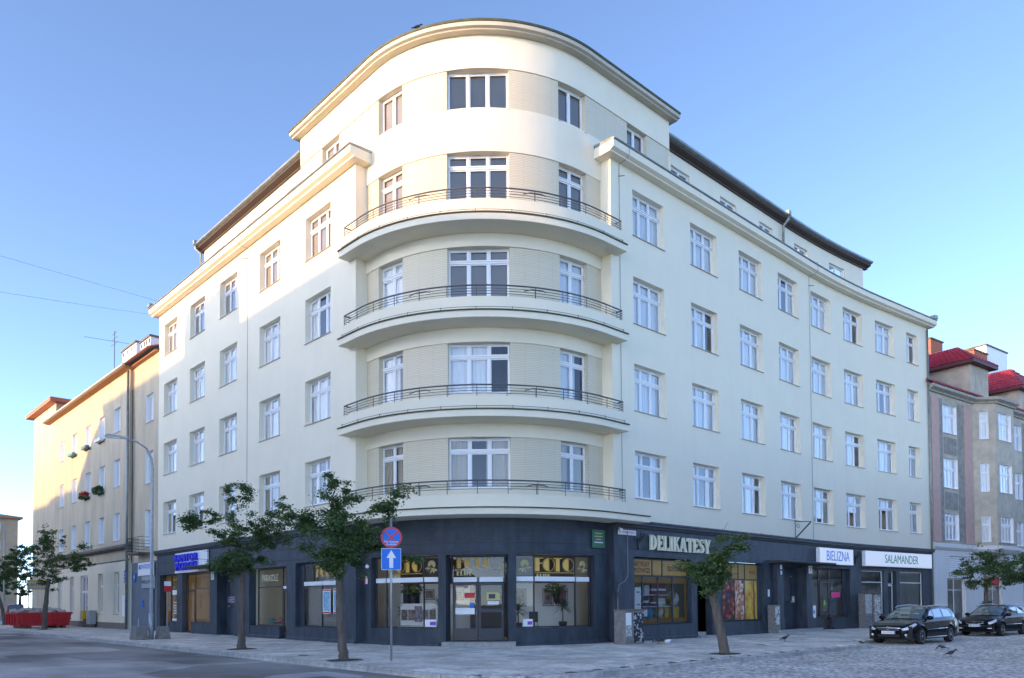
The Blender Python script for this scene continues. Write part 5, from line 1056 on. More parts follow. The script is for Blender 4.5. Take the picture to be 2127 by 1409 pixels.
o = nwin(PN, RL, -45.83, .2, 1.9, 3.68, -.03, .66, .12, 2, 'none'); link('curtain', curtain_mesh(-.9, .9, .05, 3.6, M_REDCURT, .03, .15, .25), o, M=Matrix())
sweep(PN, [-57.1, -35.1], [(.05, 5.35), (-.16, 5.35), (-.42, 5.44), (-.46, 5.52), (.05, 5.80)]).build('ledge', M_LEDGE, N); sweep(PN, [-57, -35.3], rect(-.06, 0.02, 4.60, 4.68)).build('string_course', M_LEDGE, N); sweep(PN, [-57, -35.36], rect(-.05, .02, -.15, .42)).build('plinth', mat('brown_plinth', (.20, .16, .13), .9), N)
M_EAVEW = mat('orange_soffit', (.42, .20, .09), .8); sweep(PN, [-57.4, -35.0], [(.3, 17.40), (-.45, 17.50), (-.45, 17.60), (.3, 17.60)]).build('eave', M_EAVEW, N); sweep(PN2, [-35.0, -VE-.02], [(.3, 17.40), (-.25, 17.50), (-.25, 17.60), (.3, 17.60)]).build('eave', M_EAVEW, N)
sweep(PN, [-57.45, -34.95], [(-.60, 17.55), (-.46, 17.52), (-.46, 17.66), (-.60, 17.66)]).build('gutter', mat('pale_gutter', (.55, .48, .38), .6), N); sweep(PN, [-57.4, -VE-.01], [(-.5, 17.63), (6.5, 20.2), (6.5, 20.26), (-.5, 17.70)]).build('roof', mat('tile_red_brown', (.30, .12, .07), .8, var=.3, vscale=5), N)
for y0, y1, z in ((40.0, 43.2, 20.85), (36.9, 39.0, 20.5)):
    c = MB(); c.box(1.6, 2.5, y0, y1, 18.0, z+.0); ch = c.build('chimney', M_WHITE, N); c = MB(); c.box(1.5, 2.6, y0-.1, y1+.1, z, z+.12); c.build('chimney_cap', M_LEDGE, ch)
    for k in range(4): c = MB(); q = y0+.25+k*(y1-y0-.5)/3; c.box(1.585, 1.62, q-.13, q+.13, z-.42, z-.08); c.build('flue_opening', M_DARKFRAME, ch)
c = MB(); c.box(.4, 1.1, 48.2, 48.9, 17.8, 18.9); ch = c.build('chimney', M_WHITE, N)
c = MB(); c.tube([(1.2, 43.8, 18), (1.2, 43.8, 22.6)], .03, 5)
for z, L in ((22.4, .5), (22.0, .7), (21.6, .9)): c.tube([(1.2, 43.8-L, z), (1.2, 43.8+L, z)], .015, 4)
c.tube([(-.8, 44.2, 21.8), (2.2, 43.7, 21.8)], .015, 4); c.build('antenna', M_DARKMETAL, N)
pipe([(-.36, 35.2, 17.3), (-.36, 35.2, .05)], .085, parent=N); pipe([(-.12, 35.0, 16), (-.1, 35.0, 4.4)], .03, 'cable', M_DARKMETAL, N)
c = MB(); c.box(-.75, -.02, 31.6, 34.0, 4.86, 4.96); bl = c.build('balcony_slab', M_LEDGE, N)
for k in range(9): c = MB(); y = 31.65+k*.29; c.tube([(-.72, y, 4.96), (-.72, y, 5.9)], .012, 4); c.build('baluster', M_DARKMETAL, bl)
for z in (5.1, 5.3, 5.5, 5.7, 5.92): c = MB(); c.tube([(-.05, 31.65, z), (-.72, 31.65, z), (-.72, 33.97, z), (-.05, 33.97, z)], .016, 4); c.build('rail', M_DARKMETAL, bl)
# boxes of flowers on the sills
M_GERAN = mat('red_geranium', (.75, .02, .03), .7); M_TEALBOX = mat('teal_flower_box', (.10, .26, .25), .6); M_LEAF = mat('green_leaf', (.06, .12, .03), .6, var=.5, vscale=15)
def flowerbox(v, z, label, flowers, bm):
    p = place('flower_box', label, 'flower box', (-.42, v, z), -PI/2, 'flower boxes on the beige house'); m = MB(); m.box(-.68, .68, -.13, .13, 0, .22); m.build('box', bm, bevel=.01).parent = p; r_ = random.Random(int(v))
    m = MB()
    for i in range(3): m.box(-.5+.48*i, -.46+.48*i, .1, .26, -.1, .02)
    m.build('bracket', M_DARKMETAL).parent = p
    if flowers is None: return
    for nm, mt_, n_, zz in (('leaves', M_LEAF, 170, .16), ('flowers', flowers, 90, .30)):
        m = MB()
        for i in range(n_):
            c = Vector((r_.uniform(-.75, .75), r_.uniform(-.25, .15), zz+r_.uniform(-.16, .18))); d = Vector((r_.uniform(-1, 1), r_.uniform(-1, 1), r_.uniform(-1, 1))).normalized()*.10; e = d.orthogonal().normalized()*.08; m.add([c-d, c-e, c+d, c+e], [(0, 1, 2, 3)])
        m.build(nm, mt_).parent = p
flowerbox(45.2, 9.72, 'window box full of bright red geraniums on the beige house', M_GERAN, MATS['dirty_ledge']); flowerbox(41.6, 9.72, 'green planted window box on the beige house, right of the geraniums', MATS['green_leaf'], M_TEALBOX)
flowerbox(45.2, 13.5, 'empty teal window box above the geraniums', None, M_TEALBOX); flowerbox(49.0, 13.5, 'empty teal window box on the top floor, farthest left', None, M_TEALBOX); flowerbox(41.6, 13.5, 'white window box on the top floor of the beige house', None, M_WHITE)
# signs and boxes on the beige house
p = plate('clinic_sign', 'white hanging sign with a blue band beside the lamp post', PN2, RL, -32.1, -.12, 3.92, 3.0, .85, M_WHITE); m = MB(); m.box(-1.3, 1.45, -.032, -.022, .0, .28); m.build('band', M_BLUE).parent = p
for i in range(3): m = MB(); m.box(-1.1+.1*i, 1.3-.15*i, -.038, -.034, .20-.09*i, .24-.09*i); m.build('writing', M_PAPER).parent = p
plate('estate_agent_sign', 'grey sign with dark lettering below the blue and white sign', PN2, RL, -31.85, -.05, 3.08, 2.5, .78, mat('grey_sign', (.33, .38, .40), .5), 'NIERUCHOMOŚCI', M_INK, .30, .95)
plate('house_number_plate', 'blue house number plate 4 beside the grey downpipe', PN2, RL, -34.55, -.05, 3.45, .42, .52, M_BLUE, '4', M_PAPER, .42)
for i in range(4): plate('opening_hours_plate', 'small blue notice plate on the cream ground floor, number %d from the top' % (i+1), PN, RL, -35.75, -.05, 3.86-.22*i, .58, .17, M_BLUE, cat='sign', group=None, ) if False else tag(plate('blue_notice_plate', ['topmost', 'second', 'third', 'lowest'][i]+' of four blue notice plates beside the downpipe', PN, RL, -35.75, -.05, 3.86-.22*i, .58, .17, M_BLUE), group='blue notice plates')
plate('notice_case', 'grey glazed notice case on the cream wall', PN, RL, -35.95, -.05, 1.57, .9, 1.48, M_GREYGF, border=M_PAPER, cat='notice case')
p = plate('letter_box', 'blue letter box on the grey wall beside the lamp post', PN2, RL, -33.0, -.02, 1.72, .42, .42, M_BLUE, cat='letter box'); m = MB(); m.box(-.17, .17, -.03, -.021, .08, .12); m.build('slot', M_INK).parent = p
p = place('yellow_post_box', 'small yellow box on a wooden post in front of the cream wall', 'box', (-.75, 43.5, 0)); m = MB(); m.box(-.2, .2, -.22, .22, .62, 1.25); m.build('box', mat('yellow_paint', (.62, .40, .03), .5), bevel=.02).parent = p; m = MB(); m.box(-.09, .09, -.09, .09, 0, .62); m.build('post', mat('old_wood', (.22, .16, .09), .9)).parent = p
p = place('meter_cabinet', 'grey meter cabinet beside the yellow box', 'cabinet', (-.55, 42.6, 0)); m = MB(); m.box(-.22, .22, -.42, .42, .25, 1.25); m.build('cabinet', mat('grey_cabinet', (.40, .41, .40), .6, var=.3, vscale=6), bevel=.02).parent = p; m = MB(); m.box(-.15, .15, -.3, .3, 0, .25); m.build('foot', M_LEDGE).parent = p
# ------------------------------------------------------------------ right-hand neighbour with oriel and red roof
M_TAN = mat('tan_render', (.58, .51, .40), .9, var=.3, vscale=1.5, bump=.4, bscale=60); M_GREYR = mat('grey_roughcast', (.38, .355, .31), .95, var=.4, vscale=2.5, bump=.7, bscale=70); M_PINK = mat('pink_render', (.60, .39, .33), .9, var=.15, vscale=2); M_PALE = plaster('pale_ground_floor', (.74, .74, .72), streak=.05)
QX, QY = 38.36, -1.33; qa = math.atan(-.125)
def PQ(s, d=0): return (QX+s*math.cos(qa)-d*math.sin(qa), QY+s*math.sin(qa)+d*math.cos(qa))
def RQ(s): return qa
Qb = thing('red_roofed_tenement', 'tan and pink tenement with an oriel and red tiled roof at the right edge', 'building', (46, 3, 0))
OR = [(6.2, 0), (7.3, -1.05), (10.3, -1.05), (11.4, 0)]      # oriel plan: (s, depth)
def PO(k):
    (s0, d0), (s1, d1) = OR[k], OR[k+1]; a, b = Vector(PQ(s0, d0)), Vector(PQ(s1, d1)); L = (b-a).length; t = (b-a)/L; n_ = Vector((-t.y, t.x))
    an = math.atan2(t.y, t.x); return (lambda s, d=0: tuple(a+t*s+n_*d)), (lambda s: an), L
qz = [(5.68, 7.50), (9.23, 11.27), (12.98, 14.95)]
wall(PQ, 0, 6.2, 5.1, 15.55, [(1.82, 3.87, a, b, .28) for a, b in qz], rmi=1).build('wall', [M_TAN, M_WHITE], Qb); wall(PQ, 11.4, 22, 5.1, 15.55, [(s, s+2.0, a, b, .28) for s in (12.3, 16.2, 19.4) for a, b in qz], rmi=1).build('wall', [M_TAN, M_WHITE], Qb)
for s0, s1 in ((.25, 1.25), (4.85, 6.0)): sweep(PQ, [s0, s1], rect(-.06, .02, 5.5, 15.2)).build('pilaster', M_PINK, Qb)
for s0, s1 in ((1.27, 1.8), (3.9, 4.8), (11.5, 12.2), (14.4, 16)): sweep(PQ, [s0, s1], rect(-.02, .02, 5.5, 15.2)).build('pier', M_GREYR, Qb)
for (a, b), (c, d) in zip(qz, qz[1:]): sweep(PQ, [1.95, 3.75], rect(-.025, .02, b+.25, c-.3)).build('apron_panel', M_GREYR, Qb)
for k in range(3):
    Pk, Rk, L = PO(k); w = .62 if k != 1 else 2.05
    wall(Pk, 0, L, 5.1, 15.55, [(L/2-w/2, L/2+w/2, a, b, .22) for a, b in qz], rmi=1).build('oriel_wall', [M_TAN, M_WHITE], Qb)
    for a, b in qz: put_window(Qb, FRM(Pk, Rk, L/2, 0, a), w, b-a, 1 if k != 1 else 4, .66, curt='full', dep=.16, key='q')
    sweep(Pk, [-.1, L+.1], [(.2, 15.5), (-.12, 15.5), (-.16, 15.6), (-.38, 15.72), (-.38, 15.9), (.2, 15.95)]).build('cornice', mat('stone_cornice', (.46, .42, .35), .85, var=.4, vscale=4), Qb); sweep(Pk, [0, L], [(.2, 4.9), (-.1, 5.0), (-.28, 5.15), (-.28, 5.35), (.2, 5.5)]).build('string_course', M_PALE, Qb)
    if k == 1: sweep(Pk, [.02, L-.02], rect(-.015, .02, 5.5, 5.62)).build('oriel_base', M_GREYR, Qb)
for s in (1.82, 12.3, 16.2, 19.4):
    for a, b in qz: put_window(Qb, FRM(PQ, RQ, s+1.02, 0, a), 2.05 if s < 2 else 2.0, b-a, 4, .64, curt='full', dep=.18, key='q')
for s0, s1 in ((-.1, 6.2), (11.4, 22)):
    sweep(PQ, [s0, s1], [(.2, 15.5), (-.12, 15.5), (-.16, 15.6), (-.42, 15.72), (-.42, 15.9), (.2, 15.95)]).build('cornice', MATS['stone_cornice'], Qb); sweep(PQ, [s0+.1, s1], [(.2, 4.9), (-.1, 5.0), (-.25, 5.15), (-.25, 5.38), (.2, 5.5)]).build('string_course', M_PALE, Qb)
wall(PQ, 0, 22, -.15, 5.0, [(2.0, 4.6, .1, 3.1, .3), (2.4, 5.2, 3.5, 4.6, .2), (7.3, 10.4, .5, 3.4, .3), (14, 17, .5, 3.4, .3)]).build('ground_floor_wall', M_PALE, Qb)
PQs = PQ
def q_shop(s0, s1, z0, z1, fr, zt=None):
    o = shop_window(PQ, [s0, (s0+s1)/2, s1] if s1-s0 < 2.8 else [s0, s0+(s1-s0)*.62, s1], (z0, zt, z1) if zt else (z0, z1), .22, fr); o.parent = Qb; o.matrix_parent_inverse = Matrix.Translation(-Vector(Qb['_loc'])); return o
q_shop(2.02, 4.58, .12, 3.08, M_PVC, 2.3); o = q_shop(7.32, 10.38, .52, 3.38, M_PVC, 2.4); g = MB(); hbar(g, PQ, 7.4, 10.3, .19, 2.95, .6, .01); g.build('red_panel', M_RED, o)
m = MB()
for i in range(7): a = PQ(2.42, .12); sweep(PQ, [2.42, 5.18], rect(.10, .16, 3.54+i*.15, 3.66+i*.15), mb=m)
m.build('shutter', M_GREYPANEL, Qb)
m = MB(); A, Bq, Cq, Dq = PQ(.3, 2.5), PQ(22, 2.5), PQ(22, .3), PQ(.3, .3); m.quad((*A, 0), (*Bq, 0), (*Bq, 15.4), (*A, 15.4)); m.build('inner_wall', M_ROOM, Qb)
# roofs of red pressed-metal tiles: every tile is a raised piece
def tiled(quad, nx, ny, parent, thick=.06):
    a, b, c, d = [Vector(p) for p in quad]; nrm = (b-a).cross(d-a).normalized(); m = MB(); nrm = nrm if nrm.z > 0 else -nrm
    for j in range(ny):
        for i in range(nx):
            f = lambda x, y: (a+(b-a)*x)*(1-y)+(d+(c-d)*x)*y
            x0, x1, y0, y1 = i/nx, (i+1)/nx, j/ny, (j+1)/ny; xm = (x0+x1)/2
            p = [f(x0, y0)+nrm*thick, f(xm, y0)+nrm*thick*2.2, f(x1, y0)+nrm*thick, f(x1, y1), f(xm, y1)+nrm*thick, f(x0, y1)]
            q = [f(x0, y0), f(xm, y0), f(x1, y0)]; m.add(p+q, [(0, 1, 4, 5), (1, 2, 3, 4), (6, 7, 1, 0), (7, 8, 2, 1)])
    o = m.build('roof_tiles', M_ROOFRED, parent); o['kind'] = 'stuff'; return o
e = lambda s, d, z: (*PQ(s, d), z)
m = MB(); m.add([e(-.3, -.4, 15.94), e(22.3, -.4, 15.94), e(22.3, 6, 19.4), e(-.3, 6, 19.4)], [(0, 1, 2, 3)]); rf = m.build('roof', M_ROOFRED, Qb)
tiled([e(-.3, -.42, 15.97), e(22.3, -.42, 15.97), e(22.3, 6, 19.44), e(-.3, 6, 19.44)], 76, 18, rf)
def attic_block(s0, s1, d0, d1, zt, zr, win):
    m = MB(); a, b, c, d = e(s0, d0, 15.8), e(s1, d0, 15.8), e(s1, d1, 15.8), e(s0, d1, 15.8); top = lambda p: (p[0], p[1], zt)
    for p, q in ((a, b), (b, c), (c, d), (d, a)): m.quad(p, q, top(q), top(p))
    m.build('attic_wall', M_TAN, Qb); E = [e(s0-.5, d0-.5, zt), e(s1+.5, d0-.5, zt), e(s1+.5, d1+.5, zt), e(s0-.5, d1+.5, zt)]; sm = (s0+s1)/2; r1, r2 = e(sm, d0+1.6, zr), e(sm, d1-1.6, zr)
    m = MB(); m.add(E+[(p[0], p[1], zt+.22) for p in E], [(3, 2, 1, 0), (0, 1, 5, 4), (1, 2, 6, 5), (2, 3, 7, 6), (3, 0, 4, 7)]); m.build('eave', mat('dark_red_eave', (.09, .02, .025), .6), Qb)
    U = [(p[0], p[1], zt+.23) for p in E]; m = MB(); m.add(U+[r1, r2], [(0, 1, 4), (1, 2, 5, 4), (2, 3, 5), (3, 0, 4, 5)]); r = m.build('roof', M_ROOFRED, Qb)
    tiled([U[3], U[0], r1, r2], 24, 10, r); tiled([U[0], U[1], r1, r1], 8, 10, r)
    if win: put_window(Qb, FRM(PQ, RQ, s0+1.3, d0-.02, 16.4), .9, 1.6, 1, None, curt='none', dep=.02, key='a', sill=False)
attic_block(6.7, 9.6, .3, 9, 18.55, 20.4, True); attic_block(15.5, 21, .6, 9, 18.1, 20.6, False)
M_BRICK = mat('orange_brick', (.50, .17, .09), .85, var=.3, vscale=8)
for (s0, s1, d0, d1, z0, z1, mt_) in ((13.0, 15.0, 6.0, 7.2, 17, 23.2, M_BRICK), (18.4, 20.9, 5.0, 6.2, 17, 23.0, M_BRICK), (21.2, 25.4, 5.2, 8, 16, 24.0, M_WHITE)):
    m = MB(); p = [e(s0, d0, 0), e(s1, d0, 0), e(s1, d1, 0), e(s0, d1, 0)]; m.prism([(q[0], q[1]) for q in p], z0, z1); ch = m.build('chimney', mt_, Qb); m = MB(); m.prism([(q[0], q[1]) for q in (e(s0-.08, d0-.08, 0), e(s1+.08, d0-.08, 0), e(s1+.08, d1+.08, 0), e(s0-.08, d1+.08, 0))], z1, z1+.12); m.build('chimney_cap', M_LEDGE, ch)
pipe([(*PR(UE-.06, -.08), 19.5), (*PR(UE-.06, -.08), .05)], .06)
# ------------------------------------------------------------------ end of the left-hand street
def far_house(name, label, x0, x1, y0, y1, zt, m_, cols, rows, roofm, zr):
    t = thing(name, label, 'building', ((x0+x1)/2, (y0+y1)/2, 0)); fh = zt/rows
    Pf = lambda s, d=0: (x0+s, y0+d); ops = [((x1-x0)*(i+.5)/cols-1.0, (x1-x0)*(i+.5)/cols+1.0, f*fh+1.0, f*fh+2.7, .15) for i in range(cols) for f in range(rows)]
    m = wall(Pf, 0, x1-x0, -.15, zt, ops); m.quad((x0, y0, -.15), (x0, y1, -.15), (x0, y1, zt), (x0, y0, zt)); m.quad((x1, y0, -.15), (x1, y1, -.15), (x1, y1, zt), (x1, y0, zt)); m.quad((x0, y1, -.15), (x1, y1, -.15), (x1, y1, zt), (x0, y1, zt)); m.build('wall', m_, t)
    for a, b, za, zb, _ in ops:
        f = MB(); f.box(x0+a, x0+b, y0+.1, y0+.14, za, za+.1); f.box(x0+a, x0+b, y0+.1, y0+.14, zb-.1, zb); f.box(x0+a, x0+a+.1, y0+.1, y0+.14, za, zb); f.box(x0+b-.1, x0+b, y0+.1, y0+.14, za, zb); f.box(x0+(a+b)/2-.05, x0+(a+b)/2+.05, y0+.1, y0+.14, za, zb); o = f.build('window', M_PVC, t)
        g = MB(); g.quad((x0+a, y0+.12, za), (x0+b, y0+.12, za), (x0+b, y0+.12, zb), (x0+a, y0+.12, zb)); g.build('pane', mat('grey_blue_pane', (.25, .32, .38), .1), o)
    m = MB(); m.box(x0-.6, x1+.6, y0-.6, y1+.6, zt, zt+.35); m.build('eave', mat('orange_eave', (.48, .16, .08), .7), t); m = MB(); xm, ym = (x0+x1)/2, (y0+y1)/2; m.add([(x0-.5, y0-.5, zt+.35), (x1+.5, y0-.5, zt+.35), (x1+.5, y1+.5, zt+.35), (x0-.5, y1+.5, zt+.35), (xm-3, ym, zr), (xm+3, ym, zr)], [(0, 1, 5, 4), (1, 2, 5), (2, 3, 4, 5), (3, 0, 4)]); m.build('roof', roofm, t); return t
far_house('distant_apartment_block', 'distant peach apartment block with green roof at the end of the left street', -30, 11.3, 132, 146, 16.2, mat('peach_plaster', (.60, .40, .24), .9, var=.25, vscale=.5), 6, 5, mat('green_roof', (.12, .25, .20), .7), 19.2)
far_house('distant_house_block', 'tan house rising behind the end of the beige house', .35, 9, 57.6, 66, 19.6, M_BEIGE, 2, 5, M_ROOFBROWN, 20.2)
far_house('distant_house', 'distant pale house behind the trees of the left street', -20, 9, 175, 190, 9, M_OPP3, 6, 3, M_ROOFRED, 12)
# overhead wires
for a, b, sag, lb in (((-.5, 30.5, 19.75), (-54.9, 36, 22.0), 1.6, 'lower overhead wire running from the cornice over the left street'), ((.6, 31.1, 20.9), (-54.9, 36.5, 26.0), .2, 'upper overhead wire running from the roof over the left street')):
    p = [Vector(a).lerp(Vector(b), t/16)-Vector((0, 0, sag*4*(t/16)*(1-t/16))) for t in range(17)]; m = MB(); m.tube(p, .011, 5); tag(m.build('overhead_wire', mat('wire', (.30, .36, .42), .6)), lb, 'wire', 'overhead wires')
# ------------------------------------------------------------------ street furniture
M_GALV = mat('galvanised_steel', (.42, .46, .49), .45, metal=.6, var=.25, vscale=6); M_SIGNBLUE = mat('traffic_sign_blue', (.005, .16, .70), .4); M_SIGNRED = mat('traffic_sign_red', (.62, .05, .08), .4); M_CONC = mat('rough_concrete', (.27, .26, .245), .95, var=.4, vscale=6, bump=.8, bscale=30)
# traffic signs on one post
SP = (-4.39, -1.71, 0); face = math.atan2(CAM.y-SP[1], CAM.x-SP[0])+PI/2+.06
p = place('traffic_sign_post', 'grey post with round no-stopping sign above a blue one-way arrow sign', 'traffic sign', SP, face)
m = MB(); m.tube([(0, 0, -.02), (0, 0, 4.0)], .032, 12); m.build('post', M_GALV, smooth=True).parent = p
X = Matrix.Translation((0, -.05, 3.46)) @ Matrix.Rotation(PI/2, 4, 'X')
def disk(r, y0, y1, m_, name, n=36, z=3.46, parent=None):
    m = MB(); m.lathe([(r, y0), (r, y1)], n=n, X=Matrix.Translation((0, 0, z)) @ Matrix.Rotation(PI/2, 4, 'X')); o = m.build(name, m_); o.parent = parent or p; return o
ds = disk(.295, .035, .05, M_SIGNRED, 'no_stopping_disc'); disk(.24, .051, .054, M_SIGNBLUE, 'blue_field', parent=ds)
for a in (PI/4, -PI/4):
    m = MB(); m.box(-.25, .25, -.058 if a > 0 else -.0595, -.055, -.024, .024, X=Matrix.Translation((0, 0, 3.46)) @ Matrix.Rotation(a, 4, 'Y')); m.build('red_bar', M_SIGNRED).parent = ds
for t_, z in (('Nie dotyczy', 3.335), ('chodnika', 3.262)): o = link('lettering', text_mesh(t_, .088, M_PAPER, 0, xs=.95), None, M=Matrix.Translation((0, -.062, z)) @ UP); o.parent = ds
m = MB(); m.box(-.275, .275, -.052, -.036, 2.54, 3.15); sq = m.build('one_way_plate', M_PAPER, bevel=.02); sq.parent = p; m = MB(); m.box(-.262, .262, -.0555, -.0525, 2.553, 3.137); m.build('blue_field', M_SIGNBLUE).parent = sq
m = MB(); m.box(-.055, .055, -.060, -.0565, 2.60, 2.90); m.add([(-.135, -.0585, 2.88), (.135, -.0585, 2.88), (0, -.0585, 3.10)], [(0, 1, 2)]); m.build('white_arrow', M_PAPER).parent = sq
for z in (3.62, 3.3, 3.0, 2.68): m = MB(); m.box(-.06, .06, -.037, .04, z-.02, z+.02); m.build('clamp', M_GALV).parent = p
# street lamps
def street_lamp(loc, label, rz, first=[]):
    if first: t = copy_tree(first[0]); t.location = loc; t.rotation_euler.z = rz; t['label'] = label; return t
    p = place('street_lamp', label, 'street lamp', loc, rz, 'street lamps of the left street'); m = MB()
    m.tube([(0, 0, 0), (0, 0, 1.2), (0, 0, 1.21), (0, 0, 8.0), (-.05, 0, 8.5), (-.28, 0, 8.95), (-.7, 0, 9.2), (-1.3, 0, 9.3)], [.11, .11, .075, .06, .055, .045, .04, .035], 12); m.build('pole', M_GALV, smooth=True).parent = p
    m = MB(); m.add([(-1.2, -.06, 9.26), (-1.2, .06, 9.26), (-2.1, .12, 9.26), (-2.1, -.12, 9.26), (-1.2, -.05, 9.36), (-1.2, .05, 9.36), (-2.0, .10, 9.40), (-2.0, -.10, 9.40)], [(0, 1, 2, 3), (7, 6, 5, 4), (0, 4, 5, 1), (1, 5, 6, 2), (2, 6, 7, 3), (3, 7, 4, 0)]); h = m.build('lamp_head', M_GALV, bevel=.02); h.parent = p
    m = MB(); m.box(-2.02, -1.45, -.09, .09, 9.235, 9.262); m.build('lamp_glass', M_GREYPANEL).parent = h; first.append(p); return p
street_lamp((-4.31, 18.19, 0), 'tall grey street lamp with curved arm beside the concrete block', 0); street_lamp((-2.9, 60.5, 0), 'distant street lamp at the left edge of the picture', 0)
p = place('concrete_block', 'rough concrete block at the foot of the lamp post', 'block', (-4.75, 18.5, 0)); m = MB(); m.add([(-.3, -.42, 0), (.3, -.42, 0), (.3, .42, 0), (-.3, .42, 0), (-.24, -.36, .62), (.24, -.36, .62), (.24, .36, .62), (-.24, .36, .62)], [(3, 2, 1, 0), (4, 5, 6, 7), (0, 1, 5, 4), (1, 2, 6, 5), (2, 3, 7, 6), (3, 0, 4, 7)]); m.build('block', M_CONC, bevel=.02).parent = p; m = MB(); m.tube([(0, .1, .62), (0, .1, .95)], .03, 8); m.build('stub', M_GALV).parent = p
p = place('concrete_block', 'second concrete block standing close behind the lamp post', 'block', (-3.75, 18.3, 0)); m = MB(); m.add([(-.28, -.3, 0), (.28, -.3, 0), (.28, .3, 0), (-.28, .3, 0), (-.2, -.22, .6), (.2, -.22, .6), (.2, .22, .6), (-.2, .22, .6)], [(3, 2, 1, 0), (4, 5, 6, 7), (0, 1, 5, 4), (1, 2, 6, 5), (2, 3, 7, 6), (3, 0, 4, 7)]); m.build('block', M_CONC, bevel=.02).parent = p
p = place('pole_sign', 'small red and white sign on a thin pipe beside the lamp post', 'sign', (-3.35, 18.9, 0)); m = MB(); m.tube([(0, 0, 0), (0, 0, 2.75)], .025, 8); m.build('pipe', M_GALV).parent = p; m = MB(); m.box(-.16, .16, -.05, -.03, 2.25, 2.52); m.build('red_plate', M_RED).parent = p; m = MB(); m.box(-.16, .16, -.05, -.03, 2.53, 2.75); m.build('white_plate', M_PAPER).parent = p
# utility cabinets with posters and graffiti
def graffiti(name, base, ink, sc):
    m = mat(name, base, .8); n, l, b = nodes_of(m); g = n.new('ShaderNodeNewGeometry'); t = n.new('ShaderNodeTexNoise'); t.inputs['Scale'].default_value = sc; t.inputs['Detail'].default_value = 5; l.new(g.outputs['Position'], t.inputs['Vector']); r = n.new('ShaderNodeValToRGB'); r.color_ramp.interpolation = 'CONSTANT'; e_ = r.color_ramp.elements; e_[0].color = (*base, 1); e_[1].position = .54; e_[1].color = (*ink, 1); x = e_.new(.62); x.color = (*[c*.8 for c in base], 1); l.new(t.outputs[0], r.inputs[0]); l.new(r.outputs[0], b.inputs[0]); return m
M_GRAF = graffiti('graffiti_white', (.62, .62, .60), (.03, .03, .035), 9); M_GRAF2 = graffiti('torn_poster_dark', (.03, .032, .04), (.55, .56, .58), 8); M_GRAF3 = graffiti('sticker_mess', (.58, .58, .56), (.10, .10, .11), 16)
def cabinet(loc, rz, w, d, h, label, faces, top=True):
    p = place('utility_cabinet', label, 'cabinet', loc, rz, 'utility cabinets along the black shopfronts'); m = MB(); m.box(-w/2, w/2, -d/2, d/2, .0, h); b_ = m.build('cabinet', M_CONC, bevel=.01); b_.parent = p
    if top: m = MB(); m.box(-w/2-.03, w/2+.03, -d/2-.03, d/2+.03, h, h+.05); m.build('lid', M_LEDGE, bevel=.01).parent = p
    for (x0, x1, z0, z1, mt_) in faces: m = MB(); m.box(x0, x1, -d/2-.012, -d/2-.002, z0, z1); m.build('poster', mt_).parent = p
    return p
cabinet((7.0, -1.05, 0), .0, 1.15, .55, 1.28, 'battered double utility cabinet covered with posters at the corner pier', [(-.55, -.22, .72, 1.2, M_PAPER), (-.55, -.2, .3, .7, M_GRAF3), (-.08, .54, .06, 1.2, M_GRAF2)])
cabinet((19.62, -.22, 0), 0, .62, .36, 1.42, 'narrow grey cabinet with white graffiti left of entrance 7', [(-.2, .24, .42, 1.36, M_GRAF)], False); 
p = place('meter_box', 'white plastic meter box mounted right of entrance 7', 'box', (23.95, -.12, .68)); m = MB(); m.box(-.22, .22, -.1, .1, 0, .68); m.build('box', M_WHITE, bevel=.015).parent = p; m = MB(); m.box(-.1, .06, -.106, -.101, .25, .42); m.build('sticker', M_SIGNBLUE).parent = p
cabinet((*PR(29.45, -.42), 0), RR(29), .82, .4, 2.02, 'tall cabinet plastered with stickers between the lingerie and shoe shops', [(-.38, .36, .85, 1.98, M_GRAF3)]); cabinet((*PR(30.35, -.5), 0), RR(30), .75, .36, 2.0, 'tall cabinet with a big poster left of the shoe shop window', [(-.34, .34, .78, 1.92, M_GRAF), (-.34, .34, .38, .74, M_GRAF3)])
# red skip full of rubble, on timbers
p = place('waste_skip', 'open red steel skip filled with rubble on the left pavement', 'skip', (-3.25, 45.6, 0), 0); M_SKIP = mat('red_skip_paint', (.60, .018, .025), .5, var=.3, vscale=3); w, d = 1.7, 1.9
m = MB(); b0, b1 = [(-w+.15, -d+.12), (w-.15, -d+.12), (w-.15, d-.12), (-w+.15, d-.12)], [(-w, -d), (w, -d), (w, d), (-w, d)]; t = .05
V = [(x, y, .18) for x, y in b0]+[(x, y, 1.12) for x, y in b1]+[(x*.97, y*.97, 1.12) for x, y in b1]+[(x*.97, y*.97, .24) for x, y in b0]
m.add(V, [(3, 2, 1, 0)]+[(i, (i+1) % 4, 4+(i+1) % 4, 4+i) for i in range(4)]+[(4+i, 4+(i+1) % 4, 8+(i+1) % 4, 8+i) for i in range(4)]+[(8+i, 8+(i+1) % 4, 12+(i+1) % 4, 12+i) for i in range(4)]+[(12, 13, 14, 15)]); m.build('tub', M_SKIP).parent = p
m = MB(); m.box(-w-.05, w+.05, -d-.05, -d+.03, 1.02, 1.14); m.box(-w-.05, w+.05, d-.03, d+.05, 1.02, 1.14); m.box(-w-.05, -w+.03, -d+.03, d-.03, 1.02, 1.14); m.box(w-.03, w+.05, -d+.03, d-.03, 1.02, 1.14); m.box(-w-.0, w+.0, -d-.02, -d+.05, .62, .68); m.build('rim', M_SKIP).parent = p
for i in range(5): m = MB(); y = -d+.1+i*(2*d-.2)/4; m.box(-w-.07, -w+.09, y-.06, y+.06, .25, 1.02); m.build('rib', M_SKIP).parent = p
for x in (-w+.25, -.3, .6, w-.25): m = MB(); m.box(x-.06, x+.06, -d-.045, -d+.09, .25, 1.02); m.build('rib', M_SKIP).parent = p
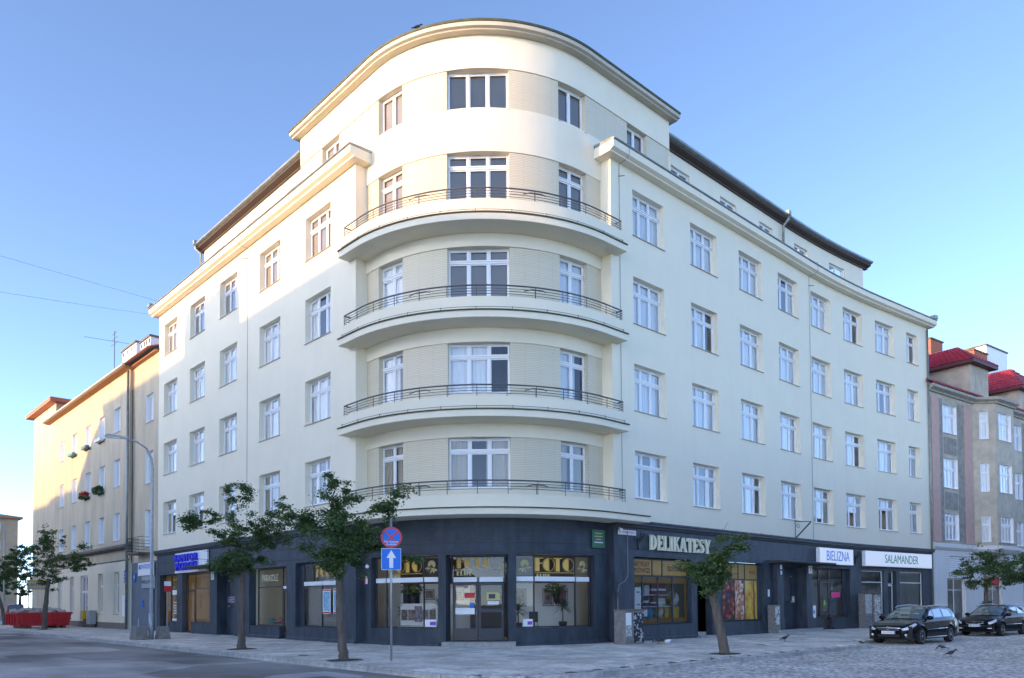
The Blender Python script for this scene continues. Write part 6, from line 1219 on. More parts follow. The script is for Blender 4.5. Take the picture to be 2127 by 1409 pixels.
for x in (-1.2, -.9, .9, 1.3): m = MB(); m.box(x-.12, x+.12, -1.6, 1.6, 0, .18); m.build('timber', mat('old_wood', (.22, .16, .09), .9)).parent = p
m = MB(); r_ = random.Random(2)
for i in range(60):
    c = Vector((r_.uniform(-1.4, 1.4), r_.uniform(-1.6, 1.6), 1.05+r_.uniform(-.05, .22))); s = r_.uniform(.12, .3); R_ = Matrix.Translation(c) @ Matrix.Rotation(r_.random()*6, 4, (r_.random(), r_.random(), 1)); m.box(-s, s, -s*.7, s*.7, -s*.5, s*.5, X=R_)
o = m.build('rubble', mat('pale_rubble', (.55, .50, .45), .95, var=.4, vscale=4)); o.parent = p; o['kind'] = 'stuff'
# second exchange sign far down the street
p = place('exchange_sign_board', 'blue and yellow sign board on two posts beyond the red skip', 'sign', (-.45, 60, 0), -.5); m = MB(); m.box(-.8, .8, -.08, .08, 3.05, 3.95); m.build('board', M_SIGNBLUE, bevel=.01).parent = p
for z in (3.06, 3.82): m = MB(); m.box(-.8, .8, -.09, -.081, z, z+.12); m.build('yellow_band', mat('yellow_paint', (.62, .40, .03), .5)).parent = p
o = link('lettering', text_mesh('KANTOR', .42, mat('royal_blue_letters', (.01, .05, .5), .5), .01, xs=.95), None, M=Matrix.Translation((0, -.10, 3.5)) @ UP); o.parent = p; m = MB(); m.box(-.74, .74, -.086, -.0815, 3.24, 3.78); m.build('field', M_PALEGOLD).parent = p
for x in (-.7, .7): m = MB(); m.tube([(x, 0, 0), (x, 0, 3.05)], .04, 8); m.build('post', M_DARKMETAL).parent = p
# litter
p = place('plastic_bag', 'crumpled white plastic bag on the pavement by the corner', 'litter', (8.15, -2.0, .01)); m = MB(); r_ = random.Random(4); n_ = 10
for i in range(6):
    for j in range(n_):
        f_ = lambda i, j: Vector((math.cos(2*PI*j/n_)*math.sin(PI*i/6)*.14*(1+.3*math.sin(j*2.7+i)), math.sin(2*PI*j/n_)*math.sin(PI*i/6)*.09, .07+.07*math.cos(PI*i/6)*(1+.2*math.sin(j*3.3)))); m.quad(f_(i, j), f_(i, j+1), f_(i+1, j+1), f_(i+1, j))
m.build('film', M_PAPER).parent = p; m = MB(); m.add([(.1, 0, .1), (.2, .03, .16), (.19, -.05, .12)], [(0, 1, 2)]); m.build('handle', M_PAPER).parent = p
p = place('bread_roll', 'orange bread roll lying on the pavement beside a bird', 'litter', (7.55, -2.15, 0)); m = MB(); m.lathe([(.02, 0), (.055, .01), (.065, .035), (.045, .06), (.01, .07)], n=12); m.build('crust', mat('bread_crust', (.60, .30, .06), .7), smooth=True).parent = p; m = MB(); m.box(-.04, .04, -.006, .006, .064, .072); m.build('score', M_PALEGOLD).parent = p
for i, (x, y, lb) in enumerate(((9.6, -5.1, 'small round iron cover in the pavement near the leaning tree'), (-4.9, 2.4, 'iron cover in the pavement between the two left trees'))):
    p = place('iron_cover', lb, 'cover', (x, y, .004), 0, 'iron covers in the pavement'); m = MB(); m.lathe([(.17, 0), (.17, .006)], n=18); m.build('lid', mat('rusty_iron', (.10, .06, .04), .8, var=.4, vscale=12)).parent = p; m = MB(); m.box(-.08, .08, -.012, .012, .006, .012); m.build('grip', M_DARKMETAL).parent = p

# ------------------------------------------------------------------ trees
M_BARK = mat('bark', (.17, .14, .115), .95, var=.5, vscale=9, bump=1.2, bscale=26, stretch=(1, 1, .25), col2=(.085, .068, .055))
def leafmat(name, a, b):
    m = mat(name, a, .55, var=.6, vscale=2.2, col2=b); n, l, bs = nodes_of(m); src = bs.inputs['Base Color'].links[0].from_socket
    tr = n.new('ShaderNodeBsdfTranslucent'); mx = n.new('ShaderNodeMixShader'); mx.inputs[0].default_value = .25; l.new(src, tr.inputs[0]); o = n['Material Output']; l.new(bs.outputs[0], mx.inputs[1]); l.new(tr.outputs[0], mx.inputs[2]); l.new(mx.outputs[0], o.inputs[0]); return m
M_FOL = leafmat('dark_foliage', (.115, .185, .055), (.055, .10, .035)); M_FOL2 = leafmat('fresh_foliage', (.16, .24, .045), (.09, .15, .04))
rgt = Vector((r0.x, r0.y, 0)).normalized(); dpt = Vector((fw.x, fw.y, 0)).normalized()
def tree(name, label, loc, trunk, blobs, leaf=.085, per=70, seed=1, bare=(), group='small street trees', fol=None, soil=True):
    """trunk: (right, depth, z, radius) points; blobs: (right, depth, z, rx, ry, rz, twigs) — the crown grows twig by twig towards points spread in the blobs"""
    r_ = random.Random(seed); g_ = np.random.RandomState(seed); O = Vector(loc); t = thing(name, label, 'tree', loc, group)
    L2W = lambda x, y, z: O+rgt*x+dpt*y+Vector((0, 0, z)); tw = MB()
    tp = [L2W(x, y, z) for x, y, z, r in trunk]; rr = [r for *_, r in trunk]
    P, Rr = [], []
    for i in range(len(tp)-1):
        for k in range(5): f = k/5; P.append(tp[i].lerp(tp[i+1], f)+Vector((r_.uniform(-1, 1), r_.uniform(-1, 1), 0))*.018); Rr.append((rr[i]*(1-f)+rr[i+1]*f)*r_.uniform(.93, 1.07))
    P.append(tp[-1]); Rr.append(rr[-1]*.7); tw.tube(P, Rr, 10)
    if soil: pass
    nodes = [(p, r) for p, r in zip(P, Rr) if p.z > O.z+trunk[-2][2]*.88]
    tg = []
    for (x, y, z, rx, ry, rz, n_) in blobs:
        for _ in range(n_):
            while 1:
                a, b, c = r_.uniform(-1, 1), r_.uniform(-1, 1), r_.uniform(-1, 1); q = a*a+b*b+c*c
                if .12 < q < 1: break
            tg.append(L2W(x+a*rx, y+b*ry, z+c*rz))
    cc = sum(tg, Vector())/len(tg)
    for q in r_.sample(tg, len(tg)//5): tg.append(q+(q-cc).normalized()*r_.uniform(.15, .55)+Vector((0, 0, r_.uniform(-.05, .2))))
    top = tp[-1]; tg.sort(key=lambda q: (q-top).length); tips = []
    for q in tg:
        bi = min(range(len(nodes)), key=lambda i: (nodes[i][0]-q).length+ (0.25 if nodes[i][0].z > q.z+.1 else 0)); a, ra = nodes[bi]; L = (q-a).length
        if L < .05: continue
        mid = a.lerp(q, .5)+Vector((r_.uniform(-1, 1), r_.uniform(-1, 1), r_.uniform(-.2, 1)))*.13*L; r1 = min(ra*.75, .006+.018*L); pts = [a, a.lerp(mid, .6)+Vector((r_.uniform(-1, 1), r_.uniform(-1, 1), 0))*.03*L, mid, q]
        tw.tube(pts, [r1, r1*.8, r1*.6, max(.004, r1*.3)], 5, caps=False)
        nodes += [(mid, r1*.6), (q, max(.005, r1*.35))]; tips.append((a, mid, q))
    for (x0, y0, z0, x1, y1, z1) in bare:
        a, b = L2W(x0, y0, z0), L2W(x1, y1, z1); prev = a
        pts = [a]+[a.lerp(b, k/4)+Vector((r_.uniform(-1, 1), r_.uniform(-1, 1), r_.uniform(-1, 1)))*.05 for k in (1, 2, 3)]+[b]; tw.tube(pts, [.016, .013, .01, .007, .004], 5)
        for k in range(5): c = pts[1+k % 3]; tw.tube([c, c+(b-a).normalized()*.12+Vector((r_.uniform(-1, 1), r_.uniform(-1, 1), r_.uniform(-.5, 1)))*.2], [.005, .003], 4)
    tr = tw.build('trunk', M_BARK, t, smooth=True)
    C, D = [], []
    for a, mid, q in tips:
        n_ = int(per*r_.uniform(.4, 1.3)); s = r_.uniform(.06, .15)
        for _ in range(n_):
            f = r_.random()**.7; c = mid.lerp(q, f)+Vector((r_.gauss(0, s), r_.gauss(0, s), r_.gauss(0, s*.55))); C.append(c)
    C = np.array([tuple(c) for c in C]); n_ = len(C); d = g_.normal(size=(n_, 3)); d[:, 2] *= .55; d /= np.linalg.norm(d, axis=1)[:, None]; up = g_.normal(size=(n_, 3))*.6+np.array([0, 0, 1.0]); sd = np.cross(d, up); sd /= np.linalg.norm(sd, axis=1)[:, None]+1e-9; nm = np.cross(sd, d)
    ln = leaf*g_.uniform(.6, 1.25, (n_, 1)); wd = ln*.36; V = np.empty((n_, 4, 3)); V[:, 0] = C-d*ln*.5; V[:, 1] = C+sd*wd+nm*ln*.08; V[:, 2] = C+d*ln*.5-nm*ln*.12; V[:, 3] = C-sd*wd+nm*ln*.08
    sel = g_.rand(n_) < .13
    for mask, mt_, nm_ in ((~sel, fol or M_FOL, 'crown'), (sel, M_FOL2, 'fresh_shoots')):
        vv = V[mask].reshape(-1, 3); k = len(vv)//4; me = bpy.data.meshes.new(nm_); me.vertices.add(len(vv)); me.vertices.foreach_set('co', vv.ravel()); me.loops.add(4*k); me.loops.foreach_set('vertex_index', np.arange(4*k)); me.polygons.add(k); me.polygons.foreach_set('loop_start', np.arange(0, 4*k, 4)); me.polygons.foreach_set('loop_total', np.full(k, 4)); me.update(calc_edges=True); me.validate(); me.materials.append(mt_); o = link(nm_, me, t); o['kind'] = 'stuff'
    if soil: m = MB(); m.add([(O.x+.55*math.cos(k*PI/5)*(1+.15*math.sin(k*2.3)), O.y+.45*math.sin(k*PI/5), .012) for k in range(10)]+[(O.x, O.y, .05)], [(k, (k+1) % 10, 10) for k in range(10)]); m.build('soil', mat('tree_pit_soil', (.085, .07, .05), .95, var=.5, vscale=9), t)
    return t
tree('street_tree', 'small bushy tree just left of the traffic sign', (-5.15, -.46, 0), [(0, 0, -.05, .15), (-.03, 0, .4, .125), (-.12, 0, 1.4, .115), (-.14, 0, 2.4, .10), (-.05, .05, 2.9, .085)],
     [(-.34, 0, 3.6, 1.15, 1.1, .8, 60), (-1.3, .1, 4.0, .5, .5, .3, 14), (1.1, .1, 4.3, .62, .5, .25, 15), (-.15, 0, 4.75, .6, .5, .5, 18), (.65, 0, 3.3, .65, .7, .5, 24), (-.3, 0, 2.85, .85, .9, .32, 26), (1.5, 0, 4.6, .15, .2, .1, 3), (1.65, 0, 2.9, .2, .2, .06, 3)], seed=11, per=105, bare=((.1, 0, 3, -1.0, 0, 4.6),))
tree('street_tree', 'sparse spreading tree in front of the exchange office', (-4.79, 7.2, 0), [(0, 0, -.05, .16), (0, 0, .4, .135), (0, 0, 1.6, .125), (.02, 0, 2.7, .105), (0, .05, 3.2, .09)],
     [(0, 0, 4.0, 1.15, 1.1, .9, 48), (-1.45, 0, 4.75, .6, .5, .25, 15), (1.2, 0, 4.2, .8, .7, .5, 24), (0, 0, 5.6, .55, .5, .5, 13), (0, 0, 3.15, 1.15, 1.0, .3, 26), (-1.9, 0, 4.4, .2, .3, .12, 4), (1.3, 0, 5.0, .35, .4, .3, 7), (-.6, 0, 2.95, .6, .6, .2, 6)], seed=5, per=105, bare=((0, 0, 3.3, -1.6, 0, 3.6), (0, 0, 3.2, -2.2, .1, 3.3)))
tree('street_tree', 'leaning tree with a small round crown in front of the delicatessen', (4.28, -6.91, 0), [(0, 0, -.05, .17), (-.05, 0, .3, .145), (-.2, 0, 1.1, .135), (-.38, 0, 1.95, .12), (-.36, 0, 2.5, .10)],
     [(-.46, 0, 2.45, .66, .55, .42, 50), (-.40, 0, 1.95, .35, .35, .28, 12), (-.02, 0, 2.92, .36, .35, .2, 12), (.42, 0, 3.25, .30, .2, .07, 6), (-1.05, 0, 2.6, .28, .3, .2, 7)], seed=23, per=85, bare=((-.3, 0, 2.9, .15, 0, 4.05), (-.5, 0, 2.8, -1.75, 0, 3.2), (-.5, 0, 2.7, -1.9, .1, 2.75), (.3, 0, 3.4, 1.2, 0, 3.7)), leaf=.085)
tree('street_tree', 'wide leafy tree beside the red skip', (-4.12, 39.78, 0), [(0, 0, -.05, .2), (0, 0, .4, .17), (.05, 0, 1.6, .15), (.15, 0, 2.8, .13), (.3, 0, 3.4, .1)],
     [(-.2, 0, 4.85, 2.3, 2.0, 1.2, 95), (-2.1, 0, 4.5, .9, 1, .7, 25), (2.2, 0, 4.4, .9, .8, .5, 22), (.4, 0, 6.2, 1.0, 1, .5, 20), (-.2, 0, 3.5, 1.7, 1.4, .4, 30), (2.6, 0, 5.6, .4, .4, .2, 5)], seed=31, per=58, leaf=.13)
tree('street_tree', 'leaning tree at the far left edge behind the skip', (-3.23, 58.0, 0), [(0, 0, -.05, .17), (-.15, 0, 1.0, .14), (-.5, 0, 2.3, .12), (-.8, 0, 3.2, .10)], [(-1.2, 0, 4.6, 1.5, 1.4, 1.1, 55), (.4, 0, 4.4, .9, .9, .5, 20)], seed=37, per=50, leaf=.17)
tree('street_tree', 'farther tree behind the red skip and the sign board', (1.6, 78, 0), [(0, 0, -.05, .2), (0, 0, 1.0, .16), (0, 0, 2.2, .14), (0, 0, 3.0, .1)], [(0, 0, 4.2, 2.6, 2.2, 1.6, 70)], seed=41, per=50, leaf=.22)
tree('street_tree', 'distant tree under the peach apartment block', (.6, 92, 0), [(0, 0, -.05, .2), (0, 0, 1.0, .16), (0, 0, 2.2, .14), (0, 0, 3.0, .1)], [(0, 0, 4.0, 3.2, 2.2, 1.8, 80)], seed=43, per=50, leaf=.26)
tree('street_tree', 'leafy tree behind the second parked car with a leaf-covered trunk', (32.8, -6.0, 0), [(0, 0, -.05, .15), (0, 0, .8, .12), (0, 0, 1.6, .11), (.05, 0, 2.3, .09)], [(0, 0, 3.2, 1.8, 1.4, .75, 75), (.9, 0, 3.6, .9, .9, .5, 22), (0, 0, 1.3, .22, .2, .5, 16), (-.1, 0, 4.0, .9, .7, .35, 16), (-.5, 0, 2.5, .7, .7, .3, 14)], seed=51, per=54, leaf=.11, bare=((0, 0, 3.5, -1.0, 0, 4.7), (.3, 0, 3.6, .9, 0, 4.9)))
tree('street_tree', 'dense tree at the right edge of the picture behind the parked cars', (39.6, -6.6, 0), [(0, 0, -.05, .22), (0, 0, .8, .19), (0, 0, 1.8, .17), (0, 0, 2.6, .13)], [(.2, 0, 3.6, 2.0, 1.6, 1.0, 95), (-1.3, 0, 3.0, .8, .7, .5, 20)], seed=57, per=56, leaf=.12)
# ------------------------------------------------------------------ cars
M_CARBLACK = mat('black_car_paint', (.005, .006, .008), .16, spec=.18); M_TYRE = mat('tyre_rubber', (.012, .012, .013), .8); M_ALU = mat('alloy_wheel', (.55, .57, .60), .3, metal=.8); M_CHROME = mat('chrome', (.72, .74, .76), .12, metal=1.0)
M_CARGLASS = mat('car_glass', (.05, .075, .08), .04, spec=.9, coat=.6); M_HEAD = mat('headlight_glass', (.62, .68, .74), .08, coat=.8); M_BLKPLASTIC = mat('black_plastic', (.01, .01, .011), .5); M_AMBER = mat('amber_lens', (.6, .2, .02), .3); M_REDLENS = mat('red_lens', (.35, .01, .01), .25); M_VANRED = mat('dark_red_paint', (.16, .008, .015), .25, coat=.8)
def interp(pts, x):
    if pts[0][0] > pts[-1][0]: pts = pts[::-1]
    if x <= pts[0][0]: return pts[0][1]
    for (a, p), (b, q) in zip(pts, pts[1:]):
        if x <= b: t = (x-a)/(b-a); t = t*t*(3-2*t)*.5+t*.5; return p+(q-p)*t
    return pts[-1][1]
def car(label, loc, rz, spec, paint, plate_txt):
    """x forward, y left; body lofted from cross-sections with real wheel arches, then glass, lamps, trim as parts"""
    p = place('parked_car', label, 'car', loc, rz, 'parked cars'); L2 = spec['L']/2; wr = spec['wr']; xf, xr = spec['xf'], spec['xr']
    def zb(x):
        b = interp(spec['bot'], x)
        for xw in (xf, xr):
            q = (wr+.06)**2-(x-xw)**2
            if q > 0: b = max(b, wr+math.sqrt(q))
        return b
    def S(x, t):      # t 0..1 up the half section
        w = interp(spec['w'], x); zt = interp(spec['top'], x); b = min(zb(x), zt-.08); sh = [(w*.955, b), (w*.99, b+(.50-b)*.5 if b < .48 else b+.02), (w, max(.56, b+.04)), (w*.985, max(.74, b+.06) if zt > .82 else zt-.07), (w*.955, zt-.045), (w*.89, zt), (w*.45, zt+.022), (0, zt+.03)]
        k = t*(len(sh)-1); i = min(int(k), len(sh)-2); f = k-i; return (sh[i][0]*(1-f)+sh[i+1][0]*f, sh[i][1]*(1-f)+sh[i+1][1]*f)
    xs = sorted(set([round(-L2+i*spec['L']/96, 4) for i in range(97)]+[round(xw+s*(wr+.059), 4) for xw in (xf, xr) for s in (-1, 1)])); T = [i/14 for i in range(15)]; m = MB()
    def skin(m, xs, T, off=0.0, mi=0):
        for sg in (-1, 1):
            k = len(m.v)
            for x in xs:
                for t in T:
                    y, z = S(x, t); m.v.append((x, sg*(y+off*(1 if t < .72 else .2)), z+off*(.6 if t > .6 else 0)))
            n = len(T)
            for i in range(len(xs)-1):
                for j in range(n-1):
                    f = (k+i*n+j, k+(i+1)*n+j, k+(i+1)*n+j+1, k+i*n+j+1); m.f.append(f if sg < 0 else f[::-1]); m.m.append(mi); m.uv.append([(0, 0)]*4)
    skin(m, xs, T)
    for x, sgn in ((xs[0], -1), (xs[-1], 1)):
        ring = [(x, -S(x, t)[0], S(x, t)[1]) for t in T]+[(x, S(x, t)[0], S(x, t)[1]) for t in T[::-1]][1:]; m.add(ring, [tuple(range(len(ring)))[::sgn]])
    body = m.build('body', paint, smooth=True); body.parent = p
    m = MB(); m.box(-L2+.12, L2-.12, -spec['w'][3][1]+.10, spec['w'][3][1]-.10, .20, .72); m.build('underbody', M_BLKPLASTIC).parent = p
    # greenhouse
    G = spec['roof']; gb = spec['belt']; m = MB(); gx = [G[0][0]+(G[-1][0]-G[0][0])*i/50 for i in range(51)]
    def H(x):
        zr = interp(G, x); z0 = interp(spec['top'], x)-.01; f = max(0., min(1., (zr-z0)/(spec['H']-z0))); wb = interp(spec['w'], x)*.90; wt = wb+(spec['rw']-wb)*f; return z0, zr, wb, wt
    k = len(m.v)
    for x in gx:
        z0, zr, wb, wt = H(x); zr = max(zr, z0+.005); hh = zr-z0
        for y, z in ((-wb, z0), (-(wb*.12+wt*.88), z0+hh*.86), (-wt*.93, z0+hh*.965), (-wt*.6, zr), (0, zr+.012), (wt*.6, zr), (wt*.93, z0+hh*.965), (wb*.12+wt*.88, z0+hh*.86), (wb, z0)): m.v.append((x, y, z))
    for i in range(50):
        for j in range(8): m.f.append((k+i*9+j, k+i*9+j+1, k+(i+1)*9+j+1, k+(i+1)*9+j)); m.m.append(0); m.uv.append([(0, 0)]*4)
    roof = m.build('roof', paint, smooth=True); roof.parent = p
    def side_pt(x, f, sg, off=.008):
        z0, zr, wb, wt = H(x); hh = zr-z0; y = wb+(wb*.12+wt*.88-wb)*f/.86; return (x, sg*(y+off), z0+hh*f+.0)
    for poly in spec['side']:
        for sg in (-1, 1):
            m = MB(); q = [side_pt(x, f, sg) for x, f in poly]; m.add(q, [tuple(range(len(q)))[::-sg]]); m.build('side_window', M_CARGLASS).parent = roof
    def screen(xa, xb, name, marg):
        m = MB(); n = 8; rows = []
        for i in range(7):
            x = xa+(xb-xa)*i/6; z0, zr, wb, wt = H(x); rows.append([(x+.012*(1 if xa > 0 else -1), (j/n*2-1)*(wt*.88 if name == 'windscreen' else wt*.80), zr+.012*(1-(j/n*2-1)**2)+.026-.030*abs(j/n*2-1)**3) for j in range(n+1)])
        for a, b in zip(rows, rows[1:]):
            for j in range(n): m.quad(a[j], a[j+1], b[j+1], b[j])
        m.build(name, M_CARGLASS, smooth=True).parent = roof
    screen(*spec['ws'], 'windscreen', 0); screen(*spec['rs'], 'rear_window', 0)
    def patch(name, x0, x1, t0, t1, mt_, off=.012, sides=(-1, 1), shape=None, n=8):
        for sg in sides:
            m = MB(); R_ = []
            for i in range(n+1):
                x = x0+(x1-x0)*i/n; a, b = (t0, t1) if not shape else shape(i/n, t0, t1); R_.append([(x+(off if x > 0 else -off)*.6, sg*(S(x, a+(b-a)*j/4)[0]+off), S(x, a+(b-a)*j/4)[1]+off*.4) for j in range(5)])
            for a, b in zip(R_, R_[1:]):
                for j in range(4): f = (a[j], b[j], b[j+1], a[j+1]); m.quad(*(f if sg < 0 else f[::-1]))
            m.build(name, mt_, smooth=True).parent = p
    spec['detail'](p, patch, S, L2, H)
    # wheels
    for xw in (xf, xr):
        for sg in (-1, 1):
            yo = sg*(interp(spec['w'], xw)-.105); w = MB(); X = Matrix.Translation((xw, yo, wr)) @ Matrix.Rotation(PI/2, 4, 'X'); w.lathe([(wr*.70, -.10), (wr*.93, -.105), (wr, -.085), (wr, .085), (wr*.93, .105), (wr*.70, .10)], n=32, X=X); wh = w.build('wheel', M_TYRE, smooth=True); wh.parent = p
            w = MB(); w.lathe([(wr*.70, .0), (wr*.70, sg*-.108), (wr*.66, sg*-.108), (wr*.64, sg*-.06), (wr*.1, sg*-.055)], n=28, X=X); rim = w.build('rim', M_ALU, smooth=False); rim.parent = wh
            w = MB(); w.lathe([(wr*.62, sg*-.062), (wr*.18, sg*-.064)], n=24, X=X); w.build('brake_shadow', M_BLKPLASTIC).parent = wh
            w = MB(); ns = spec['spokes']
            for k in range(ns):
                a = 2*PI*k/ns; w.box(wr*.10, wr*.66, -.022, .022, -.10 if sg > 0 else .07, -.07 if sg > 0 else .10, X=X @ Matrix.Rotation(a, 4, 'Z'))
            w.lathe([(wr*.17, sg*-.06), (wr*.15, sg*-.112), (wr*.02, sg*-.114)], n=16, X=X); w.build('spokes', M_ALU).parent = wh
    # mirrors, handles, plate
    for sg in (-1, 1):
        x = spec['ws'][0]-.28; y = interp(spec['w'], x)*.93; z = interp(spec['top'], x)+.06; m = MB(); k = 10; X = Matrix.Translation((x, sg*(y+.10), z)) @ Matrix.Diagonal((.07, .13, .085, 1))
        m.lathe([(.05, -1), (.7, -.75), (1, -.2), (1, .3), (.75, .8), (.05, 1)], n=12, X=X); m.tube([(x+.03, sg*(y-.06), z-.05), (x, sg*(y+.05), z-.04)], .03, 6); m.build('wing_mirror', paint, smooth=True).parent = p
        for x in spec['handles']: m = MB(); yy = S(x, .45)[0]; m.box(x-.09, x+.09, sg*yy-.012, sg*yy+.012+(.02*sg if sg > 0 else 0), .80, .825) if False else m.tube([(x-.09, sg*(yy+.012), .815), (x-.04, sg*(yy+.032), .82), (x+.04, sg*(yy+.032), .82), (x+.09, sg*(yy+.012), .815)], .012, 6); m.build('door_handle', paint).parent = p
    x = L2+spec.get('px', .012); m = MB(); m.box(x-.01, x+.006, -.26, .26, spec['pz'], spec['pz']+.115); pl = m.build('number_plate', M_PAPER, bevel=.004); pl.parent = p; m = MB(); m.box(x+.0065, x+.008, .215, .257, spec['pz']+.004, spec['pz']+.111); m.build('blue_strip', M_SIGNBLUE).parent = pl
    o = link('lettering', text_mesh(plate_txt, .105, M_INK, 0, xs=.86), None, M=Matrix.Translation((x+.0075, -.02, spec['pz']+.057)) @ Matrix.Rotation(PI/2, 4, 'Z') @ UP); o.parent = pl
    return p
def bar_y(p, name, pts, r, mt_, n=8): m = MB(); m.tube(pts, r, n); o = m.build(name, mt_, smooth=True); o.parent = p; return o
def det_a(p, patch, S, L2, H):
    hs = lambda f, a, b: (a+(b-a)*(.52*(1-f)**1.5), b-(b-a)*.10*f)
    patch('headlight', L2-.56, L2-.008, .30, .655, M_HEAD, .012, shape=hs)
    patch('tail_light', -L2+.04, -L2+.36, .52, .70, M_REDLENS, .010); patch('indicator', -L2+.05, -L2+.3, .46, .52, M_AMBER, .010)
    m = MB(); m.box(L2-.01, L2+.012, -.44, .44, .585, .665); m.build('grille', M_BLKPLASTIC).parent = p
    bar_y(p, 'grille_bar', [(L2-.03, -.50, .635), (L2+.015, -.42, .645), (L2+.035, 0, .66), (L2+.015, .42, .645), (L2-.03, .50, .635)], .022, M_CHROME); bar_y(p, 'grille_trim', [(L2-.03, -.5, .64), (L2+.012, -.38, .575), (L2+.022, 0, .562), (L2+.012, .38, .575), (L2-.03, .5, .64)], .007, M_CHROME)
    X = Matrix.Translation((L2+.045, 0, .65)) @ Matrix.Rotation(PI/2, 4, 'Y'); m = MB(); n = 24
    for k in range(n): a, b = 2*PI*k/n, 2*PI*(k+1)/n; m.quad((L2+.062, .068*math.cos(a), .65+.068*math.sin(a)), (L2+.062, .068*math.cos(b), .65+.068*math.sin(b)), (L2+.062, .052*math.cos(b), .65+.052*math.sin(b)), (L2+.062, .052*math.cos(a), .65+.052*math.sin(a)))
    m.add([(L2+.064, -.11, .655), (L2+.064, .02, .664), (L2+.064, .0, .652), (L2+.064, .11, .645), (L2+.064, -.02, .636), (L2+.064, 0, .648)], [(0, 1, 2, 5), (2, 3, 4, 5)]); m.build('emblem', M_CHROME).parent = p
    m = MB(); m.lathe([(.05, -.03), (.05, .0)], n=16, X=X); m.build('emblem_backing', M_BLKPLASTIC).parent = p
    m = MB(); m.box(L2-.02, L2+.015, -.42, .42, .30, .40); m.build('lower_grille', M_BLKPLASTIC).parent = p
    for sg in (-1, 1):
        m = MB(); m.box(L2-.16, L2-.05, sg*.62-.14, sg*.62+.14, .33, .43); m.build('fog_recess', M_BLKPLASTIC).parent = p; m = MB(); m.lathe([(.045, 0), (.045, .03), (.02, .04)], n=14, X=Matrix.Translation((L2-.055, sg*.64, .385)) @ Matrix.Rotation(PI/2, 4, 'Y')); m.build('fog_lamp', M_HEAD, smooth=True).parent = p
        bar_y(p, 'fog_trim', [(L2-.03, sg*.48, .30), (L2-.09, sg*.75, .32)], .008, M_CHROME)
        bar_y(p, 'roof_rail', [(.30, sg*.60, 1.43), (.15, sg*.60, 1.49), (-1.0, sg*.585, 1.535), (-1.75, sg*.57, 1.50), (-1.9, sg*.57, 1.43)], .018, M_ALU)
        bar_y(p, 'side_trim', [(1.0, sg*(S(1.0, .28)[0]+.006), .58), (-1.05, sg*(S(-1.0, .28)[0]+.006), .60)], .010, M_CHROME); bar_y(p, 'sill_trim', [(.98, sg*(S(.95, .05)[0]+.004), .27), (-.98, sg*(S(-.95, .05)[0]+.004), .27)], .022, M_ALU)
    for sg in (0, .42): bar_y(p, 'wiper', [(1.02, sg-.45, .975), (.93, sg+.12, 1.01)], .009, M_BLKPLASTIC)
OPEL = dict(L=4.80, H=1.50, wr=.325, xf=1.44, xr=-1.38, rw=.62, spokes=7,
    w=[(-2.40, .70), (-2.28, .82), (-1.9, .885), (-1.0, .90), (1.0, .90), (1.6, .885), (2.0, .84), (2.22, .76), (2.34, .64), (2.40, .50)], bot=[(-2.4, .36), (-2.2, .27), (-1.0, .21), (1.0, .21), (2.1, .22), (2.4, .26)],
    top=[(-2.40, .84), (-2.25, 1.0), (-1.5, 1.02), (.6, .985), (1.05, .955), (1.6, .90), (2.0, .82), (2.25, .74), (2.36, .68), (2.40, .64)], roof=[(1.15, .955), (.7, 1.18), (.2, 1.40), (-.1, 1.47), (-.7, 1.50), (-1.5, 1.47), (-1.95, 1.41), (-2.12, 1.30), (-2.30, 1.0)], belt=.98,
    ws=(1.10, .18), rs=(-2.27, -2.02), side=[[(.72, .10), (.10, .10), (.10, .80), (.32, .80)], [(.03, .10), (-.78, .10), (-.82, .80), (.03, .80)], [(-.90, .10), (-1.80, .14), (-1.66, .72), (-.92, .80)]], handles=(-.55, .35), pz=.42, detail=det_a, px=.022)
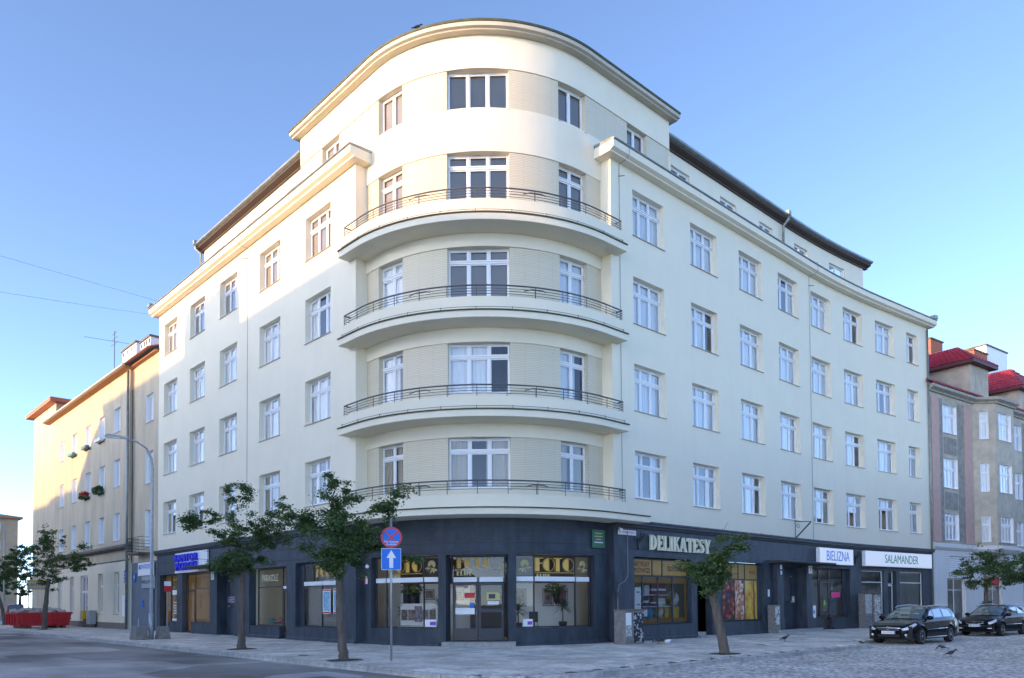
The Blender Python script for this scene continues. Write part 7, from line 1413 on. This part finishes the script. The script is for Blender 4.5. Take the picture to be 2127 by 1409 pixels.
def det_b(p, patch, S, L2, H):
    hs = lambda f, a, b: (a+(b-a)*.25*(1-f), b-(b-a)*.05*f)
    patch('headlight', L2-.36, L2-.006, .32, .62, M_HEAD, .012, shape=hs); patch('tail_light', -L2+.04, -L2+.3, .5, .7, M_REDLENS, .010)
    m = MB(); m.box(L2-.01, L2+.014, -.40, .40, .60, .70); m.build('grille', M_BLKPLASTIC).parent = p; bar_y(p, 'grille_trim', [(L2+.01, -.40, .70), (L2+.018, -.36, .605), (L2+.03, 0, .598), (L2+.018, .36, .605), (L2+.01, .40, .70), (L2+.03, 0, .715), (L2+.01, -.40, .70)], .008, M_CHROME)
    m = MB(); n = 24; f = L2+.04
    for k in range(n): a, b = 2*PI*k/n, 2*PI*(k+1)/n; m.quad((f, .062*math.cos(a), .655+.062*math.sin(a)), (f, .062*math.cos(b), .655+.062*math.sin(b)), (f, .05*math.cos(b), .655+.05*math.sin(b)), (f, .05*math.cos(a), .655+.05*math.sin(a)))
    for y0, y1, z0, z1 in ((-.04, -.015, .69, .615), (-.015, 0, .615, .65), (0, .015, .65, .615), (.015, .04, .615, .69)): m.add([(f, y0-.006, z0), (f, y0+.006, z0), (f, y1+.006, z1), (f, y1-.006, z1)], [(0, 1, 2, 3)])
    m.build('emblem', M_CHROME).parent = p; m = MB(); m.lathe([(.055, -.03), (.055, 0)], n=16, X=Matrix.Translation((L2+.03, 0, .655)) @ Matrix.Rotation(PI/2, 4, 'Y')); m.build('emblem_backing', M_BLKPLASTIC).parent = p
    m = MB(); m.box(L2-.03, L2+.02, -.72, .72, .46, .53); m.build('bumper_strip', M_BLKPLASTIC).parent = p
    for sg in (-1, 1):
        m = MB(); m.box(L2-.06, L2+.0, sg*.60-.12, sg*.60+.12, .36, .41); m.build('fog_lamp', M_HEAD).parent = p; bar_y(p, 'roof_rail', [(.2, sg*.60, 1.42), (.05, sg*.60, 1.48), (-1.1, sg*.59, 1.52), (-1.75, sg*.57, 1.48)], .015, M_ALU); bar_y(p, 'side_trim', [(1.0, sg*(S(1.0, .28)[0]+.006), .55), (-1.0, sg*(S(-1.0, .28)[0]+.006), .55)], .012, M_CHROME)
    for sg in (0, .42): bar_y(p, 'wiper', [(1.0, sg-.45, .965), (.92, sg+.12, 1.0)], .009, M_BLKPLASTIC)
VW = dict(OPEL, L=4.68, wr=.315, xf=1.38, xr=-1.32, spokes=9, detail=det_b, pz=.45, px=.03, w=[(-2.34, .74), (-2.2, .82), (-1.9, .86), (-1.0, .872), (1.0, .872), (1.6, .86), (2.0, .83), (2.2, .77), (2.29, .68), (2.34, .58)],
    top=[(-2.34, .86), (-2.2, .98), (-1.5, .99), (.6, .965), (1.05, .94), (1.6, .90), (2.0, .84), (2.2, .77), (2.30, .72), (2.34, .69)], roof=[(1.12, .94), (.7, 1.16), (.2, 1.38), (-.1, 1.45), (-.7, 1.48), (-1.5, 1.46), (-1.9, 1.41), (-2.05, 1.30), (-2.24, .98)], ws=(1.07, .18), rs=(-2.2, -1.98))
def put_car(label, ua, vc, dirx, spec, plate_txt, paint=M_CARBLACK):
    d = Vector(dirx).normalized(); rz = math.atan2(d.y, d.x); c = Vector((ua, vc))-d*spec['xf']; return car(label, (c.x, c.y, -.122), rz, spec, paint, plate_txt)
put_car('black estate car with silver roof rails parked nearest the corner', 15.75, -7.70, (-1, .04), OPEL, 'GA 4312K')
put_car('black estate car with square headlights parked second, at the right edge', 25.7, -7.84, (-1, .075), VW, 'GA 0128N')
VAN = dict(VW, H=1.85, roof=[(1.35, .98), (1.0, 1.30), (.6, 1.70), (.3, 1.80), (-.7, 1.85), (-1.8, 1.82), (-2.15, 1.72), (-2.25, 1.4), (-2.32, 1.0)], ws=(1.25, .5), rs=(-2.3, -2.16), rw=.72)
put_car('dark red van seen from behind far down the left street', 1.9, 80.6, (.25, 1), VAN, 'GA 2071', M_VANRED).location.z = -.02
# ------------------------------------------------------------------ birds
M_FEATHER = mat('dark_feathers', (.035, .04, .05), .6, var=.3, vscale=30); M_NAPE = mat('grey_nape_feathers', (.12, .125, .14), .6); M_BEAK = mat('black_beak', (.015, .015, .016), .5)
def bird(x, y, rz, label, z=0.0, sc=1.0, peck=False):
    p = place('bird', label, 'bird', (x, y, z), rz, 'dark birds on the ground'); p.scale = (sc, sc, sc)
    hx, hz = (.15, .215) if not peck else (.17, .07)
    prof = [(-.115, .10, .012, .02), (-.085, .115, .040, .036), (-.03, .125, .058, .055), (.03, .138, .056, .056), (.075, .155, .042, .045)]; prof += [(.105, .18, .032, .034), (hx-.025, hz-.005, .030, .032), (hx, hz, .033, .033), (hx+.022, hz-.002, .026, .026), (hx+.04, hz-.006, .010, .011)] if not peck else [(.105, .145, .034, .036), (.135, .11, .03, .032), (hx-.005, hz+.01, .033, .033), (hx+.015, hz-.01, .026, .026), (hx+.028, hz-.025, .010, .010)]
    m = MB(); n = 12; k = 0
    for i, (xx, zz, ry, rz_) in enumerate(prof):
        for j in range(n): a = 2*PI*j/n; m.v.append((xx, ry*math.cos(a), zz+rz_*math.sin(a)))
    for i in range(len(prof)-1):
        for j in range(n): m.f.append((i*n+j, i*n+(j+1) % n, (i+1)*n+(j+1) % n, (i+1)*n+j)); m.m.append(0 if i != 5 else 1); m.uv.append([(0, 0)]*4)
    m.f += [tuple(range(n))[::-1], tuple(range((len(prof)-1)*n, len(prof)*n))]; m.m += [0, 0]; m.uv += [[(0, 0)]*n]*2; m.build('body', [M_FEATHER, M_NAPE], smooth=True).parent = p
    m = MB(); m.add([(-.09, -.025, .115), (-.09, .025, .115), (-.235, .032, .065), (-.235, -.032, .065), (-.09, 0, .09), (-.23, 0, .055)], [(0, 1, 2, 3), (0, 3, 5, 4), (1, 4, 5, 2), (3, 2, 5)]); m.build('tail', M_FEATHER).parent = p
    for sg in (-1, 1):
        m = MB(); m.add([(.06, sg*.048, .165), (.055, sg*.062, .125), (-.06, sg*.060, .10), (-.19, sg*.02, .075), (-.06, sg*.052, .15)], [(0, 1, 2, 4), (4, 2, 3)]); m.build('wing', M_FEATHER).parent = p
        m = MB(); fx = .01+.025*sg; m.tube([(0, sg*.022, .09), (fx-.012, sg*.022, .045), (fx, sg*.022, .004)], .0055, 5); m.tube([(fx, sg*.022, .004), (fx+.035, sg*.022, .003)], .004, 4); m.tube([(fx, sg*.022, .004), (fx-.02, sg*.022, .003)], .004, 4); m.build('leg', M_BEAK).parent = p
    m = MB(); b = Vector((hx+.035, 0, hz-.006)) if not peck else Vector((hx+.024, 0, hz-.022)); d = Vector((.04, 0, -.008)) if not peck else Vector((.02, 0, -.035)); m.tube([b, b+d], [.010, .002], 6); m.build('beak', M_BEAK).parent = p
    m = MB()
    for sg in (-1, 1): m.lathe([(.0045, -.003), (.0045, .003)], c=(0, 0, 0), n=8, X=Matrix.Translation((hx+.012, sg*.029, hz+.008)) @ Matrix.Rotation(PI/2, 4, 'X'))
    m.build('eyes', M_GREYPANEL).parent = p
rv = math.atan2(-math.cos(az), math.sin(az))
bird(9.03, -11.72, rv-.05, 'dark bird striding over the setts in front of the first car', -.115, 1.0); bird(12.3, -10.4, rv+2.6, 'dark bird pecking at the setts beside the first car', -.115, .95, True)
bird(12.25, -4.67, rv+.35, 'dark bird standing on the pavement before entrance 7', .003, 1.15); bird(7.75, -1.85, rv+3.0, 'dark bird pecking beside the orange bread roll', .003, 1.15, True); bird(8.12, -1.7, rv+PI, 'dark bird standing behind the white plastic bag', .003, 1.15, True)
bird(*PT(sA(204), -.40), RT(sA(204))+.4, 'pigeon perched on the eave above the rounded corner', 23.70, 1.0)
